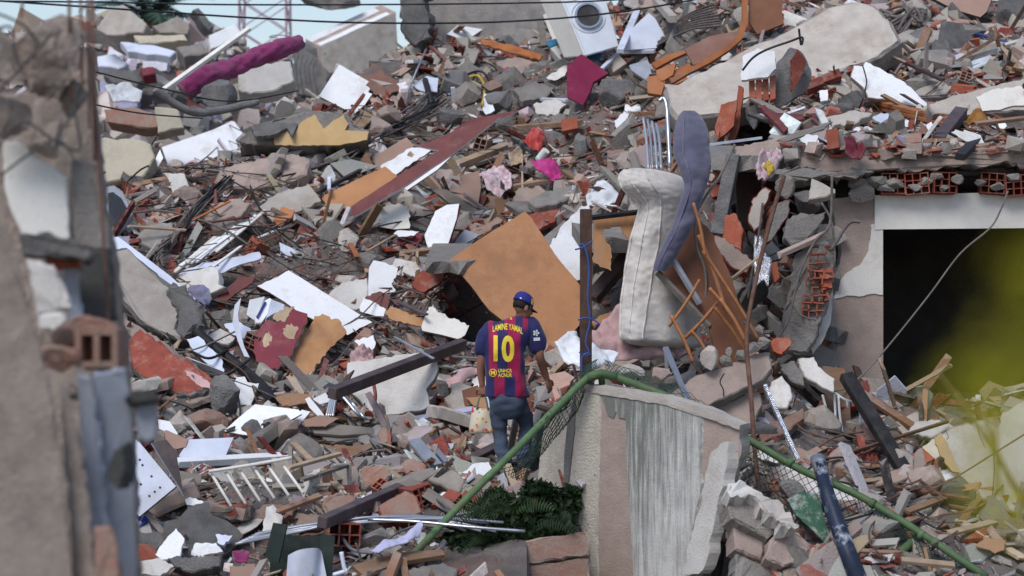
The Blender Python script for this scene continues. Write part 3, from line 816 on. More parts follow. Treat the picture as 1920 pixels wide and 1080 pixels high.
# ------------------------------------------------------------------ garden wall, centre foreground
gw = empty('garden_wall', P(1220,1050,20.8), 'weathered garden wall stub with rain streaks and bare render, under the bent green rail', 'wall')
def GD(u): return float(np.interp(u, [1060,1090,1390],[21.05,21.0,19.9]))
def GS(name, mat, pts, lift=0.0, th=0.28, side=None, jag=2.0, **kw):
    q = jagged(pts, jag, 12, random.Random(int(pts[0][0])))
    a = sum(q[i][0] * q[(i + 1) % len(q)][1] - q[(i + 1) % len(q)][0] * q[i][1] for i in range(len(q)))
    if a > 0: q = q[::-1]
    F0 = [P(u, v, GD(u) - lift) for u, v in q]; k = len(q)
    bk = [p + np.array([0.1, th, 0]) for p in F0]
    F = [list(range(k)), list(range(2 * k - 1, k - 1,-1))] + [[i, k + i, k + (i + 1) % k, (i + 1) % k] for i in range(k)]
    o = mk(name, F0 + bk, F, [mat, side or mat],[0,0] + [1] * k, parent=gw)
    bm = bmesh.new(); bm.from_mesh(o.data); bmesh.ops.recalc_face_normals(bm, faces=bm.faces); bm.to_mesh(o.data); bm.free()
    mask_poly(q, 20.4); return o
GS('core', 'pink_plaster', [(1087,727),(1130,728),(1250,752),(1330,778),(1386,800),(1390,850),(1372,885),(1360,960),(1330,1030),(1300,1150),(1108,1150),(1100,1010),(1085,960),(1080,800)],0, side='concrete_pale')
GS('plaster_coat', 'wall_cream', [(1086,729),(1124,730),(1126,790),(1122,900),(1118,1000),(1120,1150),(1100,1150),(1096,1010),(1086,985),(1079,860),(1080,780)],0.02,0.018, jag=1.0)
GS('plaster_coat', 'streaked_plaster', [(1128,742),(1170,747),(1250,760),(1316,782),(1315,820),(1313,880),(1316,905),(1300,980),(1285,1060),(1280,1150),(1190,1150),(1184,1020),(1176,900),(1173,786),(1160,783),(1155,770),(1150,784),(1141,780),(1136,770)],0.022,0.02, jag=1.2)
GS('plaster_flap', 'plaster', [(1366,828),(1364,850),(1356,900),(1335,1000),(1322,1060),(1310,1076),(1280,1076),(1292,1020),(1310,960),(1322,890),(1332,850),(1350,832)],0.10,0.03, jag=3.0)
GS('coping', 'concrete_pale', [(1086,722),(1130,722),(1255,746),(1330,770),(1388,797),(1386,806),(1330,786),(1250,760),(1128,740),(1088,732)],0.035,0.30, jag=1.5)
def left_face():
    # the face that turns away to the left
    q = [(1085,733),(1065,742),(1042,762),(1022,792),(1013,850),(1008,905),(1020,935),(1050,930),(1072,980),(1097,1010),(1097,1150),(1088,1150)]
    dd = lambda u: float(np.interp(u, [1005,1090],[21.75,21.02]))
    A = [P(u, v, dd(u)) for u, v in q]; bk = [p + np.array([0.18,0.1,0]) for p in A]; k = len(q)
    F = [list(range(k)), list(range(2 * k - 1, k - 1,-1))] + [[i, k + i, k + (i + 1) % k, (i + 1) % k] for i in range(k)]
    o = mk('return_face', A + bk, F, 'wall_cream', parent=gw)
    bm = bmesh.new(); bm.from_mesh(o.data); bmesh.ops.recalc_face_normals(bm, faces=bm.faces); bm.to_mesh(o.data); bm.free()
    mask_poly(q, 21.2)
    s = [(1078,740),(1070,770),(1063,800),(1058,850),(1056,905),(1066,905),(1072,850),(1078,800)]
    A = [P(u, v, dd(u) - 0.02) for u, v in s]; bk = [p + np.array([0.02,0.02,0]) for p in A]; k = len(s)
    mk('bare_strip', A + bk, [list(range(k)), list(range(2 * k - 1, k - 1,-1))] + [[i, k + i, k + (i + 1) % k, (i + 1) % k] for i in range(k)], 'concrete_grey', parent=gw)
left_face()
RK(None, (1112,882,1126,898), 'brick_orange', name='brick_plug', parent=gw, d=20.9, seed=5)
# brick ledge at the foot of the wall
B('brick_ledge', 'long dusty stone ledge under the dark shrub', 'ledge', 'brick_dusty', [(878,1042),(884,1035),(1000,1010),(1098,996),(1106,1010),(1104,1040),(1000,1055),(890,1066)],(0,-.92,.4),.5, side='concrete_pink', d=20.2, jag=2, step=14, bev=0.02, relief=0.01)
B('brick_ledge', 'lower course of the dusty stone ledge, at the bottom border', 'ledge', 'brick_dusty', [(866,1072),(1000,1058),(1104,1046),(1108,1100),(870,1110)],(0,-.92,.4),.5, side='concrete_pink', d=20.15, jag=2, step=14, bev=0.02, relief=0.01)

# leaning block masonry, bottom right of the garden wall: every block a piece
lm = empty('toppled_masonry', P(1470,1060,19.6), 'toppled block masonry leaning down to the right beside the garden wall', 'masonry')
_q0 = np.array([(1368,925),(1440,945),(1500,990),(1560,1035),(1605,1075)], float)
_blk = [
    [(1362,930),(1400,918),(1455,950),(1470,985),(1440,1010),(1372,972)],
    [(1374,978),(1436,1014),(1428,1050),(1378,1030)],
    [(1444,1012),(1476,988),(1498,998),(1520,1020),(1510,1048),(1470,1062),(1436,1046)],
    [(1380,1036),(1428,1054),(1464,1066),(1460,1120),(1384,1120)],
    [(1514,1052),(1526,1024),(1556,1036),(1580,1058),(1572,1090),(1530,1100)],
    [(1470,1068),(1510,1054),(1526,1102),(1520,1130),(1466,1128)],
    [(1576,1092),(1584,1060),(1604,1074),(1612,1120),(1540,1120)],
]
for k, q in enumerate(_blk):
    B('block', None, None, 'concrete_pink' if k % 3 else 'concrete', q, (.25,-.85,.45),.22, d=19.7 - 0.03 * k, parent=lm, jag=1.6, step=9, bev=0.018, relief=0.012)
B('mortar_crust', None, None, 'plaster', [(1366,905),(1386,898),(1440,930),(1466,940),(1478,962),(1500,985),(1480,990),(1440,960),(1400,925),(1370,930)],(.25,-.7,.7),.16, d=19.62, parent=lm, jag=4, step=8, bev=0.02, relief=0.02)

# ------------------------------------------------------------------ masonry pillar close to the camera on the left (out of focus)
PROCK = [rock_mesh(300 + i, 5,10,.11) for i in range(6)]
pl = empty('masonry_pillar', P(110,1000,8.2), 'broken masonry pillar standing close by at the left border, with a ragged top', 'pillar')
def NP(name, mat, pts, d, n=(.1,-1,.1), th=.12, jag=2.5, step=16, bev=0.01, relief=0.006, side=None):
    return B(name, None, None, mat, pts, n, th, d=d, parent=pl, jag=jag, step=step, bev=bev, relief=relief, side=side, mask=False)
NP('core', 'near_plaster', [(-140,150),(20,175),(80,160),(150,130),(160,80),(176,200),(186,320),(208,460),(226,620),(240,740),(252,900),(256,1200),(-140,1200)],9.3, th=.35)
RK(None, (20,-10,158,186), 'near_plaster', name='stone', parent=pl, geo=PROCK, d=8.95, seed=2)
RK(None, (-60,45,60,200), 'near_plaster', name='stone', parent=pl, geo=PROCK, d=8.9, seed=4)
RK(None, (-30,170,62,262), 'near_plaster', name='stone', parent=pl, geo=PROCK, d=8.95, seed=6)
RK(None, (52,215,128,300), 'near_plaster', name='stone', parent=pl, geo=PROCK, d=9.0, seed=7)
RK(None, (100,140,168,230), 'near_plaster', name='stone', parent=pl, geo=PROCK, d=9.05, seed=9)
NP('plaster_patch', 'white_warm', [(2,262),(40,268),(60,292),(92,308),(122,330),(130,400),(132,452),(40,440),(10,360)],9.1, th=.03, relief=0)
NP('grey_concrete', 'concrete', [(132,300),(186,310),(206,450),(205,470),(140,462)],9.12, th=.05)
NP('mortar_bed', 'concrete_grey', [(34,440),(80,434),(128,446),(168,470),(170,486),(120,484),(42,478)],8.8, th=.12, jag=4)
NP('brick_edge', 'brick_orange', [(84,482),(146,484),(148,498),(90,498)],8.9, th=.1)
NP('shadow_gap', 'near_dark', [(140,468),(206,470),(222,600),(206,604),(150,600),(146,540)],9.08, th=.02)  # dark plate standing in for the shade of the pillar's cavity
NP('pipe_strip', 'near_grey', [(118,496),(146,498),(150,560),(160,640),(140,640),(124,560)],8.95, th=.03)
NP('render_panel', 'near_plaster', [(-140,330),(0,370),(28,470),(52,560),(72,640),(100,740),(118,860),(130,980),(146,1200),(-140,1200)],7.6, n=(.35,-1,.1), th=.1, jag=2)
NP('render_strip', 'plaster', [(50,485),(100,498),(132,560),(136,580),(70,590)],8.5, th=.04)
NP('render_strip', 'white_warm', [(72,590),(118,586),(124,600),(100,622),(76,618)],8.3, th=.05)
NP('render_strip', 'brick_dusty', [(92,620),(150,590),(196,598),(222,612),(224,640),(150,640),(100,660)],8.4, th=.08)
# a hollow brick with two square cells facing the viewer
_hb, _hf2 = hollow_brick_geo(0.16,0.155,0.135,2,1,0.022)
_hb = _hb.copy(); _hb[:, :] = _hb
_c = P(192,652,8.35)
_ob = mk('brick', _hb + _c, _hf2, 'brick_dusty', parent=pl, origin=_c); _ob.rotation_euler = (0,0,-0.1)
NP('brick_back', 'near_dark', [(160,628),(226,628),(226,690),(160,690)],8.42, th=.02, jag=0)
RK(None, (78,640,160,700), 'brick_dusty', name='stone', parent=pl, geo=PROCK, d=8.3, seed=3)
RK(None, (120,690,220,760), 'near_plaster', name='stone', parent=pl, geo=PROCK, d=8.3, seed=8)
NP('metal_flashing', 'near_grey', [(176,700),(236,690),(246,760),(254,900),(258,1200),(176,1200),(182,1000),(190,850)],8.0, n=(.5,-1,.05), th=.02, jag=.6)
NP('metal_flashing', 'near_grey', [(142,700),(168,706),(186,860),(196,1000),(200,1200),(176,1200),(168,960),(150,800)],7.9, n=(-.4,-1,.05), th=.02, jag=.6)
NP('render_strip', 'near_plaster', [(112,720),(136,760),(160,900),(176,1040),(182,1200),(140,1200),(130,960),(118,840)],7.7, th=.05)
RK(None, (196,820,258,918), 'near_dark', name='stone', parent=pl, geo=PROCK, d=7.8, seed=1)
NP('render_strip', 'brick_dusty', [(176,988),(205,985),(222,1030),(226,1200),(180,1200)],7.6, th=.05)
# lamp bracket on the pillar
lampb = B('lamp_housing', None, None, 'near_grey', [(254,748),(296,748),(297,800),(290,826),(275,832),(262,824),(255,790)],(.2,-1,.1),.07, d=8.0, parent=pl, bev=.012, mask=False)
B('lamp_cap', None, None, 'near_dark', [(236,744),(246,732),(270,730),(296,736),(302,750),(250,758)],(.2,-1,.2),.09, d=7.95, parent=pl, bev=.01, mask=False)
# rebar out of the pillar head and its wires
for k, (a, b, r) in enumerate([((128,-60),(134,190),.006),((130,-60),(130,60),.007),((150,-60),(154,160),.006),((164,-60),(168,240),.006),((172,-60),(178,300),.007),((42,5),(40,30),.006),((176,170),(212,720),.006)]):
    TU('rebar', None, None, 'rust', [a, b], r, d=[9.2,8.9], parent=pl, smooth=False)
for k, q in enumerate([[(-20,190),(60,105),(100,60)],[(-20,60),(20,50),(26,90),(40,130)],[(-20,300),(40,230),(100,262),(150,280),(140,200),(160,150)],[(0,330),(60,285),(110,262),(146,310)],
                       [(120,240),(150,190),(172,170)],[(-20,20),(20,35),(50,52),(70,80)]]):
    TU('wire', None, None, 'near_dark', q, .005, d=8.6, parent=pl)

# made-up plates over the hollows in the heap, added to keep them dark
for _k, (q, n_, dd_, lab) in enumerate([
    ((.70,1.60,-.5,3.4,2.16),0,0, 'added plate shading the dark hollow left of the mattress'),
    ((-1.0,-.42,2.9,5.6,1.97),0,0, 'added plate shading the dark hollow left of the large orange-brown board'),
    ((-3.6,-1.9,7.9,9.6,3.70),0,0, 'added plate shading the dark gap under the yellow-painted beam'),
    ((2.05,2.93,.35,2.7,3.02),0,0, 'added plate shading the dark gap right of the lilac cushion')]):
    x0, x1, y0, y1, z = q; r_ = random.Random(_k); V = []
    N_ = 7
    for zz in (0,.14):
        for i in range(N_): V.append((x0 + (x1 - x0) * i / (N_ - 1), y0 + r_.uniform(-.12,.05), z + zz + r_.uniform(-.02,.02)))
        for i in range(N_): V.append((x1 - (x1 - x0) * i / (N_ - 1), y1 + r_.uniform(-.1,.1), z + zz + .25 + r_.uniform(-.02,.02)))
    m_ = 2 * N_
    F = [list(range(m_))[::-1], list(range(m_, 2 * m_))] + [[i, (i + 1) % m_, m_ + (i + 1) % m_, m_ + i] for i in range(m_)]
    tag(mk('shading_plate', V, F, 'concrete'), lab, 'slab')
# ================================================================== individual pieces, upper left to lower right
UPN = (0,-.6,.8); FN = (0,-.9,.42); LN = (-.45,-.7,.5); RN = (.45,-.7,.5); FLAT = (0,-.42,.9)

# ---- upper left
B('laminate_board', 'bright white laminate board with notched corner above the cable tangle, upper left', 'board', 'white', [(303,276),(400,243),(434,227),(440,228),(455,250),(442,262),(446,279),(425,285),(398,297),(318,318)],(-.1,-.62,.75),.018, side='chipboard', margin=.3, edges=[2,3,5], jag=1)
B('laminate_board', 'small white board end tucked behind the wires, left of the notched white board', 'board', 'white', [(300,280),(306,296),(294,318),(278,332),(282,318)],(-.2,-.7,.7),.015, side='chipboard', margin=.2)
B('tile_scrap', 'torn red tile scrap over the edge of the notched white board', 'tile scrap', 'brick', [(402,290),(420,276),(425,285),(410,296)], UPN, .01, margin=.36, jag=1.5, step=5)
B('wall_block', 'cream wall block standing behind the wires at far left', 'wall block', 'cream', [(186,258),(262,262),(283,270),(290,296),(270,330),(186,345)], FN, .35, d=31.0, jag=2, bev=.02)
B('timber', 'dark red timber lying across the cream wall block', 'timber', 'maroon', [(206,340),(270,290),(276,296),(240,330),(212,352)], UPN, .06, margin=.15)
BM('pole', 'long white pole leaning up to the right over the distant heap', 'pole', 'white_warm', (308,168),(467,54),.07,.05, d=[30.5,31.5])
def cloth_roll():
    pts = [(343,168),(372,148),(410,138),(450,122),(490,104),(530,90),(562,80)]
    p = smooth_path(line3(pts, d=[32.2,32.3,32.6,32.9,33.2,33.5,33.8]),6)
    p = smooth_path(p, 3)
    r = [0.135 + 0.018 * math.sin(i * 0.09) + 0.03 * math.sin(i * 0.031 + 1) for i in range(len(p))]
    V, F = tube_geo(p, r, 26)
    V = np.array(V); cc = np.repeat(np.array(p),26,0); from mathutils import noise as mn
    for i in range(len(V)):
        s_, k_ = divmod(i, 26); w_ = mn.noise(Vector((s_ * .10 + k_ * .22, k_ * .45,3))) * .30 + mn.noise(Vector((s_ * .3 + k_ * .5, k_ * .9,9))) * .14
        V[i] = cc[i] + (V[i] - cc[i]) * (1 + w_)
    tag(mk('cloth_roll', V, F, 'magenta_cloth', smooth=True), 'long magenta cloth roll twisted across the heap, left of the big slab', 'cloth')
    for a, b in zip(pts[:-1], pts[1:]): mask_poly([(a[0], a[1] - 18),(b[0], b[1] - 18),(b[0], b[1] + 18),(a[0], a[1] + 18)],32)
cloth_roll()
RK('round grey concrete stump below the magenta cloth roll', (360,146,445,212), 'concrete_grey', name='concrete_stump', d=31.6, deep=.9, seed=3)
TU('pipe', 'bent grey pipe below the round concrete stump, upper left', 'pipe', 'concrete_grey', [(292,166),(318,188),(350,206),(380,212),(430,204),(484,190)],.055, d=[30.4,30.5,30.6,30.8,31.1,31.3], mask=True)
B('board', 'dark board end under the round concrete stump', 'board', 'wood_dark', [(340,180),(362,184),(372,215),(348,228)], FN, .1, margin=.1)
B('wall_block', 'white plaster block under the end of the magenta roll', 'wall block', 'plaster', [(446,140),(500,118),(545,114),(552,150),(520,168),(470,176),(446,168)], FN, .3, d=32.5, jag=2, bev=.02)
cloth('cloth_scrap', 'white crumpled sheet on the rubble beyond the leaning white pole', 'cloth', 'white_cloth', [(196,168),(240,158),(268,176),(262,196),(214,200)],.06, d=36)

# ---- the big fallen slab, top centre-left
d0 = float(T(612,172)) - .35
_v = [(600,88, d0),(742,23, d0 + 1.0),(747,112, d0 + 1.05),(692,148, d0 + .5),(612,172, d0 + .05),
      (573,73, d0 + .55),(692,11, d0 + 1.5),(574,168, d0 + .7),(748,100, d0 + 1.7)]
_v[6] = tuple(UV(P(*_v[1]) + P(*_v[5]) - P(*_v[0])))
bigs = empty('fallen_slab', P(660,170, d0 + .5), 'large grey fallen slab with white painted strips on its top face, top centre-left', 'slab')
solid('slab_body', None, None, ['concrete_pale', 'concrete_pink'], _v, [[0,1,2,3,4],[0,5,6,1],[0,4,7,5],[5,7,8,6],[6,8,2,1],[4,3,2,8,7]],[0,1,1,0,0,0], parent=bigs)
def strip(pa, pb, t0, t1, nm='painted_strip'):
    A = [P(*x) for x in (_v[0], _v[1], _v[6], _v[5])]
    lift = nrm(np.cross(A[1] - A[0], A[3] - A[0])); lift = lift * (-1 if lift[1] > 0 else 1) * .012
    q = lambda s, t: A[0] * (1 - s) * (1 - t) + A[1] * s * (1 - t) + A[2] * s * t + A[3] * (1 - s) * t + lift
    rr = random.Random(int(t0 * 100)); N = 9
    lo = [q(pa + (pb - pa) * i / N, t0 + rr.uniform(-.02,.02)) for i in range(N + 1)]
    hi = [q(pa + (pb - pa) * i / N, t1 + rr.uniform(-.03,.03)) for i in range(N + 1)]
    V = lo + hi; V = V + [x - lift * .9 for x in V]; M2 = 2 * (N + 1)
    F = [[i, i + 1, N + 2 + i, N + 1 + i] for i in range(N)] + [[M2 + i, M2 + N + 1 + i, M2 + N + 2 + i, M2 + i + 1] for i in range(N)]
    mk(nm, V, F, 'white', parent=bigs)
strip(.02,.93,.02,.30); strip(.0,.9,.55,.98)
B('broken_end', None, None, 'concrete_grey', [(548,100),(572,78),(606,92),(612,170),(590,182),(556,176),(545,140)],(-.4,-.9,.1),.4, d=d0 + .2, parent=bigs, jag=4, step=9, bev=.03, relief=.03)
for k in range(5):
    TU('rebar', None, None, 'rebar_grey', [(560 + k * 9,100 + k * 3),(555 + k * 8,130),(560 + k * 9,176)],.012, d=d0 - .12, parent=bigs)
TU('rebar_loop', 'rusty rebar loops curling off the left end of the big fallen slab', 'rebar', 'rebar_grey', [(500,150),(506,122),(530,112),(545,130),(536,96),(520,72),(505,70),(518,66),(545,70),(560,90)],.012, d=d0 - .1)
RK('ragged brown concrete lump overhanging at the top border, above the big slab', (560,-30,680,22), 'concrete', name='concrete_lump', d=d0 + 1.0, seed=7)
B('standing_wall', 'grey-beige standing wall remnant at the top border, left of the washing machine', 'wall', 'concrete', [(752,-40),(1000,-40),(1030,10),(1022,75),(990,82),(935,74),(880,78),(800,84),(792,60),(768,62),(750,20)],(0,-.99,.1),.3, d=37.0, jag=3, step=12, bev=.02)
B('wall_remnant', 'dark torn wall edge beside the top of the big slab', 'wall', 'concrete_grey', [(750,-30),(792,-30),(800,20),(806,70),(780,86),(752,60)],(-.3,-.95,.1),.3, d=36.3, jag=5, step=8, bev=.02, relief=.03)
B('white_slab', 'white slab lying askew in front of the standing wall, top centre', 'slab', 'white', [(838,64),(905,9),(931,29),(930,38),(874,76)],(.1,-.75,.65),.10, side='concrete_pale', margin=.35)
B('board', 'white square board with chipped right corner leaning on the rubble below the big slab', 'board', 'white', [(598,180),(636,121),(692,153),(686,160),(694,166),(690,173),(698,176),(684,196),(664,214)],(-.05,-.85,.5),.02, side='chipboard', margin=.18, jag=1, edges=[2,3,4,5])
B('brown_board', 'brown ragged board behind the white square board', 'board', 'brown_panel', [(678,142),(712,132),(742,150),(748,172),(720,182),(700,176),(690,164)], UPN, .02, margin=.12, jag=3, step=6)
B('plaster_scrap', 'white plaster scrap right of the brown ragged board', 'plaster scrap', 'white', [(735,158),(760,152),(768,165),(748,175)], UPN, .03, jag=2, step=6)
B('sheet_scrap', 'pale lilac sheet scrap on the slope below the big slab', 'sheet scrap', 'white_blue', [(772,160),(800,142),(822,146),(820,172),(790,170)], UPN, .015, jag=2, step=8)

# yellow-painted beam
yb = empty('painted_beam', P(570,275, float(T(570,275))), 'cracked concrete beam with yellow-painted face and jagged top, left of centre', 'beam')
_yd = 31.3
B('beam_core', None, None, 'concrete', [(448,262),(470,240),(520,222),(560,212),(600,206),(650,212),(662,232),(694,244),(690,262),(632,272),(512,272),(460,270)],(0,-.95,.3),.4, d=_yd, parent=yb, jag=2.5, step=10, bev=.03, relief=.02)
B('painted_face', None, None, 'yellow_paint', [(510,254),(536,242),(548,256),(556,246),(562,232),(590,214),(606,241),(622,228),(644,214),(653,232),(646,244),(692,246),(688,262),(632,272),(516,272)],(0,-.95,.3),.03, d=_yd - .035, parent=yb, jag=1.5, step=9)
B('cast_edge', None, None, 'concrete_grey', [(470,238),(560,210),(590,212),(560,229),(548,254),(538,240),(512,252),(480,256)],(0,-.6,.8),.05, d=_yd - .03, parent=yb, jag=1.5, step=8)
B('broken_slab', 'pale broken slab under the yellow-painted beam, left', 'slab', 'concrete_pink', [(404,322),(440,306),(500,294),(560,288),(580,300),(575,326),(540,340),(490,350),(430,354),(400,340)],(-.1,-.7,.7),.25, margin=.25, jag=3, step=10, bev=.03, relief=.02)
B('timber', 'dark timber plate deep under the yellow-painted beam', 'timber', 'black_wood', [(450,276),(690,276),(700,300),(600,330),(560,284),(452,292)],(0,-.9,.3),.05, margin=-.1)  # black plate in place of the hollow's shade, not a real timber
BM('post', 'thin upright white metal post in front of the dark gap, left of centre', 'post', 'white_blue', (618,260),(617,355),.045,.03, off=.25)
BM('bar', 'black bar slanting under the plank stack', 'bar', 'black_plastic', (592,362),(700,308),.05,.05, off=.2)
TU('rod', 'thin upright metal rod on the slope right of the white square board', 'rod', 'steel_grey', [(826,32),(800,90),(770,160),(757,205)],.016, off=.25)
TU('pipe', 'short black pipe sticking up among grey lumps, top centre', 'pipe', 'black_rubber', [(797,150),(810,196)],.045, off=.2, smooth=False, mask=True)
RK('grey concrete lump right of the short black pipe', (822,130,880,186), 'concrete_grey', seed=1)
RK('rounded tan concrete lump below the yellow hose', (848,152,902,204), 'concrete', seed=2)
RK('large grey lump below the short black pipe', (815,196,872,244), 'concrete_grey', seed=4)
RK('grey split lump beside the white cloth tongue', (905,160,962,222), 'concrete_grey', seed=5)
RK('pinkish lump over the rebar bundle, centre top', (700,196,752,240), 'concrete_pink', seed=6)
TU('hose', 'yellow hose curled beside black cable, top centre', 'hose', 'yellow_plastic', [(878,146),(895,142),(906,155),(908,178),(904,196)],.02, off=.35)
TU('cable', 'black cable loops beside the yellow hose', 'cable', 'black_rubber', [(850,120),(870,118),(892,130),(880,160),(860,160),(876,140),(905,135),(922,165),(915,172)],.018, off=.35)
cloth('cloth_scrap', 'pale blue-white cloth tongue hanging below the yellow hose', 'cloth', 'white_cloth', [(908,178),(918,180),(928,212),(912,218),(905,210)],.03)
cloth('cloth_scrap', 'hot pink cloth ball on the slope, right of the yellow hose', 'cloth', 'hot_pink', [(944,134),(958,130),(968,138),(964,150),(948,152)],.1)

# plank stack in the centre
B('loose_sheet', 'tan panel at the back of the plank stack', 'panel', 'tan_panel', [(692,318),(697,296),(762,257),(776,272),(770,285),(714,318)],(-.1,-.8,.6),.03, margin=.25)
B('fibreboard', 'orange-brown board at the lower end of the plank stack', 'board', 'brown_board', [(600,370),(700,322),(722,312),(748,332),(700,366),(652,402),(634,404)],(-.15,-.75,.6),.02, side='wood_pale', margin=.3, jag=1)
B('laminate_board', 'white torn board in the middle of the plank stack', 'board', 'white', [(713,312),(768,278),(820,273),(800,288),(730,334),(716,322)],(-.15,-.75,.6),.018, side='chipboard', margin=.36, jag=1.5, step=7)
B('plank', 'long maroon plank slanting up to the right across the plank stack', 'plank', 'maroon', [(634,398),(660,386),(745,330),(822,282),(778,272),(800,268),(880,232),(928,216),(938,218),(905,245),(862,278),(765,345),(668,404),(648,408)],(-.2,-.75,.6),.03, side='white', margin=.42, jag=.6, step=25)
B('board', 'white-edged board under the long maroon plank', 'board', 'white', [(744,362),(800,322),(852,282),(856,284),(820,318),(770,352),(752,364)],(-.2,-.75,.6),.02, side='chipboard', margin=.36)
B('plank', 'short maroon plank end above the long one, right of the plank stack', 'plank', 'maroon', [(820,262),(880,224),(972,206),(960,214),(900,236),(838,276)],(-.1,-.7,.7),.03, side='white', margin=.2)
BM('beam', 'rough pale timber beam lying right of the plank stack', 'beam', 'wood_pale', (842,316),(948,274),.12,.09, off=.25)
BM('beam', 'thin grey timber under the rough pale beam', 'beam', 'wood_grey', (830,326),(950,290),.06,.05, off=.15)
cloth('cloth_scrap', 'white and pink patterned cloth heap below the rough pale beam', 'cloth', 'white_pink_cloth', [(898,330),(930,315),(958,330),(960,352),(940,372),(912,360)],.08, margin=.3)
B('loose_sheet', 'tan fallen panel left of the patterned cloth heap', 'panel', 'tan_panel', [(824,340),(898,320),(902,350),(895,392),(880,380),(840,362)],(0,-.75,.65),.04, margin=.15)
cloth('plastic_bag', 'shiny red plastic bag on the slope right of centre top', 'bag', 'red_plastic', [(978,276),(990,262),(1008,250),(1020,262),(1016,282),(996,292)],.1, margin=.3)
def can():
    d = float(T(1018,292)) - .3; e = empty('can', P(1018,303, d), 'small white can with a green rim below the red plastic bag', 'can')
    a = P(1010,300, d); b = P(1024,282, d - .08)
    V, F = tube_geo([a, b],.055,12); mk('body', V, F, 'white', parent=e)
    t = nrm(b - a); V, F = tube_geo([a - t * .002, a + t * .03],.058,12); mk('rim', V, F, 'teal_plastic', parent=e)
can()
cloth('cloth_scrap', 'bright magenta cloth below the red plastic bag', 'cloth', 'hot_pink', [(996,306),(1015,304),(1052,322),(1052,344),(1034,344),(1010,330)],.07, margin=.25)
BM('plank', 'short board under the bright magenta cloth', 'plank', 'wood', (950,352),(1056,334),.09,.05, off=.3)
BM('stick', 'upright pale stick left of the red plastic bag', 'stick', 'wood_pale', (978,262),(980,380),.025,.025, off=.35)
cloth('net_bag', 'beige netting bundle left of the red plastic bag', 'net', 'wood_pale', [(952,290),(975,280),(982,300),(978,318),(958,316)],.06)
BM('plank', 'long grey-brown plank below the crimson panel, top centre', 'plank', 'wood', (962,240),(1088,230),.10,.07, off=.25)
B('half_brick', 'red half brick at the right end of the long grey-brown plank', 'brick', 'brick_orange', [(1052,224),(1082,220),(1084,240),(1054,246)], FN, .1, margin=.32)

# ---- washing machine and things around it
def washer():
    d = float(T(1105,112)) - .75
    f = [(1048,-14, d),(1128,-34, d + .15),(1162,88, d - .05),(1098,106, d - .2)]
    bk = (-.30,.50,.02)
    e = empty('washing_machine', P(1105,105, d), 'white front-loading washing machine tilted on the heap near the top border', 'washing machine')
    A = [P(*x) for x in f]; Bk = [a + np.array(bk) for a in A]
    o = mk('body', A + Bk, [[3,2,1,0],[0,1,5,4],[1,2,6,5],[2,3,7,6],[3,0,4,7],[4,5,6,7]],['enamel', 'white_warm'],[0,1,1,1,1,1], parent=e)
    bm = bmesh.new(); bm.from_mesh(o.data); bmesh.ops.recalc_face_normals(bm, faces=bm.faces); bmesh.ops.bevel(bm, geom=list(bm.edges), offset=.02, segments=2, affect='EDGES'); bm.to_mesh(o.data); bm.free()
    ex = nrm(A[1] - A[0]); nz = nrm(np.cross(A[1] - A[0], A[3] - A[0])); nz = -nz if nz[1] > 0 else nz; ez = np.cross(nz, ex); 
    def at(u, v):
        r = ray(u, v); t = (A[0] - np.array([0, CAMY, CAMZ])) @ nz / (r @ nz); return np.array([0, CAMY, CAMZ]) + r * t
    c = at(1102,31)
    def ring(r0, r1, z, h, mat, nm, par):
        V = []; n = 28
        for rr, zz in ((r0, z),(r0, z + h),(r1, z + h),(r1, z)):
            for k in range(n):
                a = 2 * math.pi * k / n; V.append(c + ex * rr * math.cos(a) + ez * rr * math.sin(a) + nz * zz)
        F = [[i * n + k, i * n + (k + 1) % n, ((i + 1) % 4) * n + (k + 1) % n, ((i + 1) % 4) * n + k] for i in range(4) for k in range(n)]
        return mk(nm, V, F, mat, parent=par, smooth=False)
    door = ring(.165,.195,0,.05, 'chrome', 'door', e)
    V = [c + nz * .012] + [c + ex * .168 * math.cos(2 * math.pi * k / 28) + ez * .168 * math.sin(2 * math.pi * k / 28) + nz * .03 for k in range(28)]
    mk('door_glass', V, [[0,1 + k, 1 + (k + 1) % 28] for k in range(28)], 'dark_glass', parent=door)
    ring(.235,.25,0,.012, 'enamel', 'door_surround', e)
    q = [at(1060,-8), at(1120,-22), at(1124,-10), at(1063,4)]; V = [x + nz * .006 for x in q]; mk('control_panel', V + [x - nz * .01 for x in V],[[0,1,2,3],[4,7,6,5]], 'white_warm', parent=e)
    mask_poly([x[:2] for x in f], d - .3)
washer()
B('carcass', 'cream appliance side panel leaning against the washing machine', 'panel', 'white_warm', [(1018,28),(1045,14),(1075,68),(1038,78),(1030,60)],(-.3,-.9,.3),.25, d=float(T(1045,100)) - .7)
obx = B('box', 'open white box with brown inside, below the washing machine', 'box', 'white_warm', [(1030,88),(1062,74),(1082,96),(1078,104),(1050,112)],(-.1,-.8,.6),.18, margin=.25)
B('box_opening', None, None, 'wood', [(1050,102),(1068,94),(1076,102),(1056,114)],(-.1,-.8,.6),.01, on=obx, jag=1.5, step=5, parent=obx)
cloth('cloth_scrap', 'teal cloth squeezed under the washing machine', 'cloth', 'teal_cloth', [(1022,84),(1040,76),(1062,78),(1090,92),(1128,104),(1124,118),(1092,112),(1050,86),(1030,94)],.05, margin=.35)
B('timber', 'dark upright timber left of the cream appliance panel', 'timber', 'wood_grey', [(1008,38),(1020,42),(1026,84),(1014,86)], FN, .08, d=float(T(1018,90)) - .4)
cr = B('crimson_board', 'crimson cloth-covered panel with white seams in the upper middle', 'panel', 'crimson_cloth', [(1063,124),(1090,101),(1141,137),(1112,154),(1106,172),(1093,197),(1063,181)],(-.25,-.85,.4),.06, margin=.35)
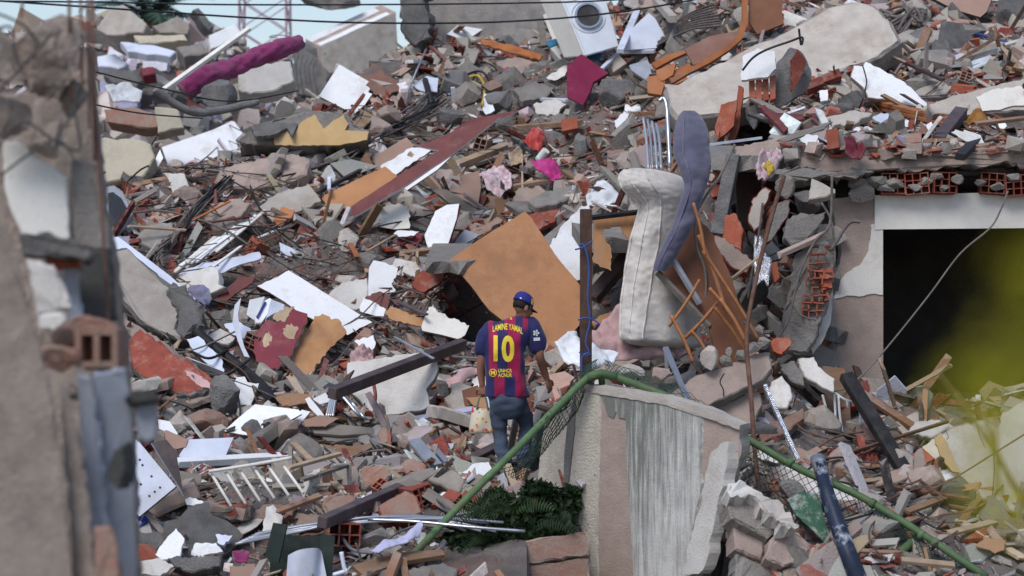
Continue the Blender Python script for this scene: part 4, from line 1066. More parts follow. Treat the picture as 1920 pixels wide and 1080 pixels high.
TU('seam', None, None, 'white_cloth', [(1064,124),(1080,128),(1098,142),(1112,154)],.012, d=float(T(1085,160)) - .55, parent=cr)
RK('big dark grey boulder of concrete left of the wooden furniture', (1106,138,1208,206), 'concrete_grey', seed=8, deep=.7)
pcap = RK('pale boulder with a white plaster cap under the big grey boulder', (1142,206,1210,292), 'concrete', seed=9)
B('plaster_cap', None, None, 'white', [(1152,226),(1170,208),(1180,214),(1176,228),(1192,246),(1172,242),(1156,240)],(-.1,-.85,.5),.02, d=float(T(1176,250)) - .62, jag=2, step=6, parent=pcap)
RK('grey lump right of the red plastic bag', (1074,240,1104,306), 'concrete_grey', seed=10)
RK('grey lump beside the metal tube legs', (1226,232,1268,280), 'concrete_grey', seed=11)
BM('window_bar', 'long grey-white window frame bar right of the washing machine', 'frame bar', 'white_blue', (1163,96),(1208,-10),.10,.06, off=.5)
B('loose_sheet', 'blue-white panel with cut corner right of the window frame bar', 'panel', 'white_blue', [(1178,60),(1216,24),(1228,34),(1248,70),(1230,90),(1170,94)],(.1,-.85,.5),.03, margin=.3)
BM('window_bar', 'short white frame bar lying below the blue-white panel', 'frame bar', 'white_blue', (1128,130),(1162,98),.06,.05, off=.4)
BM('window_bar', 'flat white frame bar pointing right below the blue-white panel', 'frame bar', 'white_blue', (1162,98),(1228,96),.05,.05, off=.4)
B('loose_sheet', 'small grey metal panel left of the wooden furniture', 'panel', 'steel_grey', [(1180,122),(1214,112),(1222,140),(1214,152),(1184,132)],(.1,-.8,.6),.03, margin=.35)
B('block', 'cream hollow block above the big grey boulder', 'block', 'concrete_pale', [(1140,116),(1160,102),(1176,118),(1150,136)], FN, .2, margin=.3, bev=.01)
BM('window_bar', 'small white bar left of the crimson panel', 'frame bar', 'white_blue', (1015,186),(1063,188),.05,.04, off=.25)
BM('pole', 'thick grey pole end at the top border, right of the blue-white panel', 'pole', 'concrete_pale', (1262,36),(1218,-12),.11,.11, off=.5)
for k in range(9):
    TU('rebar', 'rusty rebar of the bundle right of the washing machine', 'rebar', 'rebar_grey', [(1216 + k * 2,70 + k * 2),(1256,58 + k * 3 - 10),(1300,30 + k * 4 - 8),(1338 + k * 2,8 + k * 5)],.016, off=.35 + .03 * k, group='rebar bundle right of the washing machine')

# ---- orange wooden furniture heap
fur = empty('broken_cabinet', P(1300,150, float(T(1300,150)) - .3), 'smashed orange-brown wooden cabinet heaped above the large slab', 'cabinet')
for nm, mat, pts, n, th, mg in [
    ('side_panel', 'brown_panel', [(1284,92),(1330,68),(1392,56),(1384,82),(1344,104),(1300,122)],(0,-.75,.6),.03,.45),
    ('shelf', 'orange_wood', [(1300,118),(1338,66),(1358,70),(1322,124)],(.1,-.7,.6),.03,.6),
    ('front_rail', 'orange_wood', [(1222,118),(1252,102),(1300,90),(1322,76),(1324,82),(1262,110),(1230,128)],(0,-.7,.7),.05,.55),
    ('bracket', 'orange_wood', [(1392,-14),(1402,-14),(1402,40),(1392,72),(1370,92),(1330,118),(1290,138),(1260,156),(1256,148),(1300,124),(1352,92),(1380,70),(1392,36)],(.1,-.85,.5),.06,.55),
    ('door_panel', 'orange_wood', [(1230,132),(1268,116),(1262,140),(1242,152),(1232,146)],(-.2,-.8,.5),.03,.6),
    ('drawer_block', 'orange_wood', [(1214,144),(1236,140),(1248,150),(1240,178),(1214,174)],(-.1,-.9,.4),.08,.5),
    ('rail', 'orange_wood', [(1250,140),(1292,118),(1300,128),(1258,152)],(0,-.7,.7),.04,.55),
    ('back_panel', 'leather_brown', [(1404,-14),(1470,-14),(1466,20),(1470,44),(1420,64),(1404,40)],(0,-.9,.4),.05,.55),
    ('shelf', 'orange_wood', [(1404,18),(1462,20),(1470,26),(1404,26)],(0,-.6,.8),.12,.65),
    ('rail', 'bamboo', [(1262,150),(1292,136),(1296,144),(1268,158)],(0,-.6,.8),.05,.6),
]:
    B(nm, None, None, mat, pts, n, th, margin=mg, parent=fur)

# ---- large slab, top right
B('floor_slab', 'very large pale floor slab tilted across the upper right of the heap', 'slab', 'concrete_pale', [(1244,168),(1300,140),(1392,92),(1474,56),(1548,14),(1600,0),(1640,8),(1672,38),(1690,76),(1652,104),(1560,142),(1500,158),(1420,190),(1345,214),(1268,222),(1250,200)],(-.12,-.72,.68),.34, side='concrete', margin=.35, jag=2.5, step=16, bev=.05, relief=.02)
for k, (u, v, w) in enumerate([(1528,152,24),(1560,138,26),(1592,124,26),(1624,110,26),(1655,96,24)]):
    B('brick', 'red brick wedged under the edge of the very large floor slab', 'brick', 'brick', [(u - w * .7, v + 2),(u + w * .5, v - 10),(u + w * .7, v + 4),(u - w * .6, v + 16)],(-.1,-.85,.4),.15, margin=.5, group='bricks under the very large floor slab')
wb = empty('tiled_wall_piece', P(1430,200, float(T(1430,200)) - .5), 'wall piece with white plaster above red ribbed bricks, before the large floor slab', 'wall piece')
B('plaster_face', None, None, 'white', [(1392,106),(1420,90),(1452,96),(1455,128),(1440,144),(1390,150)],(-.2,-.9,.3),.06, d=float(T(1420,190)) - 1.0, parent=wb, jag=1.5, step=9)
for k in range(4):
    B('brick_rib', None, None, 'brick_orange', [(1404 + k * 13,152 - k * 3),(1415 + k * 13,149 - k * 3),(1415 + k * 13,190 - k * 2),(1405 + k * 13,194 - k * 2)],(-.1,-.9,.3),.10, d=float(T(1420,190)) - .95, parent=wb)
stub = RK('grey concrete stub with a red brick core right of the white plaster face', (1448,86,1522,204), 'concrete_grey', seed=2, d=float(T(1480,190)) - .8, deep=.5)
B('brick', None, None, 'brick', [(1484,112),(1496,92),(1512,116),(1500,150),(1486,172)],(.3,-.9,.2),.05, d=float(T(1480,190)) - 1.05, jag=2, step=8, parent=stub)
for k in range(2):
    rt = B('ribbed_tile', 'upright red ribbed tile half standing left of the concrete stub' if k else 'red ribbed tile lying over the upright tile half', 'tile', 'brick_orange', [[(1352,196),(1382,188),(1376,236),(1346,262),(1340,240)],[(1384,160),(1394,164),(1386,238),(1376,268),(1366,262),(1376,214)]][k],(-.2,-.9,.3),.06, margin=.5, jag=1.2, step=9)
for k in range(3):
    BM('tile_rib', None, None, 'brick_orange', (1354 + k * 10,198 - k * 2),(1346 + k * 11,256 - k * 8),.02,.03, off=.56, parent=rt)
RK('grey lump leaning right of the red ribbed tiles', (1398,168,1426,244), 'concrete_grey', seed=7)
BM('window_bar', 'blue-white aluminium strip pointing right above the torn beam', 'frame bar', 'white_blue', (1333,271),(1424,259),.07,.03, off=.6)
B('beam', 'broken pale beam end right of the lilac cushion', 'beam', 'concrete_pink', [(1376,276),(1420,266),(1478,252),(1480,274),(1440,290),(1382,300)],(0,-.9,.4),.16, side='concrete', margin=.55, jag=2, step=9, bev=.015)
BM('plank', 'dark plank under the broken pale beam end', 'plank', 'wood_dark', (1384,306),(1470,286),.06,.05, off=.4)

# ---- right top
pp = B('plaster_sheet', 'white cracked plaster panel with a pointed right end, upper right', 'panel', 'white', [(1595,144),(1600,122),(1617,124),(1622,115),(1655,130),(1697,153),(1722,178),(1742,197),(1733,202),(1706,198),(1673,187),(1627,183),(1617,163)],(0,-.8,.55),.06, side='concrete_pink', margin=.25, jag=1.2, step=11, bev=.01)
TU('crack', None, None, 'black_rubber', [(1617,122),(1622,138),(1625,154),(1622,170),(1625,183)],.008, d=float(T(1640,195)) - .62, parent=pp)
B('plaster_sheet', 'small broken beige corner under the white cracked plaster panel', 'panel', 'concrete_pale', [(1596,156),(1615,164),(1626,184),(1618,192),(1600,184)], FN, .08, margin=.3, jag=1.5, step=6)
BM('plank', 'orange-brown split plank under the white cracked plaster panel', 'plank', 'orange_wood', (1640,190),(1784,226),.10,.05, off=.4)
BM('plank', 'second orange-brown plank just below the split one', 'plank', 'orange_wood', (1650,202),(1776,234),.08,.04, off=.3)
BM('timber', 'short dark purple-brown timber standing across the orange planks', 'timber', 'steel_brown', (1760,264),(1802,210),.14,.12, off=.5)
BM('timber', 'dark blue wrapped timber end on the roof edge, right', 'timber', 'black_wood', (1800,294),(1838,256),.10,.07, off=.5)
lws = B('wall_slab', 'long plastered wall slab with white paint at the right border, upper right', 'slab', 'concrete_pale', [(1740,196),(1790,178),(1860,160),(1935,144),(1935,204),(1880,210),(1800,216),(1750,214)],(0,-.8,.55),.2, side='concrete', margin=.3, jag=2, step=12, bev=.02)
B('paint_patch', None, None, 'white_warm', [(1830,182),(1860,168),(1935,158),(1935,196),(1900,198),(1870,206),(1842,208)],(0,-.8,.55),.01, on=lws, lift=.02, jag=1.5, step=10, parent=lws)
cloth('foam_lump', 'orange foam clump on the roof edge at the right', 'foam', 'foam_orange', [(1808,242),(1826,228),(1850,236),(1880,244),(1890,258),(1860,262),(1830,252)],.12, margin=.3)
RK('pale angular concrete block right of the very large floor slab', (1708,92,1796,146), 'concrete', seed=1)
RK('small pale block right of the pale angular block', (1792,108,1824,140), 'concrete', seed=3)
RK('grey crumbling lump at right, above the long wall slab', (1842,106,1886,152), 'concrete', seed=5)
RK('large weathered grey lump in the upper right corner', (1852,-30,1950,66), 'concrete_grey', seed=8)
RK('brown-grey lump left of the grey crumbling lump', (1760,40,1850,84), 'concrete', seed=4, deep=.6)
RK('reddish-grey lump right of the large floor slab end', (1696,50,1764,100), 'concrete_grey', seed=6)
RK('long low concrete lump under the pale angular block', (1690,140,1776,176), 'concrete', seed=10)
B('board', 'wide brown board jutting from the top border at right', 'board', 'tan_panel', [(1740,-8),(1862,-8),(1850,22),(1838,32),(1790,18)],(0,-.7,.7),.05, margin=.4, side='wood_dark')
BM('pipe', 'dark blue bent metal strip below the upper right corner lump', 'metal strip', 'blue_plastic', (1820,60),(1888,80),.06,.03, off=.45)
for k in range(11):
    a = random.Random(k)
    TU('rebar', 'grey rebar end off the very large floor slab', 'rebar', 'rebar_grey', [(1650 + k * 4,18 + k * 5),(1690 + k * 3,20 + a.uniform(-12,16)),(1715 + k * 2,8 + a.uniform(0,40)),(1728 + a.uniform(-8,14),20 + a.uniform(-14,34))],.022, off=.55, group='rebar ends off the very large floor slab')
TU('wire', 'thin wire taut across the very large floor slab', 'wire', 'rust', [(1512,100),(1570,66),(1632,26)],.008, off=.9)
TU('cable', 'bent cable hooking over the concrete stub', 'cable', 'black_rubber', [(1392,132),(1412,108),(1440,92),(1480,78),(1504,70),(1502,84),(1498,54)],.014, d=float(T(1440,190)) - 1.2)
for k, (q, lab, m) in enumerate([
    ([(1500,262),(1512,252),(1534,254),(1530,268),(1512,276)], 'white flake on the roof rubble left of the upright red brick', 'white'),
    ([(1636,222),(1652,212),(1686,214),(1672,222),(1652,232)], 'white folded flake on the roof rubble under the orange planks', 'white_blue'),
    ([(1686,232),(1700,224),(1714,236),(1690,240)], 'white chip between the hollow brick and the folded flake', 'white'),
    ([(1736,236),(1746,228),(1752,240),(1742,246)], 'small white chip left of the dark purple-brown timber', 'white'),
    ([(1536,170),(1552,168),(1552,188),(1538,190)], 'tiny white chip under the concrete stub', 'white'),
    ([(1516,262),(1530,256),(1536,268),(1522,276)], 'white wedge chip left of the red brick on the roof', 'white'),
    ([(1862,228),(1882,222),(1888,236),(1876,244)], 'round white plate fragment beside the orange foam', 'white'),
    ([(1590,246),(1606,238),(1626,240),(1600,252)], 'flat white flake in the dark gap on the roof', 'white')]):
    B('plaster_flake', lab, 'plaster flake', m, q, (random.uniform(-.3,.3),-.7,.6),.02, margin=.3, jag=1.2, step=6)
B('brick', 'upright bright red brick on the roof edge', 'brick', 'brick_orange', [(1548,244),(1570,240),(1574,276),(1552,280)],(-.2,-.95,.2),.10, margin=.5)
B('mortar_block', 'grey mortar face beside the upright bright red brick', 'mortar', 'concrete', [(1570,244),(1582,246),(1584,272),(1574,276)],(.4,-.9,.2),.08, margin=.5)
cloth('plastic_bag', 'dark red plastic bag on the roof edge above the doorway', 'bag', 'maroon_bright', [(1580,282),(1596,274),(1616,276),(1622,294),(1604,306),(1584,300)],.08, margin=.35)
def HB(lab, u, v, size, rz=0.0, rx=0.0, ry=0.0, mat='brick', nx=2, nz=3, off=.2, d=None, group=None, L=.28, W=.2, Hh=.2):
    V, F = hollow_brick_geo(L, W, Hh, nx, nz, .013)
    dd = (float(T(u, v)) - off) if d is None else d
    c = P(u, v, dd); R = np.array(Matrix.Rotation(rz, 3, 'Z') @ Matrix.Rotation(rx, 3, 'X') @ Matrix.Rotation(ry, 3, 'Y'))
    o = mk('hollow_brick', (V * size) @ R.T + c, F, mat, origin=c); tag(o, lab, 'hollow brick', group)
    mask_poly([(u - 15 * size, v - 15 * size),(u + 15 * size, v - 15 * size),(u + 15 * size, v + 15 * size),(u - 15 * size, v + 15 * size)], dd - .1)
    return o
HB('hollow brick with open cells on the roof edge, left of the dark timber', 1730,266,1.0,.1,0,.1, 'brick_dusty', 4,2, W=.26, Hh=.17, off=.3)
HB('hollow brick fragment above the patterned cloth heap', 905,272,.9,-.3,0,.3, 'brick_dusty', 2,2)
HB('half-buried hollow brick under the long grey-brown plank', 1030,262,.9,.2,.1,-.2, 'brick_dusty', 3,2)
HB('hollow brick with dark cells below the lower dark steel beam', 782,930,1.0,.5,0,-.3, 'brick', 3,3, off=.25)
HB('red hollow brick end above the lower dark steel beam, near the bottom', 642,1000,1.0,.2,.0,.05, 'brick', 3,2, W=.28, off=.3)
HB('dusty hollow brick in the rubble left of the striped fridge rack', 480,640,.9,-.4,0,.4, 'brick_dusty', 2,3)
HB('hollow brick on the slope right of the brown leaning board', 1062,460,.9,.4,0,.5, 'brick', 2,3)
HB('broken hollow brick at the foot of the white wall slab', 838,760,.8,-.6,0,.2, 'brick', 2,3)
# ---- left middle
def tv():
    d = float(T(235,420)) - .5; e = empty('television', P(225,450, d), 'broken screen with grey bezel at the left, half hidden by the pillar', 'television')
    B('bezel', None, None, 'steel_grey', [(196,350),(214,347),(230,358),(246,392),(250,402),(234,428),(208,456),(196,440)],(.2,-.9,.3),.08, d=d, parent=e, bev=.012)
    B('screen', None, None, 'dark_mesh', [(202,362),(212,360),(228,372),(242,398),(226,416),(206,432)],(.2,-.9,.3),.01, d=d - .03, parent=e)
tv()
cs = B('fallen_column', 'large beige concrete column stump with a rough grey end, left middle', 'column', 'concrete_pale', [(200,470),(236,462),(280,500),(320,536),(352,548),(378,580),(370,618),(336,640),(300,624),(262,606),(220,560),(204,520)],(-.1,-.85,.5),.5, side='concrete_grey', margin=.3, jag=2, step=14, bev=.04, relief=.02)
B('rough_end', None, None, 'concrete_grey', [(316,530),(346,540),(372,566),(380,584),(370,614),(344,632),(330,620),(330,580),(312,552)],(.3,-.9,.3),.06, on=cs, lift=.03, parent=cs, jag=4, step=7, bev=.02, relief=.03)
B('board', 'long white board edge lying along the top of the beige column stump', 'board', 'white_blue', [(210,446),(222,444),(270,480),(320,518),(366,560),(380,582),(372,578),(330,540),(270,498),(212,462)],(.1,-.6,.75),.03, margin=.55)
bwp = B('brick_wall_piece', 'slumped red brick slab with pink plaster below the beige column stump', 'wall piece', 'brick', [(236,640),(262,616),(310,646),(360,676),(402,712),(398,730),(360,738),(330,740),(290,722),(240,690)],(-.1,-.7,.65),.25, side='concrete_grey', margin=.15, jag=3, step=10, bev=.03, relief=.02)
B('plaster_skin', None, None, 'pink_cloth', [(344,692),(366,700),(408,726),(404,732),(372,722),(350,704)],(-.1,-.7,.65),.015, on=bwp, lift=.02, jag=2, step=7, parent=bwp)
B('beam_piece', 'brown-red plaster beam above the slumped red brick slab', 'beam', 'concrete_pink', [(232,596),(262,612),(320,650),(336,664),(322,672),(280,650),(234,622)],(0,-.8,.5),.15, margin=.32, jag=2, step=9)
RK('crumbling grey lump with rebar hairs below the beige column stump', (388,690,452,790), 'concrete_grey', seed=4)
RK('grey and red brick lump left of the white tilted board', (340,766,428,818), 'brick_dusty', seed=6, deep=.7)
RK('small grey lump above the white tilted board, left', (318,790,352,812), 'concrete', seed=7)
TU('pipe', 'thick black pipe slanting down to the right, left middle', 'pipe', 'black_rubber', [(366,622),(400,650),(450,690),(490,724),(514,754)],.065, off=.32, mask=True, sides=10)
for k, q in enumerate([[(246,400),(300,395),(360,408),(420,430),(470,462)],[(220,490),(250,510),(275,545),(300,590),(318,640),(314,662)],[(240,470),(246,500),(252,520),(236,556)],
                       [(236,588),(270,606),(312,630),(330,660),(380,650),(440,622)],[(330,655),(360,660),(390,672),(420,660),(440,640)],[(345,665),(370,690),(400,706),(432,700),(470,672)],
                       [(210,372),(250,330),(280,310),(320,298),(380,286)],[(236,330),(260,280),(270,240)],[(290,330),(340,300),(400,290),(470,292)]]):
    TU('cable', ['grey cable arching over the rubble below the broken screen', 'thin cable ring hanging over the beige column stump', 'hooked rebar sticking out beside the pillar', 'pale cord slack below the beige column stump', 'black cable loop at the upper end of the black pipe', 'lower black cable loop beside the black pipe',
                 'cable running up from the broken screen to the white board', 'upright wire in front of the cream wall block', 'wire along the lower edge of the notched white board'][k], 'cable', ['rebar_grey', 'black_rubber', 'rust', 'wood_grey', 'black_rubber', 'black_rubber', 'black_rubber', 'black_rubber', 'black_rubber'][k], q, [.014,.011,.022,.01,.016,.016,.012,.01,.01][k], off=.45)
for k in range(16):
    r = random.Random(k + 50)
    x0 = 250 + r.uniform(0,90); y0 = 500 + r.uniform(-60,20) - k * 3
    TU('cable', 'strand of the cable bundle fanning over the slope, left middle', 'cable', 'rebar_grey' if k % 3 else 'black_rubber', [(290 + r.uniform(-14,14),478 + r.uniform(-24,14)),(335 + r.uniform(-10,10),430 + r.uniform(-8,8)),(375 + r.uniform(-8,8),385 + r.uniform(-8,8)),(425 + r.uniform(-10,14),338 + r.uniform(-10,12))],.011, off=.3 + r.uniform(0,.12), group='cable bundle in the left middle')
for k in range(14):
    r = random.Random(k + 150)
    TU('cable', 'strand of the dark tangle under the yellow-painted beam', 'cable', 'rebar_grey' if k % 2 else 'black_rubber', [(555 + r.uniform(-40,30),300 + r.uniform(-10,34)),(620 + r.uniform(-20,20),292 + r.uniform(-14,20)),(690 + r.uniform(-20,20),262 + r.uniform(-16,14)),(760 + r.uniform(-20,20),225 + r.uniform(-14,16)),(820 + r.uniform(-20,30),180 + r.uniform(-10,24))],.013, off=.3 + r.uniform(0,.15), group='tangle under the yellow-painted beam')
for k in range(9):
    r = random.Random(k + 250)
    BM('lath', 'thin white splintered slat in the fan of slats, left middle', 'slat', 'white' if k % 2 else 'white_warm', (330 + k * 9 + r.uniform(-6,6),500 - k * 3 + r.uniform(-4,10)),(400 + k * 11 + r.uniform(-6,10),452 - k * 7 + r.uniform(-8,8)),.05,.02, off=.25, group='fan of white slats', ends=.03)
B('board', 'crumpled grey-white sheet below the fan of white slats', 'sheet', 'white_blue', [(328,516),(380,492),(440,482),(486,472),(490,484),(440,500),(396,520),(350,524)],(-.1,-.6,.75),.02, margin=.22, jag=2, step=10)
cloth('cloth_scrap', 'royal blue cloth strip below the fan of white slats', 'cloth', 'blue_cloth', [(376,524),(404,508),(430,496),(452,492),(450,500),(420,510),(396,526)],.03, margin=.3)
cloth('cloth_scrap', 'blue-grey patterned cloth at the end of the column stump', 'cloth', 'blue_grey_cloth', [(352,548),(372,538),(392,548),(398,566),(384,578),(362,566)],.06, margin=.3)
B('curled_sheet', 'curled maroon sheet right of the column stump', 'sheet', 'maroon', [(400,562),(430,536),(450,518),(478,520),(474,530),(446,548),(420,568)],(-.2,-.7,.6),.015, margin=.25, jag=1)
B('plastic_strip', 'curved white plastic strip hanging beside the white bin', 'strip', 'white_blue', [(440,572),(452,558),(446,590),(450,620),(458,650),(468,670),(458,668),(446,640),(436,604)], FN, .01, margin=.3)
bn = empty('storage_bin', P(505,600, float(T(505,600))), 'white and blue plastic bin on its side, left of the long white board', 'bin')
_bd = float(T(505,605)) - .35
B('rim', None, None, 'white', [(478,598),(498,562),(506,558),(512,562),(512,574),(490,606),(480,606)],(.2,-.8,.5),.08, d=_bd, parent=bn, bev=.012)
B('inside', None, None, 'blue_cloth', [(480,594),(496,566),(500,566),(484,598)],(.1,-.8,.5),.01, d=_bd - .03, parent=bn)
B('shell', None, None, 'white_blue', [(508,560),(534,570),(536,582),(514,588),(500,596)],(.3,-.6,.7),.1, d=_bd, parent=bn, bev=.012)
B('side', None, None, 'white_cloth', [(468,562),(496,556),(484,590),(476,600),(462,590)],(-.3,-.8,.5),.03, d=_bd + .05, parent=bn)

# ---- centre boards
B('long_board', 'long white board slanting down to the right, left of the man', 'board', 'white', [(482,536),(520,520),(541,507),(560,518),(620,556),(698,604),(682,612),(652,628),(640,622),(590,600),(560,585),(534,566),(505,548)],(.1,-.75,.65),.02, side='chipboard', margin=.3, jag=1.2, step=9, edges=[0,1,6,7,8])
mbd = B('maroon_board', 'maroon painted board with torn pale patches below the white bin', 'board', 'maroon_bright', [(474,658),(480,622),(500,600),(520,606),(548,578),(576,588),(574,606),(556,636),(548,664),(520,692),(496,690),(480,676)],(-.1,-.75,.65),.025, side='wood_pale', margin=.32, jag=2, step=8)
for k, q in enumerate([[(512,592),(536,574),(552,576),(534,604),(516,600)],[(530,616),(546,606),(560,616),(552,636),(534,630)],[(492,640),(504,620),(510,636),(498,652)]]):
    B('veneer_tear', None, None, 'wood_pale', q, (-.1,-.75,.65),.008, on=mbd, jag=3, step=5, parent=mbd)
B('plywood', 'splintered orange plywood sheet right of the maroon painted board', 'plywood', 'plywood', [(546,678),(560,640),(590,592),(604,588),(640,604),(650,622),(612,660),(590,690),(566,722),(552,706)],(.1,-.75,.65),.02, side='wood_pale', margin=.3, jag=3.5, step=7)
for k in range(8):
    r = random.Random(k)
    BM('splinter', 'long pale splinter hanging off the orange plywood sheet', 'splinter', 'plywood' if k % 2 else 'wood_pale', (560 + k * 6,672 + r.uniform(-12,8)),(524 + k * 8 + r.uniform(-5,5),716 + r.uniform(-16,10)),.03,.012, off=.34, group='splinters of the orange plywood', mask=False)
B('laminate_piece', 'white square board scrap with torn top edge, upper middle', 'board', 'white_warm', [(702,378),(712,386),(726,378),(740,384),(752,382),(768,390),(768,428),(740,430),(704,424)],(0,-.85,.5),.02, side='chipboard', margin=.25, jag=2, step=6, edges=[0,1,2,3,4,5])
dpc = B('door_piece', 'tall white door fragment with maroon edge beside the brown leaning board', 'door piece', 'white', [(796,440),(816,396),(838,384),(861,382),(856,410),(832,482),(810,486),(802,462)],(-.15,-.88,.4),.03, side='maroon', margin=.3, jag=1, step=9, edges=[0,6,7])
B('door_edge', None, None, 'maroon', [(861,382),(866,386),(846,452),(838,484),(832,482),(852,420)],(.5,-.8,.3),.02, margin=.3, parent=dpc)
B('laminate_piece', 'white board scrap torn at the right, standing left of the red tiles', 'board', 'white', [(690,540),(692,502),(700,488),(722,492),(746,502),(742,520),(734,532),(742,544),(730,554),(712,546),(690,556)],(.05,-.88,.45),.02, side='chipboard', margin=.25, jag=1.5, step=6, edges=[3,4,5,6,7])
B('maroon_piece', 'maroon strip under the white scrap torn at the right', 'board', 'maroon', [(686,556),(712,546),(732,556),(724,582),(700,576),(682,572)],(.05,-.85,.5),.02, margin=.24, jag=1.5, step=7)
B('laminate_piece', 'small white board scrap under the maroon strip', 'board', 'white', [(674,576),(682,558),(700,566),(724,580),(718,596),(696,590),(676,584)],(.05,-.85,.5),.02, side='chipboard', margin=.26, jag=1.2, step=7)
B('plywood_strip', 'splintered plywood strip pointing right above the upper steel beam', 'plywood', 'plywood', [(720,588),(732,574),(780,594),(812,602),(840,622),(802,616),(770,608),(732,598)],(.1,-.75,.6),.015, margin=.28, jag=2, step=7)
B('laminate_piece', 'comb-edged white board piece at the end of the splintered plywood strip', 'board', 'white_warm', [(790,612),(800,584),(812,570),(818,582),(830,588),(838,594),(860,600),(880,610),(872,628),(860,636),(830,628),(792,620)],(.1,-.75,.65),.02, side='chipboard', margin=.32, jag=2.5, step=5, edges=[1,2,3,4,5,6])
B('brown_board', 'large orange-brown board leaning square-on-corner behind the man', 'board', 'brown_board', [(842,488),(900,448),(984,396),(996,408),(1040,476),(1090,538),(1092,560),(1086,610),(1062,636),(1020,664),(1004,650),(960,614),(918,582),(880,532)],(-.05,-.9,.42),.03, side='wood', margin=.35, jag=.8, step=30)
B('board', 'blue-grey board in shade left of the large orange-brown board', 'board', 'near_grey', [(842,462),(872,430),(898,440),(880,460),(844,486)], FN, .03, margin=.05)
rrt = B('red_tile', 'red ribbed roof tile left of the large orange-brown board', 'tile', 'brick', [(772,532),(790,508),(824,490),(836,502),(826,528),(796,548),(782,544)],(0,-.8,.55),.06, margin=.3, jag=1.5, step=8)
for k in range(3):
    BM('tile_rib', None, None, 'brick', (782 + k * 5,532 + k * 5 - 6),(824 + k * 3,496 + k * 10),.02,.03, off=.42, parent=rrt, mask=False)
blp = RK('brick lump with plaster, below the long white board', (652,612,706,690), 'brick_dusty', seed=3)
B('plaster_face', None, None, 'white', [(664,640),(700,628),(704,646),(694,662),(676,652)], FN, .02, margin=.5, jag=2, step=6, parent=blp)
cloth('cloth_scrap', 'crumpled pale pink cloth below the brick lump', 'cloth', 'pink_cloth', [(656,672),(672,662),(690,668),(700,660),(700,690),(690,700),(700,706),(660,706)],.08, margin=.35, freq=5)
ws = B('wall_slab', 'pale cracked wall slab behind the long dark steel beam', 'slab', 'plaster', [(650,680),(700,672),(780,660),(822,668),(820,700),(800,730),(806,760),(790,770),(740,778),(706,784),(680,760),(652,730)],(0,-.8,.55),.08, side='concrete', margin=.22, jag=2, step=11, bev=.01)
TU('crack', None, None, 'brick', [(700,716),(704,740),(703,760),(708,780)],.02, d=float(T(705,770)) - .48, parent=ws)
BM('plank', 'orange splintered wood piece on the pale cracked wall slab', 'wood piece', 'orange_wood', (782,696),(814,728),.07,.04, off=.6)
BM('angle_piece', 'small brown angle piece at the foot of the pale cracked wall slab', 'wood piece', 'wood', (748,762),(782,770),.07,.05, off=.4)
B('board', 'white shard leaning left of the pale cracked wall slab', 'board', 'white', [(586,748),(610,736),(622,752),(600,758)], FN, .02, margin=.4)
B('board', 'white curved strip beside the bent metal tubes', 'strip', 'white', [(572,748),(580,744),(600,768),(610,782),(596,780),(580,764)], FN, .015, margin=.35)
for k in range(4):
    TU('tube', 'bent chrome tube of the crushed frame below the long dark steel beam', 'tube', 'chrome', [(612 + k * 4,782),(620 + k * 3,750),(632 + k * 2,736),(650 + k * 4,752 + k * 2),(672 + k * 4,778 + k * 2),(690 + k * 2,784)],.016, off=.5, group='bent chrome tubes')
B('sheet', 'grey warped sheet at the top of the layered stack, lower middle', 'sheet', 'wood_grey', [(580,800),(640,796),(700,802),(702,812),(640,816),(590,812)],(0,-.6,.8),.03, margin=.32)
B('sheet', 'thin pale sheet in the middle of the layered stack, lower middle', 'sheet', 'concrete', [(600,814),(660,816),(690,810),(672,830),(610,826)],(0,-.6,.8),.03, margin=.22)
B('sheet', 'brown bent sheet at the bottom of the layered stack, lower middle', 'sheet', 'wood', [(606,832),(660,836),(720,828),(670,852),(630,862)],(0,-.6,.8),.03, margin=.16, jag=2)
B('sheet', 'brown cardboard sheet above the layered stack', 'cardboard', 'tan_panel', [(568,788),(600,778),(636,784),(610,800),(572,800)],(0,-.7,.7),.015, margin=.4, jag=1)
TU('pipe', 'short mint green tube left of the floral bag', 'tube', 'teal_plastic', [(704,814),(734,794)],.05, off=.35, smooth=False, mask=True, sides=10)
BM('plank', 'long lilac-grey plank pointing at the floral bag', 'plank', 'lavender', (736,792),(888,768),.09,.03, off=.32)
BM('plank', 'grey plank just below the lilac-grey plank', 'plank', 'wood_grey', (786,802),(880,780),.10,.03, off=.25)
BM('bracket', 'orange-brown timber leaning left of the floral bag', 'timber', 'orange_wood', (822,770),(872,732),.09,.05, off=.4)
B('board', 'dark red board fragment behind the floral bag', 'board', 'leather_brown', [(866,732),(896,722),(900,750),(872,764)], FN, .03, margin=.35)
cloth('cloth_scrap', 'pinkish plastic sheet behind the floral bag', 'plastic sheet', 'pink_cloth', [(836,716),(870,700),(896,696),(898,712),(870,724),(842,734)],.05, margin=.3)
BM('metal_sheet', 'grey metal channel tipped over in the brick crumbs, below the floral bag', 'metal channel', 'steel_grey', (776,826),(818,874),.13,.04, off=.3)
BM('metal_sheet', 'narrow grey metal bar right of the grey metal channel', 'metal bar', 'steel_grey', (812,838),(838,868),.06,.04, off=.25)
B('block', 'white-topped broken block left of the green rail, lower middle', 'block', 'concrete_pale', [(800,884),(830,874),(858,884),(872,900),(862,924),(840,918),(804,900)],(0,-.75,.65),.15, side='concrete_pink', margin=.3, jag=1.5, step=9, bev=.015)
B('plaster_scrap', 'white plaster sheet right of the white-topped broken block', 'plaster', 'white', [(864,890),(886,870),(916,866),(922,878),(900,900),(890,886)], UPN, .02, margin=.25, jag=1.5, step=8)

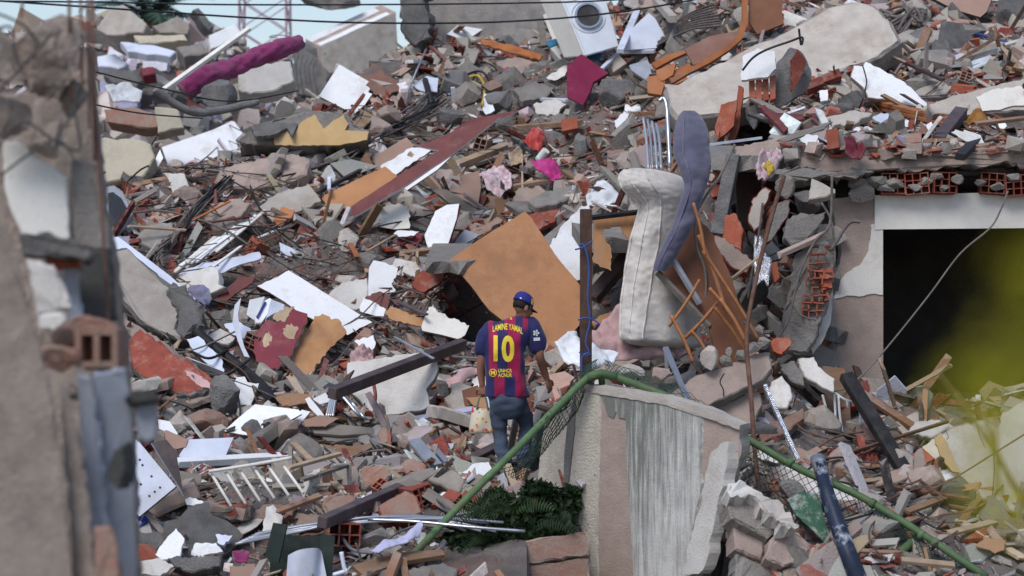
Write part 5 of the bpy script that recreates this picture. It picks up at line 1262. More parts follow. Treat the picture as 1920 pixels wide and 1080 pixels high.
# ---- bottom left
B('board', 'white tilted board left of the crushed fridge rack', 'board', 'white', [(420,808),(444,786),(478,758),(560,768),(566,776),(540,790),(520,806),(500,820),(450,814)],(0,-.6,.8),.018, side='chipboard', margin=.34)
B('board', 'narrow white board strip right of the white tilted board', 'board', 'white', [(542,792),(566,768),(582,772),(560,798)],(0,-.6,.8),.018, side='chipboard', margin=.4)
cloth('burnt_scrap', 'burnt black rag over the corner of the white tilted board', 'rag', 'black_rubber', [(490,804),(510,794),(536,790),(552,800),(548,816),(520,824),(496,814)],.06, margin=.62, freq=5)
B('board', 'pale square board behind the white gutter', 'board', 'white_blue', [(330,862),(356,824),(438,820),(424,852),(400,862)],(0,-.65,.75),.018, margin=.3)
BM('gutter', 'white plastic gutter lying level across the lower left', 'gutter', 'white', (330,868),(564,855),.10,.07, off=.42)
rk = empty('fridge_rack', P(480,930, float(T(480,930))), 'crushed rack of parallel white rods below the white gutter', 'rack')
_rd = float(T(480,945)) - .45
for k in range(6):
    TU('rod', None, None, 'white_warm', [(395 + k * 27,886 - k * 3),(434 + k * 27,950 - k * 5)],.014, d=[_rd + .25, _rd], parent=rk, smooth=False)
TU('frame_rod', None, None, 'white_warm', [(392,884),(470,872),(548,858)],.016, d=_rd + .2, parent=rk)
BM('lath', 'long pale split slat leaning right of the crushed rack', 'slat', 'wood_pale', (530,812),(640,918),.06,.03, off=.45)
BM('lath', 'second pale slat beside the crushed rack', 'slat', 'wood_pale', (546,846),(612,920),.04,.03, off=.35)
B('perforated_cabinet', 'white perforated cabinet panel tipped against the pillar, lower left', 'panel', 'white_blue', [(252,822),(262,830),(330,912),(262,968),(252,960)],(-.2,-.9,.3),.03, side='black_plastic', d=float(T(290,960)) - .5)
_cp = PLANES['perforated_cabinet']
for k, (u, v) in enumerate([(267,872),(284,893),(264,908),(300,914),(290,922),(280,930),(260,945),(262,862)]):
    o = B('hole', 'round black hole in the white perforated cabinet panel', 'hole', 'black_plastic', [(u + 2.3 * math.cos(a), v + 2.3 * math.sin(a)) for a in np.linspace(0,6.28,9)[:-1]],(0,-1,0),.004, on=bpy.data.objects['perforated_cabinet'], lift=.003, parent=bpy.data.objects['perforated_cabinet'])
B('steel_cabinet', 'dark grey cabinet face beside the white perforated panel', 'panel', 'steel_brown', [(284,830),(312,824),(330,846),(345,930),(336,912)],(.4,-.85,.3),.03, side='white_blue', d=float(T(310,950)) - .3)
B('carton', 'brown carton flap behind the dark grey cabinet face', 'carton', 'tan_panel', [(298,812),(312,806),(352,824),(348,838),(330,842),(300,828)],(0,-.75,.6),.02, margin=.3)
B('board', 'white strip along the brown carton flap', 'board', 'white', [(296,786),(318,790),(334,814),(326,816),(298,804)],(0,-.75,.6),.02, margin=.3)
B('sheet', 'grey-green tilted sheet under the white gutter', 'sheet', 'wood_grey', [(334,882),(378,890),(374,924),(344,924)],(0,-.7,.6),.02, margin=.3)
for k, (q, lab, m) in enumerate([
    ([(284,1048),(312,1010),(330,990),(346,1010),(338,1042),(300,1052)], 'torn white plaster sheet in the bottom left corner', 'white'),
    ([(358,1040),(366,1018),(404,1018),(418,1034),(380,1044)], 'white-topped plaster block in the bottom left', 'white'),
    ([(342,924),(372,938),(396,944),(388,956),(350,946)], 'white torn sheet below the grey-green tilted sheet', 'white'),
    ([(332,976),(352,980),(376,990),(360,1000),(336,990)], 'white flake left of the conduits at the bottom', 'white'),
    ([(404,1002),(436,1004),(420,1022),(408,1018)], 'small white flake left of the dark green box', 'white_blue'),
    ([(374,976),(396,984),(396,1000),(376,994)], 'square white chip in the bottom left rubble', 'white_blue'),
    ([(492,995),(500,950),(512,946),(530,968),(528,986),(506,998)], 'pointed pale plaster shard above the dark green box', 'plaster'),
    ([(260,1052),(300,1046),(326,1062),(300,1080),(262,1076)], 'pale slab at the bottom border beside the pillar', 'plaster'),
    ([(668,944),(682,928),(694,936),(676,952)], 'small white chip beside the lower dark steel beam', 'white'),
    ([(812,936),(832,922),(846,928),(832,942)], 'white flake on the red tile left of the green rail', 'white'),
    ([(724,900),(734,884),(740,888),(734,906)], 'white egg-shaped chip above the lower dark steel beam', 'white')]):
    B('plaster_flake', lab, 'plaster flake', m, q, (random.uniform(-.2,.2),-.65,.7),.03, margin=.24, jag=1.8, step=7)
B('concrete_block', 'dark grey broken block under the white-topped plaster block', 'block', 'concrete_grey', [(314,1046),(360,1044),(416,1040),(412,1062),(360,1074),(330,1064)], FN, .2, margin=.2, jag=2, step=9, bev=.015)
B('concrete_block', 'grey block by the pillar foot, bottom left', 'block', 'concrete_grey', [(258,1000),(300,996),(310,1020),(290,1036),(260,1030)], FN, .2, margin=.25, jag=2, step=9, bev=.015)
B('wall_chunk', 'red brick wall chunk right of the white torn sheet, lower left', 'brick chunk', 'brick', [(390,946),(420,938),(472,940),(470,966),(430,974),(394,966)],(0,-.9,.4),.2, side='concrete', margin=.25, jag=2.5, step=8, bev=.02, relief=.01)
B('wall_chunk', 'round-edged brick chunk above the lower dark steel beam', 'brick chunk', 'brick_dusty', [(606,934),(630,922),(664,922),(672,944),(654,962),(616,968),(604,952)],(0,-.85,.5),.2, margin=.25, jag=2, step=8, bev=.025, relief=.015)
B('wall_chunk', 'stack of dusty flat bricks below the grey metal channel', 'brick chunk', 'brick_dusty', [(674,878),(700,868),(730,870),(734,892),(720,908),(680,916),(674,900)],(0,-.85,.5),.2, side='concrete', margin=.3, jag=2, step=7, bev=.02, relief=.015)
B('wall_chunk', 'flat tan block right of the stack of dusty flat bricks', 'brick chunk', 'brick_dusty', [(738,872),(770,858),(802,872),(796,884),(760,890)],(0,-.65,.7),.12, margin=.22, jag=2, step=7, bev=.015)
B('wall_chunk', 'reddish block slab right of the lower dark steel beam', 'brick chunk', 'brick_dusty', [(708,950),(760,918),(782,930),(792,960),(760,972),(716,972)],(0,-.8,.55),.18, side='brick', margin=.28, jag=1.5, step=9, bev=.015)
B('wall_chunk', 'flat red tile with a white flake left of the green rail', 'brick chunk', 'brick', [(808,946),(846,916),(866,926),(838,950)], UPN, .08, margin=.2, jag=1.5)
for k in range(7):
    r = random.Random(k + 31)
    TU('conduit', 'thin grey metal conduit of the bundle crossing the bottom', 'conduit', 'steel_grey', [(478 - k * 6,1010 + k * 3 - 8),(560,992 + r.uniform(-6,10)),(680,974 + r.uniform(-4,6)),(780 + k * 8,970 + r.uniform(-6,6)),(860 + k * 14,955 + r.uniform(-4,30) + (k % 2) * 14)],.013, off=.4 + .02 * k, group='conduits crossing the bottom')
TU('conduit', 'long bright conduit reaching right into the shrub', 'conduit', 'chrome', [(690,974),(780,978),(880,988),(984,996)],.014, d=[19.9,19.8,19.7,19.7])
gb = empty('green_box', P(560,1075, float(T(560,1080)) - .2), 'dark green open box at the bottom border, left of centre', 'box')
_gd = float(T(560,1075)) - .45
B('back', None, None, 'green_dark', [(506,1004),(620,1004),(620,1090),(506,1090)],(0,-1,.1),.02, d=_gd + .3, parent=gb)
B('post', None, None, 'green_dark', [(512,980),(538,984),(522,1056),(494,1052)],(-.1,-1,.1),.05, d=_gd, parent=gb)
B('post', None, None, 'green_dark', [(602,1000),(628,1006),(622,1090),(596,1090)],(.1,-1,.1),.05, d=_gd, parent=gb)
cs2 = smooth_path(line3([(540,1042),(560,1032),(590,1028),(602,1034),(608,1060),(614,1090)], d=[_gd - .1, _gd - .15, _gd - .1, _gd - .02, _gd - .05, _gd - .1]),4)
_V = [p for p in cs2] + [p + np.array([-.02,-.05,-.30]) for p in cs2]; _V = _V + [np.array(p) + np.array([0,.01,.002]) for p in _V]; _n = len(cs2)
tag(mk('plastic_sheet', _V, [[i, i + 1, _n + i + 1, _n + i] for i in range(_n - 1)] + [[2 * _n + i, 3 * _n + i, 3 * _n + i + 1,2 * _n + i + 1] for i in range(_n - 1)], 'white_blue', smooth=True), 'curled white plastic sheet in front of the dark green box', 'plastic sheet')
B('brick', 'rust-red brick piece behind the curled white plastic sheet', 'brick', 'brick_orange', [(530,1076),(550,1048),(572,1034),(582,1046),(570,1080),(540,1090)], FN, .08, d=_gd - .0, jag=2, step=8)
cloth('cloth_scrap', 'pale lilac cloth tongue in front of the shrub, bottom', 'cloth', 'lavender', [(696,1034),(720,1020),(760,1008),(790,984),(794,992),(786,1008),(750,1026),(710,1040)],.04, margin=.4)
TU('hose', 'looping grey metal strip above the lilac cloth tongue', 'metal strip', 'steel_grey', [(640,1004),(660,1030),(700,1036),(714,1024)],.016, off=.35)
TU('tube', 'thin white bent tube right of the dark green box', 'tube', 'white_blue', [(640,1035),(646,1066),(650,1070),(625,1078)],.018, d=_gd - .1)
RK('fallen grey concrete lump at the bottom, right of the dark green box', (700,1062,780,1100), 'concrete_grey', seed=2)
RK('dark mossy lump above the lilac cloth tongue', (664,986,744,1030), 'concrete', seed=9)
B('plank', 'flat brown plank at the bottom border, left of the ledge', 'plank', 'wood', [(660,1060),(740,1036),(830,1030),(834,1040),(760,1052),(680,1078)], FLAT, .04, margin=.2)
for k, (q, lab) in enumerate([([(760,1068),(830,1054),(860,1066),(850,1090),(770,1096)], 'grey-brown stone at the bottom border left of the ledge'),([(430,1060),(480,1056),(490,1090),(430,1094)], 'pale brown slab at the bottom border left of the dark green box'),([(620,968),(668,976),(690,996),(640,996)], 'grey slab under the conduits'),([(560,960),(604,966),(600,984),(556,986)], 'brown slab left of the round-edged brick chunk')]):
    B('slab_piece', lab, 'slab', ['concrete', 'tan_panel', 'concrete', 'brick_dusty'][k], q, (0,-.75,.6),.12, margin=.22, jag=2, step=8, bev=.015)
cloth('cloth_scrap', 'small violet cloth at the bottom left, left of the dark green box', 'cloth', 'magenta_cloth', [(436,1042),(456,1036),(470,1044),(462,1056),(440,1054)],.04, margin=.2)
cloth('cloth_scrap', 'navy blue scrap beside the pillar, bottom left', 'cloth', 'blue_cloth', [(258,974),(276,970),(278,984),(262,992)],.04, margin=.3)

BM('steel_beam', 'long dark steel beam slanting up to the man, left of him', 'beam', 'steel_brown', (622,738),(868,645),.10,.12, off=.3, over=True)
BM('steel_beam', 'dark steel beam end by the feet of the man', 'beam', 'steel_brown', (868,872),(936,838),.10,.10, off=.2, over=True)
BM('steel_beam', 'lower dark steel beam slanting through the bottom rubble', 'beam', 'steel_brown', (604,980),(800,895),.09,.10, off=.25, over=True)
# ---- more slabs, sheets and sticks on the slope
for nm, lab, cat, m, q, n_, th, mg, jg in [
    ('slab_piece', 'pale grey panel with dusty face left of the plank stack', 'slab', 'concrete_pale', [(487,387),(520,362),(578,346),(602,376),(566,394),(512,416)],(-.1,-.7,.7),.05,.2,2),
    ('wood_piece', 'orange-brown wood chip below the pale grey panel', 'wood piece', 'orange_wood', [(512,412),(528,388),(552,394),(542,414),(522,424)],(0,-.8,.5),.03,.25,2),
    ('plaster_sheet', 'stained pale plaster slab right of the long white board', 'plaster', 'plaster', [(606,562),(640,530),(688,520),(690,548),(676,582),(640,576)],(0,-.8,.55),.08,.12,2),
    ('red_tile', 'crushed dark red tile below the torn-topped white scrap', 'tile', 'maroon_bright', [(744,454),(760,436),(796,438),(790,452),(764,464)],(0,-.7,.7),.03,.25,2),
    ('board', 'thin white strip just below the torn-topped white scrap', 'board', 'white', [(738,438),(745,432),(786,434),(776,442),(748,444)],(0,-.7,.7),.02,.33,1),
    ('slab_piece', 'cracked pinkish slab left of the pale grey panel', 'slab', 'concrete_pink', [(358,404),(390,384),(446,372),(470,380),(452,404),(400,414)],(-.1,-.65,.75),.12,.2,3),
    ('slab_piece', 'grey slab end under the left cables', 'slab', 'concrete', [(250,452),(280,420),(322,416),(330,440),(296,468)],(-.1,-.7,.7),.12,.15,3),
    ('slab_piece', 'broad tan slab on the slope above the crimson panel, top centre', 'slab', 'concrete_pink', [(930,116),(980,98),(1012,108),(1006,130),(960,142)],(0,-.6,.8),.10,.12,3),
    ('board', 'rust-red board edge left of the washing machine', 'board', 'orange_wood', [(900,72),(960,84),(1018,104),(1012,112),(950,96),(904,82)],(0,-.6,.8),.03,.25,1.5),
    ('slab_piece', 'grey slab shard right of the yellow hose', 'slab', 'concrete', [(962,168),(1004,152),(1040,164),(1024,184),(980,190)],(0,-.6,.8),.10,.12,3),
    ('plaster_sheet', 'cream plaster sheet below the grey slab shard', 'plaster', 'plaster', [(1000,196),(1040,184),(1062,196),(1040,216),(1008,214)],(0,-.65,.7),.04,.15,2.5),
    ('slab_piece', 'large tan slab behind the short maroon plank', 'slab', 'concrete_pink', [(800,300),(836,286),(850,300),(840,330),(810,336)],(0,-.7,.6),.10,.12,2.5),
    ('board', 'long grey board under the tan fallen panel', 'board', 'wood_grey', [(806,352),(840,356),(900,396),(892,404),(836,376)],(0,-.7,.6),.03,.2,1),
    ('slab_piece', 'reddish slab left of the large orange-brown board', 'slab', 'brick_dusty', [(858,452),(884,420),(930,404),(944,412),(906,440),(872,462)],(0,-.7,.65),.08,.12,2.5),
    ('slab_piece', 'long flat grey slab below the black pipe', 'slab', 'concrete', [(500,722),(560,700),(620,706),(610,724),(552,738),(510,740)],(0,-.6,.8),.10,.12,2.5),
    ('board', 'brown sheet right of the black pipe', 'board', 'chipboard', [(516,744),(560,736),(592,742),(572,756),(530,762)],(0,-.6,.8),.02,.2,1.5),
    ('board', 'torn white sheet above the black pipe', 'board', 'white_blue', [(420,608),(446,602),(470,616),(480,640),(452,634),(430,622)],(0,-.7,.7),.02,.2,2),
    ('board', 'lilac-white wall sheet beside the cable loops, left', 'board', 'white_blue', [(350,636),(372,630),(416,672),(420,700),(390,684),(362,660)],(.1,-.7,.7),.02,.25,2),
    ('slab_piece', 'grey stone slab right of the crushed rack', 'slab', 'concrete', [(640,880),(668,856),(704,852),(700,868),(672,880),(652,900)],(0,-.65,.7),.08,.15,2.5),
    ('slab_piece', 'brown slab below the crushed rack', 'slab', 'brick_dusty', [(452,968),(500,944),(556,946),(548,966),(500,976)],(0,-.7,.7),.10,.12,2.5),
    ('board', 'dark sheet leaning in the lower left rubble', 'board', 'wood_dark', [(350,950),(384,956),(392,974),(360,972)],(0,-.7,.6),.02,.25,1.5),
    ('slab_piece', 'wide pale slab right of the very large floor slab, upper right', 'slab', 'concrete_pale', [(1700,178),(1740,160),(1790,160),(1770,178),(1730,190)],(0,-.6,.8),.10,.15,3),
    ('slab_piece', 'broken grey slab in the far upper right', 'slab', 'concrete', [(1800,96),(1850,84),(1900,92),(1884,110),(1830,116)],(0,-.6,.8),.12,.12,3),
    ('board', 'dark red board lying on the roof rubble', 'board', 'maroon', [(1440,210),(1500,214),(1540,212),(1536,222),(1480,226),(1442,220)],(0,-.6,.8),.03,.3,1),
    ('board', 'dark red timber leaning on the roof rubble, left', 'timber', 'maroon', [(1424,200),(1434,196),(1478,240),(1470,248)],(0,-.7,.7),.05,.35,1),
    ('slab_piece', 'tan slab on the roof rubble beside the dark red board', 'slab', 'concrete_pale', [(1544,222),(1600,206),(1636,212),(1610,228),(1560,236)],(0,-.6,.8),.08,.2,3),
]:
    B(nm, lab, cat, m, q, n_, th, margin=mg, jag=jg, step=8, bev=.012 if th > .06 else 0, side='chipboard' if m in ('white', 'white_blue') else None)
for lab, m, a, b, w in [
    ('thin maroon stick on the slope left of the pale grey panel', 'maroon', (334,426),(470,406),.03),('thin orange stick rising beside the cracked pinkish slab', 'orange_wood', (360,414),(430,378),.03),('pale split stick below the broken screen', 'wood_pale', (240,424),(350,432),.04),
    ('grey round timber below the pale grey panel', 'wood_grey', (676,466),(716,488),.10),('copper-brown bar in the red shards, centre', 'orange_wood', (644,436),(668,478),.06),('pale stick across the red shards, centre', 'wood_pale', (690,470),(742,440),.03),
    ('dark bar below the torn white scrap', 'steel_brown', (744,566),(800,590),.04),('thin pale rod under the comb-edged board', 'steel_grey', (740,632),(812,672),.025),('thin rod left of the man', 'steel_grey', (846,668),(896,672),.025),
    ('long white stick right of the white slat fan', 'white', (470,452),(548,420),.035),('white stick in the slope left of the pale plaster slab', 'white_warm', (400,500),(452,462),.035),('dark timber across the lower left rubble', 'wood_dark', (330,930),(400,912),.05),
    ('pale timber under the layered stack', 'wood_pale', (540,878),(640,850),.05),('grey timber over the brick crumbs, lower middle', 'wood_grey', (566,900),(652,872),.05),('brown timber left of the lower steel beam', 'wood', (520,960),(600,930),.06),
    ('brown plank end on the roof rubble at the right', 'wood', (1830,232),(1916,222),.06),('dark plank in the upper right rubble', 'wood_dark', (1700,118),(1768,150),.06),('pale plank above the roof edge, middle', 'wood_pale', (1620,262),(1700,250),.05)]:
    BM('stick' if w < .05 else 'timber', lab, 'stick' if w < .05 else 'timber', m, a, b, w, w * .6, off=.2, ends=.03, over=True)
# ---- behind the man and the mattress
B('plaster_sheet', 'white torn plaster panel behind the rusty post', 'panel', 'white', [(1026,468),(1056,420),(1090,386),(1104,384),(1104,520),(1082,526),(1050,492)],(.1,-.85,.45),.05, side='concrete_pink', margin=.3, jag=2.5, step=8)
B('slab_piece', 'grey slab edge left of the white torn plaster panel', 'slab', 'concrete', [(1010,452),(1062,410),(1090,376),(1092,386),(1056,420),(1026,468)],(.1,-.7,.6),.08, margin=.25)
B('red_tile', 'red ribbed tiles behind the corner of the large orange-brown board', 'tile', 'brick', [(988,404),(1030,388),(1052,388),(1040,416),(1004,432)], UPN, .06, margin=.2, jag=1.5)
B('slab_piece', 'flat grey slab under the bright magenta cloth', 'slab', 'concrete', [(990,376),(1020,358),(1076,346),(1088,360),(1060,376),(1010,388)], UPN, .1, margin=.15, jag=2, bev=.02)
cloth('cloth_scrap', 'grey-white plastic rag hanging above the rusty post', 'cloth', 'white_cloth', [(1098,372),(1120,350),(1150,360),(1168,378),(1140,392),(1104,400)],.06, margin=.3)
plf = B('torn_plywood', 'orange torn plywood sheet right of the rusty post', 'plywood', 'plywood', [(1112,408),(1200,398),(1196,420),(1182,456),(1170,440),(1164,424),(1134,428),(1128,440),(1146,466),(1146,508),(1112,492)],(0,-.95,.2),.02, side='wood_dark', d=23.2, jag=2, step=8)
BM('top_rail', None, None, 'black_wood', (1110,408),(1202,397),.05,.04, d=[23.15,23.15], parent=plf)
BM('beam', 'dark beam slanting in the hollow behind the mattress', 'beam', 'wood_dark', (1110,560),(1178,480),.16,.1, d=[24.4,24.6])
B('slab_piece', 'pale slab deep in the hollow behind the rusty post', 'slab', 'concrete', [(1112,500),(1150,490),(1180,460),(1180,420),(1146,440),(1112,492)], FN, .2, d=24.8, jag=2)
B('panel_shard', 'orange broken panel edge low in the hollow behind the mattress', 'panel', 'plywood', [(1108,604),(1130,590),(1150,584),(1166,586),(1140,598),(1116,612)], UPN, .03, d=23.9, jag=2, step=6)
cloth('striped_blanket', 'pale pink striped blanket spread under the mattress', 'blanket', 'pink_cloth', [(1104,640),(1130,610),(1162,588),(1176,640),(1240,650),(1290,664),(1240,684),(1170,684),(1120,672)],.08, n=(0,-.75,.6), d=22.9, freq=4)
cloth('cloth_scrap', 'white plastic sheet at the foot of the rusty post', 'plastic sheet', 'white_cloth', [(1040,650),(1080,632),(1092,650),(1160,668),(1150,690),(1100,700),(1060,690)],.07, d=22.4, freq=4)
BM('timber', 'pale split timber left of the rusty post', 'timber', 'wood_pale', (1036,700),(1072,664),.06,.05, off=.3)

def mattress():
    """Sagging mattress on its edge: its section is swept down a bent line; the top flops to the left."""
    d = 22.6
    keys = [  # left edge u, seam u, right edge u, v, distance shift
        (1178,1206,1262,312,.02),(1164,1212,1282,326,-.05),(1162,1224,1292,344,-.08),(1176,1236,1296,362,-.05),(1198,1239,1298,384,.0),(1192,1239,1300,416,.03),(1182,1234,1300,456,.03),
        (1173,1224,1302,504,.03),(1168,1217,1306,546,.02),(1164,1211,1310,586,0),(1163,1206,1316,626,-.02),(1172,1210,1318,648,.0)]
    rows = []
    ks = smooth_path([np.array(k, float) for k in keys],12)
    for i, (ul, um, ur, v, dy) in enumerate(ks):
        sh = 0.0
        e = 1.0
        f = min(i, len(ks) - 1 - i) / 9.0
        e = math.sqrt(max(0.0,1 - (1 - min(f, 1)) ** 2)) * .85 + .15           # rounded ends
        slope = 0.10
        A = P(ul, v, d + dy); Bm = P(um, v + 2, d + dy - .10 * e); C = P(ur, v + 10, d + dy + .42)
        row = []
        cen = (A + Bm + C) / 3 + np.array([0,.12,0])
        back = np.array([0.10,.22,0.01])
        def seg(a, b, n, bulge, nv):
            return [a + (b - a) * t + nv * bulge * math.sin(math.pi * t) for t in np.linspace(0,1, n, endpoint=False)]
        D = C + np.array([-.16,.20,0]); E = A + np.array([.02,.28,0])
        loop = seg(A, Bm, 14,.055, np.array([-.2,-1,0])) + seg(Bm, C, 18,.085, np.array([.3,-1,0])) + seg(C, D, 3,.02, np.array([1,.3,0])) + seg(D, E, 5,.02, np.array([0,1,0])) + seg(E, A, 3,.02, np.array([-1,.2,0]))
        row = [cen + (p - cen) * e for p in loop]
        rows.append(row)
    n = len(rows[0]); V = [p for r in rows for p in r]
    rr = np.random.default_rng(5)
    V = np.array(V)
    from mathutils import noise as mn
    for i in range(len(V)):
        q = Vector(V[i]); V[i] += np.array([-.3,-1,0]) * (.042 * mn.noise(q * 4.5) + .014 * abs(mn.noise(Vector((q.x * 7 + q.z * 4, q.y * 7, q.z * 15)))) + .010 * mn.noise(q * 30))
    F = [[i * n + k, (i + 1) * n + k, (i + 1) * n + (k + 1) % n, i * n + (k + 1) % n] for i in range(len(rows) - 1) for k in range(n)]
    F += [list(range(n)), list(range((len(rows) - 1) * n, len(rows) * n))[::-1]]
    e = empty('mattress', P(1235,648, d), 'dirty cream mattress standing bent on edge right of the rusty post', 'mattress')
    o = mk('cover', V, F, 'mattress', parent=e, smooth=True)
    bm = bmesh.new(); bm.from_mesh(o.data); bmesh.ops.recalc_face_normals(bm, faces=bm.faces); bm.to_mesh(o.data); bm.free()
    for c, nm in ((14, 'piping'),(0, 'piping'),(6, 'quilt_seam')):
        path = [V[i * n + c] + np.array([0,-.006,0]) for i in range(6, len(rows) - 6)]
        vv, ff = tube_geo(path, .010 if c != 6 else .006,6); mk(nm, vv, ff, 'mattress', parent=e, smooth=True)
    mask_poly([(k[0], k[3]) for k in keys] + [(k[2], k[3]) for k in keys[::-1]], d - .3)
mattress()
def cushion():
    d = 22.35
    keys = [(1280,1302,208,.25),(1270,1318,222,.2),(1264,1328,252,.12),(1263,1332,288,.05),(1274,1332,318,0),(1282,1324,352,0),(1270,1312,392,0),(1256,1296,432,-.02),(1238,1276,468,-.04),(1227,1260,494,-.05),(1226,1250,508,-.05)]
    ks = smooth_path([np.array(k, float) for k in keys],10); rows = []
    for i, (a, b, v, dy) in enumerate(ks):
        A = P(a, v, d + dy); Bq = P(b, v, d + dy + .05); c = (A + Bq) / 2; hx = (Bq - A) / 2; hw = .10 * max(.25, math.sin(math.pi * (i + .6) / (len(ks) + .2))) ** .4
        rows.append([c + hx * math.cos(t) + np.array([0,1,0]) * hw * math.sin(t) for t in np.linspace(0,2 * math.pi, 36, endpoint=False)])
    n = 36; V = np.array([p for r in rows for p in r])
    from mathutils import noise as mn
    for i in range(len(V)): V[i] += np.array([.3,-1,0]) * (.02 * mn.noise(Vector(V[i]) * 6) + .012 * mn.noise(Vector(V[i]) * 16))
    F = [[i * n + k, i * n + (k + 1) % n, (i + 1) * n + (k + 1) % n, (i + 1) * n + k] for i in range(len(rows) - 1) for k in range(n)] + [list(range(n))[::-1], list(range((len(rows) - 1) * n, len(rows) * n))]
    e = empty('cushion', P(1240,505, d), 'dark lilac cushion pad draped over the top of the mattress', 'cushion')
    mk('pad', V, F, 'cushion_lilac', parent=e, smooth=True)
    vv, ff = tube_geo([rows[i][24] + np.array([0,-.004,0]) for i in range(9, len(rows) - 4)],.008,6); mk('seam', vv, ff, 'blue_grey_cloth', parent=e)
    mask_poly([k[:1] + (k[2],) for k in keys] + [(k[1], k[2]) for k in keys[::-1]], d - .2)
cushion()
TU('tube', 'bent chrome tube standing behind the mattress top', 'tube', 'chrome', [(1236,190),(1244,184),(1250,200),(1253,250),(1256,312)],.022, d=[23.4,23.4,23.35,23.2,23.0], sides=8)
for k in range(4):
    TU('tube', 'dull grey tube of the loose legs behind the mattress top', 'tube', 'steel_grey', [(1206 + k * 8,220 + k * 4),(1212 + k * 8,262),(1216 + k * 8,318)],.016, d=[23.6,23.4,23.1], group='loose tube legs behind the mattress')
B('board', 'large red-brown board leaning behind the right side of the mattress', 'board', 'leather_brown', [(1240,512),(1262,462),(1300,400),(1330,430),(1372,520),(1400,620),(1400,690),(1345,690),(1330,614),(1286,566)],(.1,-.95,.25),.03, d=22.5, jag=1)
BM('bar', 'grey metal strut across the large red-brown board', 'bar', 'near_grey', (1258,480),(1312,570),.05,.04, d=[22.4,22.4])
BM('bar', 'dark wooden edge across the large red-brown board', 'bar', 'wood_grey', (1232,510),(1330,612),.05,.05, d=[22.38,22.42])
cane = empty('cane_chair', P(1330,680,22.5), 'broken cane chair frame of orange sticks right of the mattress', 'chair')
for k, (a, b, r) in enumerate([((1310,440),(1360,580),.022),((1318,470),(1424,640),.018),((1312,524),(1254,612),.016),((1346,566),(1282,636),.018),((1340,576),(1400,662),.018),((1258,592),(1300,680),.018),((1296,620),(1322,656),.015),((1300,380),(1322,480),.015),((1330,540),(1376,600),.018),((1350,560),(1398,640),.02)]):
    TU('stick', None, None, 'bamboo', [a, ((a[0] + b[0]) / 2 + 3,(a[1] + b[1]) / 2), b], r, d=22.3 - .02 * k, parent=cane)
TU('vine', 'thin twisting branch hanging right of the lilac cushion', 'branch', 'wood_grey', [(1378,270),(1350,330),(1322,370),(1304,410),(1306,460),(1320,500),(1324,540),(1316,590),(1298,630)],.012, d=22.5)
BM('metal_strip', 'thin bright aluminium strip leaning at the wall top', 'metal strip', 'chrome', (1248,652),(1292,756),.05,.03, d=[21.6,21.0])
BM('metal_strip', 'short upright strip left of the bright aluminium strip', 'metal strip', 'steel_grey', (1248,650),(1250,690),.03,.03, d=[21.7,21.7])
# ---- broken corner of the building, right middle
B('slab_piece', 'pale vertical slab shard left of the brick-core column', 'slab', 'concrete_pale', [(1402,404),(1412,370),(1436,350),(1446,356),(1432,390),(1428,420),(1414,434),(1402,414)],(-.2,-.95,.2),.15, side='brick', d=23.5, jag=2, step=8, bev=.015)
B('slab_piece', 'grey cracked shard with red brick behind, right middle', 'slab', 'concrete', [(1436,440),(1448,384),(1470,376),(1482,372),(1480,398),(1470,418),(1446,452),(1434,456)],(.1,-.95,.2),.15, side='brick', d=23.4, jag=2, step=8, bev=.015)
B('slab_piece', 'speckled grey slab shard hanging above the brick-core column', 'slab', 'concrete', [(1470,446),(1476,410),(1502,398),(1530,402),(1550,396),(1538,424),(1516,446),(1484,464)],(0,-.92,.3),.12, d=23.2, jag=2, step=8, bev=.015, relief=.01)
B('slab_piece', 'beige triangular slab chip on the building corner, left of the brick grid', 'slab', 'concrete_pale', [(1516,374),(1522,334),(1566,354),(1566,362),(1544,370)],(-.1,-.9,.4),.10, d=23.3, jag=1.2, step=9, bev=.012)
RK('grey lump at the broken roof corner', (1442,326,1492,372), 'concrete', d=23.5, seed=3)
RK('grey lump under the beige triangular slab chip', (1486,346,1545,404), 'concrete_grey', d=23.7, seed=5)
RK('round mortar lump with red brick lines beside the lintel', (1590,332,1642,380), 'concrete', d=23.85, seed=9)
bc = empty('brick_core_column', P(1510,650,23.2), 'leaning grey column with exposed red brick cells, left of the doorway', 'column')
B('column_body', None, None, 'concrete', [(1490,480),(1512,454),(1548,450),(1566,466),(1562,520),(1548,580),(1530,640),(1508,664),(1466,662),(1462,630),(1476,560)],(-.1,-.97,.15),.3, d=23.2, parent=bc, jag=3, step=10, bev=.03, relief=.02)
rr = random.Random(3)
for r_ in range(9):
    for c_ in range(3):
        if rr.random() < .18: continue
        u = 1528 + c_ * 15 - r_ * 2.6 + rr.uniform(-2,2); v = 468 + r_ * 15 + rr.uniform(-2,2)
        hw, hh = 8 + rr.uniform(-2,1),6.5
        for q in ([(u - hw, v - hh),(u + hw, v - hh),(u + hw, v - hh + 2.5),(u - hw, v - hh + 2.5)],[(u - hw, v - hh + 2.5),(u - hw + 2.5, v - hh + 2.5),(u - hw + 2.5, v + hh),(u - hw, v + hh)]):
            B('brick_web', None, None, 'brick_orange', q, (-.1,-.97,.15),.05, d=23.13 - rr.uniform(0,.03), parent=bc, mask=False)
for k in range(3):
    B('brick', None, None, 'brick_orange', [(1532 + k * 8,506 + k * 20),(1560 - k * 3,500 + k * 22),(1566 - k * 5,518 + k * 22),(1540 + k * 3,524 + k * 20)],(.2,-.9,.3),.08, d=23.14, parent=bc, jag=2, step=7)
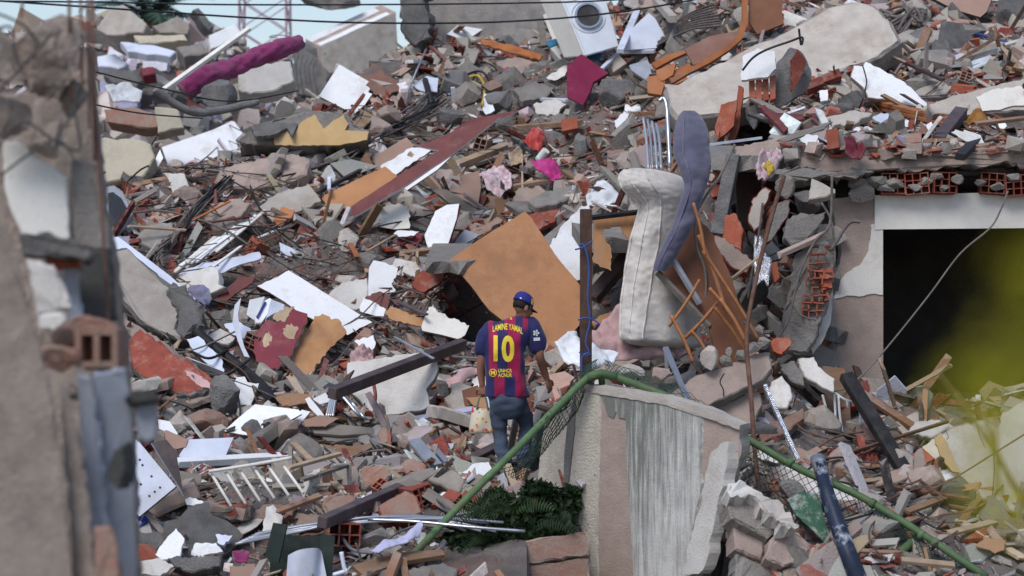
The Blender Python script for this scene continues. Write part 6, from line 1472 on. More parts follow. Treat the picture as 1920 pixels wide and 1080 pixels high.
B('plaster_shard', 'long white plaster shard standing between the brick-core column and the doorway pilaster', 'plaster', 'plaster', [(1518,650),(1534,600),(1552,560),(1562,540),(1558,600),(1540,644),(1524,664)],(.2,-.95,.2),.05, d=23.3, jag=1.5, step=9)
BM('stick', 'rough mortar stick across the foot of the speckled shard', 'mortar stick', 'concrete_pink', (1462,478),(1546,440),.06,.05, d=[23.05,23.05], ends=.03)
B('brick_piece', 'orange-red broken brick behind the cane chair', 'brick', 'brick_orange', [(1352,460),(1362,402),(1380,400),(1394,430),(1390,470),(1366,462)],(-.2,-.9,.3),.15, d=24.0, jag=2, step=8, bev=.012)
B('brick_piece', 'small red brick sliver beside the foil', 'brick', 'brick_orange', [(1444,494),(1456,490),(1462,520),(1452,530)], FN, .08, d=23.2, jag=1, step=8)
B('slab_piece', 'curved pink plaster shard with brick behind the cane chair', 'slab', 'concrete_pink', [(1338,440),(1358,444),(1390,470),(1412,488),(1400,512),(1370,500),(1344,470)],(-.1,-.85,.5),.12, side='brick', d=23.7, jag=2.5, step=8, bev=.015)
B('timber_wall', 'dark timber wall behind the broken building corner', 'timber', 'wood_dark', [(1376,296),(1424,300),(1432,400),(1420,440),(1384,420)],(0,-1,.1),.05, d=25.6)  # dark-coloured sheet gives the cavity right of the cushion its shade
BM('inner_post', 'grey-brown inner post behind the lilac cushion', 'post', 'concrete_grey', (1376,290),(1346,440),.14,.12, d=[24.3,24.2])
for k in range(6):
    B('brick', 'dark red brick in shade behind the lilac cushion', 'brick', 'brick', [(1332 + (k % 2) * 8,296 + k * 26),(1356 + (k % 2) * 8,292 + k * 26),(1358 + (k % 2) * 8,312 + k * 26),(1334 + (k % 2) * 8,318 + k * 26)],(-.3,-.9,.2),.1, d=24.4, jag=1.2, step=7, group='shaded bricks behind the lilac cushion')
cloth('cloth_bundle', 'multicoloured plastic bundle in the dark gap right of the cushion', 'plastic bundle', 'white_pink_cloth', [(1416,320),(1430,300),(1446,290),(1470,296),(1462,316),(1448,336),(1422,348)],.08, d=23.8, freq=8)
cloth('cloth_strip', 'yellow-green ribbon in the multicoloured bundle', 'ribbon', 'yellow_plastic', [(1432,312),(1446,308),(1450,330),(1440,334)],.06, d=23.65, freq=8)
cloth('foil', 'crumpled silver foil hanging left of the brick-core column', 'foil', 'foil', [(1414,456),(1430,452),(1434,480),(1446,500),(1440,540),(1428,530),(1418,544),(1412,500)],.06, d=22.9, freq=9)
BM('tube', 'thin pale tube through the silver foil', 'tube', 'wood_pale', (1368,526),(1432,476),.025,.025, d=[22.85,22.85])
TU('rebar', 'long rusty rebar standing in front of the building corner', 'rebar', 'rust', [(1470,330),(1440,430),(1410,560),(1400,640),(1408,740),(1416,850),(1424,930)],.022, d=[22.8,22.6,22.2,21.8,21.4,21.0,20.8])
for k, q in enumerate([[(1430,380),(1424,430),(1412,500),(1402,560)],[(1560,330),(1556,420),(1530,450),(1500,510),(1478,600),(1452,640)],[(1558,470),(1590,420),(1612,416)],[(1540,380),(1560,420),(1566,500)],[(1480,560),(1500,590),(1530,600)]]):
    TU('rebar', ['thin rod beside the pale vertical slab shard', 'long cable sagging over the brick-core column', 'bent rebar reaching to the pilaster', 'wire down the left edge of the pilaster', 'short rebar poking from the brick-core column'][k], 'rebar', 'rebar_grey', q, [.012,.014,.018,.012,.01][k], d=23.0)
TU('wire', 'thin pale wire running diagonally across the black doorway', 'wire', 'wood_grey', [(1890,358),(1876,394),(1856,428),(1800,476),(1740,556),(1656,660),(1596,722),(1556,734)],.009, d=[23.2,23.2,23.2,23.1,23.0,22.8,22.6,22.5])

# ---- rubble shelf between the garden wall and the doorway
cpw = B('wall_slab', 'cracked pink wall slab resting over the green rail, right of centre', 'slab', 'concrete_pink', [(1252,744),(1300,706),(1370,680),(1416,662),(1444,660),(1448,690),(1430,712),(1370,740),(1312,768),(1298,766)],(.0,-.8,.55),.12, side='concrete', d=22.0, jag=2, step=11, bev=.015)
B('wall_slab', 'second pink wall slab under the cracked one, right of centre', 'slab', 'concrete_pink', [(1320,772),(1390,742),(1424,734),(1430,760),(1412,800),(1380,806),(1340,790)],(.0,-.85,.5),.12, side='concrete', d=22.0, jag=2, step=11, bev=.015)
TU('crack', None, None, 'black_rubber', [(1358,700),(1350,716),(1356,730),(1357,744)],.006, d=21.85, parent=cpw)
RK('pale angular lump on the left end of the cracked pink slab', (1302,646,1348,694), 'concrete_pale', d=22.0, seed=3)
RK('flat cream stone above the garden wall', (1148,682,1210,716), 'concrete_pale', d=21.9, seed=6, deep=.6)
RK('tan stone right of the flat cream stone', (1215,684,1258,722), 'concrete_pink', d=21.9, seed=8)
for k, bx in enumerate([(1348,664,1376,690),(1376,656,1400,680),(1400,640,1426,664),(1356,650,1374,668),(1418,628,1446,656),(1330,690,1350,706)]):
    RK('small grey crumb on the cracked pink wall slab', bx, 'concrete', d=22.1, seed=k, group='crumbs on the cracked pink slab')
B('brick_piece', 'orange brick shard on top of the stones left of the white slab tongue', 'brick', 'brick_orange', [(1446,640),(1456,634),(1484,632),(1482,648),(1466,664),(1450,658)], FN, .08, d=22.3, jag=2, step=7)
B('slab_piece', 'pale plaster tongue pointing right under the brick-core column', 'slab', 'plaster', [(1496,672),(1526,668),(1534,686),(1566,710),(1564,736),(1538,724),(1508,706),(1500,690)],(.1,-.85,.5),.08, side='concrete_pale', d=22.4, jag=1.5, step=9, bev=.012)
B('slab_piece', 'cream rounded plaster shard above the foil-wrapped pole', 'slab', 'plaster', [(1438,740),(1446,716),(1466,704),(1480,722),(1486,742),(1476,764),(1456,766),(1444,756)],(-.1,-.9,.4),.08, d=22.0, jag=1.5, step=8, bev=.012)
B('slab_piece', 'grey plaster shard between the cream shard and the plaster tongue', 'slab', 'concrete', [(1462,684),(1490,676),(1506,700),(1508,724),(1486,716),(1470,700)],(0,-.9,.4),.08, d=22.3, jag=2, step=8, bev=.012)
BM('rod', 'foil-wrapped pole slanting down right of the rebar', 'pole', 'foil', (1434,722),(1496,862),.035,.035, d=[21.4,20.8])
B('board', 'brown upright wooden board beside the pilaster foot', 'board', 'wood', [(1542,686),(1584,690),(1592,740),(1600,840),(1552,836),(1548,770)],(-.1,-.98,.1),.05, side='wood_dark', d=22.6, jag=1, step=20)
for k, q in enumerate([[(1564,738),(1566,770),(1568,832)],[(1572,742),(1576,790),(1586,840)],[(1564,736),(1586,750),(1600,752)],[(1588,750),(1590,768)],[(1542,740),(1550,770),(1552,780)],[(1600,752),(1612,770),(1612,796)]]):
    TU('string', 'dirty white string dangling in front of the brown upright board', 'string', 'white_cloth', q, .012, d=22.4, group='strings on the brown upright board')
BM('beam', 'charred black beam slanting down to the right below the doorway', 'beam', 'black_wood', (1586,704),(1740,956),.13,.09, d=[22.3,21.2])
B('slab_piece', 'pink render panel left of the brown upright board', 'slab', 'concrete_pink', [(1496,812),(1520,770),(1544,772),(1552,850),(1530,862),(1506,850)],(-.1,-.9,.3),.1, d=22.2, jag=1.5, step=10, bev=.012)
B('slab_piece', 'dark sloping slab under the cream rounded shard', 'slab', 'brick_dusty', [(1420,800),(1470,784),(1506,764),(1508,784),(1470,812),(1430,830)], UPN, .1, d=21.9, jag=2, step=9, bev=.012)
BM('bar', 'rusty bar rising to the right across the charred beam', 'bar', 'rust', (1500,878),(1778,790),.025,.03, d=[21.3,22.2])
BM('bar', 'rusty flat bar lying level across the lower right', 'bar', 'rust', (1640,908),(1846,940),.04,.03, d=[20.9,20.5])
TU('wire', 'thin dark wire crossing the plastered wall fragment', 'wire', 'rust', [(1736,924),(1800,890),(1880,840),(1960,790)],.008, d=20.6)
BM('rod', 'pale metal rod leaning left of the blue painted pole', 'rod', 'steel_grey', (1584,870),(1640,924),.03,.03, d=[21.2,21])
RK('pink lump right of the charred beam', (1684,842,1712,878), 'concrete_pink', d=21.8, seed=2)
RK('grey lump above the green rail, right', (1560,838,1596,868), 'concrete_pale', d=21.8, seed=6)
for k in range(5):
    BM('brick_lath', 'dusty red slat in the rubble left of the charred beam', 'slat', 'brick', (1612 + k * 12,820 + k * 16),(1632 + k * 12,900 + k * 8),.07,.04, d=[22.0,21.6], group='dusty red slats by the charred beam')
B('green_board', 'flaking green painted board behind the toppled masonry', 'board', 'green_paint', [(1476,936),(1500,922),(1526,924),(1540,948),(1566,1036),(1550,1020),(1520,990),(1492,966)],(0,-.85,.5),.03, d=20.0, jag=1, step=12)
RK('grey pointed rock behind the flaking green board', (1460,888,1512,940), 'concrete_grey', d=20.3, seed=7)
bp = empty('painted_pole', P(1610,1090,19.3), 'flaking blue-black metal pole with a bare top leaning at the lower right', 'pole')
V_, F_ = tube_geo([P(1536,866,20.0), P(1552,930,19.8), P(1580,1010,19.5), P(1618,1110,19.2)],[.055,.065,.072,.08],14)
mk('shaft', V_, F_, 'blue_pole' if 'blue_pole' in MATS else M('blue_pole', (0.022,0.032,0.06),(0.012,0.018,0.035),9, rough=.45, bump=.1, amt=.85, dirt=(.40,.44,.50), dcov=.50, stretch=(1,1,.5)).name, parent=bp, smooth=True)
V_, F_ = tube_geo([P(1532,858,20.05), P(1541,886,19.94)],.062,14); mk('cap', V_, F_, 'steel_grey', parent=bp, smooth=True)
for k, q in enumerate([[(1736,976),(1760,938),(1772,940),(1800,972),(1780,984)],[(1806,960),(1818,932),(1826,920),(1840,940),(1846,966),(1830,976)]]):
    B('stone', ['dark pointed stone at the foot of the plastered wall fragment, left one', 'dark pointed stone at the foot of the plastered wall fragment, right one'][k], 'stone', 'near_dark', q, (-.1,-.9,.4),.12, d=20.6, jag=2, step=8, bev=.02, relief=.01)
RK('round dark stone on the rusty flat bar', (1812,916,1830,938), 'near_dark', d=20.45, seed=3)
for k, q in enumerate([[(1654,946),(1700,926),(1736,940),(1720,960),(1680,962)],[(1690,964),(1748,958),(1742,966),(1700,970)],[(1680,1010),(1706,1008),(1690,1028),(1682,1024)],[(1838,986),(1856,976),(1858,996),(1842,998)],[(1770,1038),(1778,1046),(1772,1060),(1764,1052)],[(1800,1050),(1830,1016),(1838,1020),(1812,1060)]]):
    B('scrap', ['grey sheet scrap left of the dark pointed stones', 'silver foil strip below the grey sheet scrap', 'white chip beside the green brace', 'white chip below the dark pointed stones', 'small white chip under the green rail, lower right', 'pale plank end under the green rail, lower right'][k], 'scrap', ['near_dark', 'foil', 'white', 'white', 'white', 'wood_pale'][k], q, UPN, .03, d=[21.2,21.0,20.3,20.8,20.2,20.2][k], jag=1.2, step=7)
ld = empty('ladder_rack', P(1890,1075,20.0), 'small white ladder-like rack in the lower right corner', 'rack')
for a, b, w in [((1854,1080),(1880,1016),.035),((1892,1086),(1916,1022),.05)]:
    BM('rail', None, None, 'white_warm', a, b, w, .03, d=[20.0,20.1], parent=ld)
for k in range(6):
    BM('rung', None, None, 'white_warm', (1858 + k * 4.4,1070 - k * 10.5),(1894 + k * 4,1076 - k * 10.5),.016,.016, d=[20.02,20.02], parent=ld)
for k, (a, b, m) in enumerate([((1640,1000),(1720,970), 'wood'),((1700,960),(1860,900), 'wood'),((1780,1000),(1920,965), 'wood_pale'),((1690,1050),(1790,1060), 'wood_pale'),((1880,1000),(1960,990), 'wood_grey')]):
    BM('plank', ['short plank left of the green brace', 'plank slanting up under the dark stones', 'pale plank running out of the picture at the right, under the stones', 'pale plank lying behind the green brace', 'grey plank above the white ladder-like rack'][k], 'plank', m, a, b, .07,.03, off=.2)
# things on the doorway floor
B('mattress_roll', 'folded lilac bedding on the doorway floor', 'bedding', 'lavender', [(1676,786),(1680,770),(1710,762),(1736,770),(1738,782),(1716,790)], FN, .3, d=24.5, bev=.04)
B('box', 'dim grey box on the doorway floor', 'box', 'tan_panel', [(1738,774),(1760,764),(1802,764),(1802,788),(1740,790)], FN, .3, d=24.6)
def stove():
    e = empty('camp_stove', P(1830,800,24.4), 'dark box with a white bottle on it in the doorway, right', 'box')
    B('case', None, None, 'black_plastic', [(1802,766),(1858,764),(1860,800),(1804,800)],(0,-1,.1),.3, d=24.4, parent=e, bev=.02)
    TU('bottle', None, None, 'white', [(1834,766),(1834,740)],.03, d=24.35, parent=e, smooth=False)
stove()
for k, q in enumerate([[(1700,812),(1716,790),(1760,786),(1790,800),(1750,820)],[(1730,836),(1764,812),(1776,846),(1740,872)],[(1716,850),(1728,838),(1738,870),(1722,900),(1712,880)]]):
    B('plaster_piece', ['pale plaster slab on the doorway threshold', 'cream plaster lump left of the plastered wall fragment', 'bare brick edge left of the plastered wall fragment'][k], 'plaster', ['plaster', 'cream', 'concrete_pink'][k], q, (0,-.85,.5),.08, margin=.3, jag=2, step=8, bev=.012)

# ---- bent green fence
fn = empty('fence_frame', P(1125,705,20.9), 'bent green fence frame with torn netting draped over the garden wall', 'fence')
RL = [(755,1062,19.7),(860,950,20.0),(960,850,20.35),(1050,758,20.7),(1100,710,20.85),(1118,701,20.9)]
RR = [(1136,701,20.9),(1180,716,20.85),(1290,760,20.7),(1400,822,20.5),(1500,880,20.3),(1600,924,20.1),(1680,970,19.9),(1760,1022,19.7),(1850,1082,19.5)]
for q in (RL, RR):
    V_, F_ = tube_geo(smooth_path([P(*x) for x in q],4),.033,12); mk('rail', V_, F_, 'green_metal', parent=fn, smooth=True)
    for i in range(len(q) - 1): mask_poly([(q[i][0], q[i][1] - 10),(q[i + 1][0], q[i + 1][1] - 10),(q[i + 1][0], q[i + 1][1] + 10),(q[i][0], q[i][1] + 10)],20)
V_, F_ = tube_geo([P(1636,1088,19.75), P(1680,1042,19.82), P(1724,1004,19.9)],.036,12); mk('brace', V_, F_, 'green_metal', parent=fn, smooth=True)
V_, F_ = tube_geo([P(1126,700,20.9), P(1132,740,21.2)],.03,10); mk('stub', V_, F_, 'green_metal', parent=fn, smooth=True)
V_, F_ = tube_geo([P(1100,710,20.84), P(1127,700,20.9), P(1156,707,20.86)],.041,10); mk('elbow', V_, F_, 'green_metal', parent=fn, smooth=True)
for x in [(1482,868,20.33),(1728,1003,19.78),(1754,1018,19.72),(1636,944,20.0)]:
    V_, F_ = tube_geo([P(x[0] - 4, x[1] - 2.5, x[2] + .01), P(x[0] + 4, x[1] + 2.5, x[2] - .01)],.043,12); mk('clamp', V_, F_, 'green_metal', parent=fn, smooth=True)
def netting(name, fu, nu, nv, r=.004, sag=.05, seed=1):
    from mathutils import noise as mn
    V = []; F = []
    def pt(i, j):
        p = np.array(fu(i / nu, j / nv)); q = Vector(p) * 3.1 + Vector((seed, 0,0))
        return p + np.array(mn.noise_vector(q)) * sag + np.array(mn.noise_vector(q * 3)) * sag * .35
    def add(path):
        v, f = tube_geo(path, r, 3, caps=False); b = len(V)
        F.extend([[x + b for x in y] for y in f]); V.extend(v)
    for s in (0,1):
        for k in range(-nv, nu):
            path = []
            for j in range(nv + 1):
                i = k + j if s == 0 else k + nv - j
                if 0 <= i <= nu: path.append(pt(i, j))
            if len(path) > 1: add(path)
    mk(name, V, F, 'net_green', parent=fn)
def lerp3(a, b, t): return a * (1 - t) + b * t
_L0 = [P(*x) for x in RL]
def along(q, t):
    x = t * (len(q) - 1); i = min(int(x), len(q) - 2); return lerp3(P(*q[i]), P(*q[i + 1]), x - i)
netting('netting', lambda s, t: lerp3(along(RL, .33 + .67 * s), lerp3(P(985,905,20.6), P(1102,735,21.1), s ** 1.2) + np.array([0,.1 * math.sin(s * 9),0]), t),26,8,.0034,.05,2)
netting('netting', lambda s, t: lerp3(P(1000,800,20.7), P(1095,712,20.95), s) * (1 - t) + t * lerp3(P(990,905,21.0), P(1020,780,21.6), s),14,9,.0036,.07,5)
netting('netting', lambda s, t: lerp3(along(RR, .30 + .70 * s), along(RR, .30 + .70 * s) + np.array([-.15,.15,-.95 + .25 * s]), t),46,13,.0034,.05,9)
netting('netting', lambda s, t: lerp3(along(RR, .0 + .33 * s), along(RR, .0 + .33 * s) + np.array([.0,.35,.12]), t),16,4,.0034,.05,12)
netting('netting', lambda s, t: lerp3(along(RL, .62 + .38 * s), along(RL, .62 + .38 * s) + np.array([.02,.45,.10]), t),14,6,.0034,.06,14)

# rusty post with blue wire
rp = empty('rusty_post', P(1098,715,21.4), 'tall rusty brown post with blue wire round it, right of the man', 'post')
BM('shaft', None, None, 'rust_post' if 'rust_post' in MATS else M('rust_post', (.12,.065,.045),(.055,.034,.03),9, bump=.5, amt=.35, dirt=(.19,.10,.06), stretch=(1,1,.3)).name, (1098.5,392),(1098.5,722),.105,.09, d=[21.5,21.5], parent=rp, roll=.05)
for k, q in enumerate([[(1088,458),(1096,462),(1104,500),(1102,560),(1106,600),(1098,640),(1104,660),(1092,668),(1090,700)],[(1084,600),(1096,596),(1110,598),(1122,606),(1116,610)],[(1086,660),(1098,668),(1108,662)],[(1078,468),(1092,464),(1110,452)]]):
    TU('wire', None, None, 'blue_wire', q, .008, d=21.40, parent=rp)

# ---- overhead wires
for k, (q, r) in enumerate([([(-200,0,17),(180,4,17.5),(480,9,18),(960,6,18.6),(1200,-4,19),(1500,-40,19.4)],.007),([(-200,-12,17),(180,14,17.5),(480,34,18),(700,43,18.3),(960,40,18.6),(1200,17,19),(1500,-40,19.4)],.008),([(180,135,26),(300,165,27),(430,190,28),(560,170,29)],.009),([(150,190,25),(260,212,26),(380,222,27)],.009)]):
    V_, F_ = tube_geo(smooth_path([P(*x) for x in q],8), r, 5)
    tag(mk('overhead_wire', V_, F_, 'black_rubber', smooth=True),['upper thin overhead wire along the top border', 'lower thin overhead wire sagging across the top', 'slack wire over the distant heap ending at the round stump', 'slack wire low over the distant heap beside the pillar'][k], 'wire')

# ---- shrub at the foot of the garden wall
def leaf_cloud(centers, n, size, seed, up=.3):
    rnd = random.Random(seed); V = []; F = []
    for _ in range(n):
        c, rad = rnd.choice(centers); v = Vector((rnd.gauss(0,1), rnd.gauss(0,1), rnd.gauss(0,1))).normalized() * (rnd.random() ** .4)
        p = Vector(c) + Vector((v.x * rad[0], v.y * rad[1], v.z * rad[2]))
        d = Vector((rnd.gauss(0,1), rnd.gauss(-.3,1), rnd.gauss(up, .8))).normalized(); s = d.cross(Vector((rnd.gauss(0,1), rnd.gauss(0,1), rnd.gauss(0,1)))).normalized()
        L = size * rnd.uniform(.6,1.3); w = L * .32; b = len(V); nn = d.cross(s) * L * .1
        V += [p, p + d * L * .45 + s * w + nn, p + d * L, p + d * L * .45 - s * w + nn]; F += [[b, b + 1, b + 2],[b, b + 2, b + 3]]
    return V, F
sh = empty('shrub', P(960,1040,20.7), 'dark leafy shrub growing at the foot of the garden wall', 'shrub')
_c = [(P(905,990,20.7),(.30,.25,.13)),(P(960,958,20.8),(.30,.25,.14)),(P(1030,950,20.9),(.26,.2,.17)),(P(850,1028,20.4),(.26,.22,.12)),(P(965,1005,20.5),(.36,.25,.15)),(P(1046,985,20.7),(.15,.2,.13)),(P(815,1046,20.3),(.18,.2,.06)),(P(920,1036,20.4),(.3,.2,.09)),(P(1010,922,21.0),(.16,.15,.07)),(P(1070,935,21.0),(.08,.1,.10)),(P(880,960,20.9),(.12,.1,.08)),(P(790,1052,20.1),(.16,.15,.05)),(P(845,1000,20.6),(.14,.12,.07)),(P(930,935,21.0),(.10,.1,.06))]
V_, F_ = leaf_cloud(_c, 8000,.075,3); mk('foliage', V_, F_, 'leaf_green', parent=sh)
for k in range(10):
    r = random.Random(k); a = P(950 + r.uniform(-60,60),1050,20.7)
    V_, F_ = tube_geo([a, P(940 + r.uniform(-80,90),1000,20.7), P(940 + r.uniform(-110,110),935,20.7)],[.012,.009,.004],5); mk('stem', V_, F_, 'twig', parent=sh)
def fern(i):
    r = random.Random(i + 90); V = []; F = []
    p = np.array(P(900 + r.uniform(-60,160),985 + r.uniform(-40,40),20.35)); dr = nrm([r.uniform(-1,1),-.3, r.uniform(.1,.8)])
    for s in range(14):
        n2 = p + dr * .028; dr = nrm(dr + np.array([0,-.02,-.09])); sd = nrm(np.cross(dr, [0,-1,.2])); L = .075 * math.sin((s + 2) / 17 * 3.14)
        for sg in (-1,1):
            b = len(V); V += [p, p + dr * .02, p + sd * sg * L + dr * .02]; F.append([b, b + 1, b + 2])
        p = n2
    mk('frond', V, F, 'leaf_green', parent=sh)
for i in range(12): fern(i)

# ---- blurred plants close to the camera on the right
def twigs():
    e = empty('dry_twigs', P(1900,1200,6.8), 'thin brown twigs close to the camera at the lower right', 'twigs')
    for k, (q, r) in enumerate([([(1790,735),(1840,810),(1890,890),(1960,990)],.007),([(1842,770),(1862,830),(1900,910),(1960,1010)],.008),([(1866,770),(1868,850),(1874,930)],.006),([(1760,700),(1800,755),(1830,800)],.004)]):
        V_, F_ = tube_geo(smooth_path([P(u, v, 7.2 - .1 * k) for u, v in q],4), r, 7); mk('stem', V_, F_, 'twig', parent=e, smooth=True)
    V_, F_ = leaf_cloud([(P(1868,850,6.6),(.03,.08,.035)),(P(1900,960,6.3),(.06,.1,.08))],14,.03,4); mk('leaves', V_, F_, 'leaf_yellow', parent=e)
twigs()
def branch():
    e = empty('yellow_branch', P(2000,1000,1.0), 'yellow-green leafy branch very close to the camera at the right border', 'branch')
    for k, q in enumerate([[(2100,1000),(1990,920),(1900,860),(1830,800)],[(2100,760),(1980,690),(1900,640),(1840,600)],[(2100,560),(1990,520),(1900,470)]]):
        V_, F_ = tube_geo(smooth_path([P(u, v, 1.0) for u, v in q],4),.0012,5); mk('twig', V_, F_, 'twig', parent=e, smooth=True)
    cs_ = [(P(1925,750,.95),(.018,.12,.016)),(P(1895,905,1.0),(.016,.12,.015)),(P(1935,640,.95),(.010,.12,.012)),(P(1860,800,.95),(.014,.12,.012)),(P(1930,960,1.0),(.018,.12,.016)),(P(1905,720,.95),(.015,.12,.012)),(P(1880,860,1.0),(.014,.12,.014)),(P(1935,520,.9),(.006,.1,.010)),(P(1830,730,.9),(.008,.05,.005))]
    V_, F_ = leaf_cloud(cs_, 230,.0085,8, up=.0); mk('leaves', V_, F_, 'leaf_yellow', parent=e)
branch()
# ================================================================== the man with the bag
PD = 22.4; PMX = PXM(PD)
def Q(u, v, dy=0.0): return np.array([(u - 960) / PMX, CAMY + PD + dy, CAMZ + (540 - v) / PMX])
man = empty('person', Q(955,890), 'man from behind in striped football shirt, jeans and blue cap, carrying a bag', 'person')

class Geo:
    def __init__(s): s.V = []; s.F = []
    def add(s, V, F):
        b = len(s.V); s.V += [np.asarray(v, float) for v in V]; s.F += [[x + b for x in f] for f in F]
    def tube(s, pts, r, sides=14, flat=1.0, sub=5):
        pts = [np.asarray(p, float) for p in pts]
        rs = list(r) if isinstance(r, (list, tuple)) else [r] * len(pts)
        pr = smooth_path([np.append(p, q) for p, q in zip(pts, rs)], sub) if len(pts) > 2 else [np.append(p, q) for p, q in zip(pts, rs)]
        # rounded ends
        a, b = pr[0], pr[1]; t0 = nrm(a[:3] - b[:3]); c, d = pr[-1], pr[-2]; t1 = nrm(c[:3] - d[:3])
        pre = [np.append(a[:3] + t0 * a[3] * math.sin(x), a[3] * math.cos(x)) for x in (1.35,.9,.45)]
        post = [np.append(c[:3] + t1 * c[3] * math.sin(x), c[3] * math.cos(x)) for x in (.45,.9,1.35)]
        pr = pre + pr + post
        s.add(*tube_geo([p[:3] for p in pr],[p[3] for p in pr], sides, flat))
    def ball(s, c, rx, ry, rz, R=None):
        V = []; F = []; n, m = 18,12
        for i in range(m + 1):
            th = math.pi * i / m
            for k in range(n):
                p = np.array([rx * math.sin(th) * math.cos(2 * math.pi * k / n), ry * math.sin(th) * math.sin(2 * math.pi * k / n), rz * math.cos(th)])
                V.append(np.asarray(c) + (R @ p if R is not None else p))
        for i in range(m):
            for k in range(n): F.append([i * n + k, (i + 1) * n + k, (i + 1) * n + (k + 1) % n, i * n + (k + 1) % n])
        s.add(V, F)
    def loft(s, secs, n=28, power=2.4):
        V = []; F = []
        ss = smooth_path([np.array(x, float) for x in secs],4)
        for cx, cy, cz, rx, ry in ss:
            for k in range(n):
                t = 2 * math.pi * k / n; c, q = math.cos(t), math.sin(t)
                V.append((cx + rx * math.copysign(abs(c) ** (2 / power), c), cy + ry * math.copysign(abs(q) ** (2 / power), q), cz))
        for i in range(len(ss) - 1):
            for k in range(n): F.append([i * n + k, i * n + (k + 1) % n, (i + 1) * n + (k + 1) % n, (i + 1) * n + k])
        F += [list(range(n))[::-1], list(range((len(ss) - 1) * n, len(ss) * n))]
        s.add(V, F)
    def remesh(s, name, mat, parent, voxel, smooth=4, warp=None):
        o = mk(name + '_tmp', s.V, s.F, mat, origin=(0,0,0))
        bm = bmesh.new(); bm.from_mesh(o.data); bmesh.ops.recalc_face_normals(bm, faces=bm.faces); bm.to_mesh(o.data); bm.free()
        m = o.modifiers.new('r', 'REMESH'); m.mode = 'VOXEL'; m.voxel_size = voxel
        m = o.modifiers.new('s', 'SMOOTH'); m.iterations = smooth; m.factor = .5
        bpy.context.view_layer.update()
        dg = bpy.context.evaluated_depsgraph_get(); ev = o.evaluated_get(dg); me = ev.to_mesh()
        V = np.array([v.co for v in me.vertices]); F = [list(p.vertices) for p in me.polygons]
        N = np.array([v.normal for v in me.vertices])
        ev.to_mesh_clear(); old = o.data; bpy.data.objects.remove(o); bpy.data.meshes.remove(old)
        if warp: V = warp(V, N)
        base = wl(parent)
        r = mk(name, V, F, mat, parent=parent, smooth=True, origin=base)
        return r, V, F

def hand(g, wrist, d, nv, side, curl, spread=.10):
    """Palm, four bent fingers and a thumb off the side. d: wrist to knuckles; nv: palm facing; side: to the thumb."""
    d = nrm(d); nv = nrm(np.asarray(nv) - d * (d @ np.asarray(nv))); s = np.cross(d, nv) * side
    k0 = np.asarray(wrist) + d * .085
    for t in (-.026,-.009,.009,.026):
        g.tube([np.asarray(wrist) + d * .01 + s * t * .6, np.asarray(wrist) + d * .05 + s * t, k0 + s * t],[.016,.017,.013],10)
    for i, (t, L) in enumerate(((.030,.068),(.010,.076),(-.010,.070),(-.029,.056))):
        p = k0 + s * t; dd = nrm(d + s * t * spread * 8); pts = [p - d * .015, p]; rs = [.010,.0095]
        for sg in range(3):
            an = curl * (.55 + .25 * sg); dd = nrm(dd * math.cos(an) + nv * math.sin(an)); p = p + dd * L * (.42,.33,.25)[sg]
            nv2 = nv; pts.append(p); rs.append((.009,.0085,.0075)[sg])
        g.tube(pts, rs, 8, sub=3)
    b = np.asarray(wrist) + d * .03 + s * .03
    t1 = b + nrm(d * .6 + s * .8) * .035; t2 = t1 + nrm(d + s * .25 + nv * curl * .5) * .032; t3 = t2 + nrm(d + nv * curl * .6) * .024
    g.tube([b - s * .015, b, t1, t2, t3],[.014,.014,.0115,.0105,.0085],8, sub=3)

# --- head frame: turned to the right and bowed
HC = Q(981,575,-.02)
hf = nrm([.80,.52,-.34]); hl = nrm(np.cross([0,0,1], hf)); hu = np.cross(hf, hl)
HR = np.array([hf, hl, hu]).T
def hp(x, y, z): return HC + HR @ np.array([x, y, z])
body = Geo()
body.ball(hp(-.008,0,.018),.096,.076,.100, HR)           # skull
body.ball(hp(.034,0,-.045),.060,.058,.070, HR)           # face and jaw
body.ball(hp(.060,0,-.092),.030,.032,.022, HR)           # chin
body.tube([hp(.088,0,.012), hp(.106,0,-.018), hp(.110,0,-.034)],[.008,.012,.014],8)   # nose
body.tube([hp(.084,.03,.018), hp(.091,0,.020), hp(.084,-.03,.018)],[.009,.010,.009],8)  # brow
body.tube([hp(.090,.018,-.060), hp(.097,0,-.060), hp(.090,-.018,-.060)],[.007,.008,.007],8)  # lips
for sg in (-1,1):
    body.ball(hp(-.008, sg * .078,-.020),.022,.010,.033, HR)   # ears
    body.ball(hp(.060, sg * .040,-.030),.020,.018,.018, HR)    # cheeks
body.tube([Q(972,606,.03), Q(976,596,.015), HC + np.array([-.008,.0,-.05])],[.064,.058,.056],14)
# torso and legs under the clothes
body.loft([(*Q(951,748),.145,.10),(*Q(949,720),.15,.105),(*Q(948,690),.14,.10),(*Q(951,640),.165,.11),(*Q(956,618),.175,.10),(*Q(964,606),.14,.08),(*Q(972,598),.06,.06)])
LA = [Q(917,616), Q(906,648,-.02), Q(903,676,-.01), Q(902,700,.03), Q(904,722,.05)]
RA = [Q(1002,613), Q(1009,646,-.01), Q(1012,668,.0), Q(1019,692,.09), Q(1026,712,.14)]
body.tube(LA, [.055,.050,.044,.040,.029],14)
body.tube(RA, [.055,.050,.044,.039,.028],14)
hand(body, LA[-1],(.02,.02,-1),(.3,.95,0),-1,1.25)
hand(body, RA[-1],(.35,.3,-1),(-.75,.55,.1),1,.45)
LEGL = [Q(936,744), Q(936,782,.04), Q(939,818,.06), Q(943,850,.0), Q(946,876,-.02)]
LEGR = [Q(968,744), Q(981,776,.10), Q(988,800,.17), Q(984,836,.12), Q(980,864,.06)]
body.tube(LEGL, [.078,.070,.055,.048,.040],14)
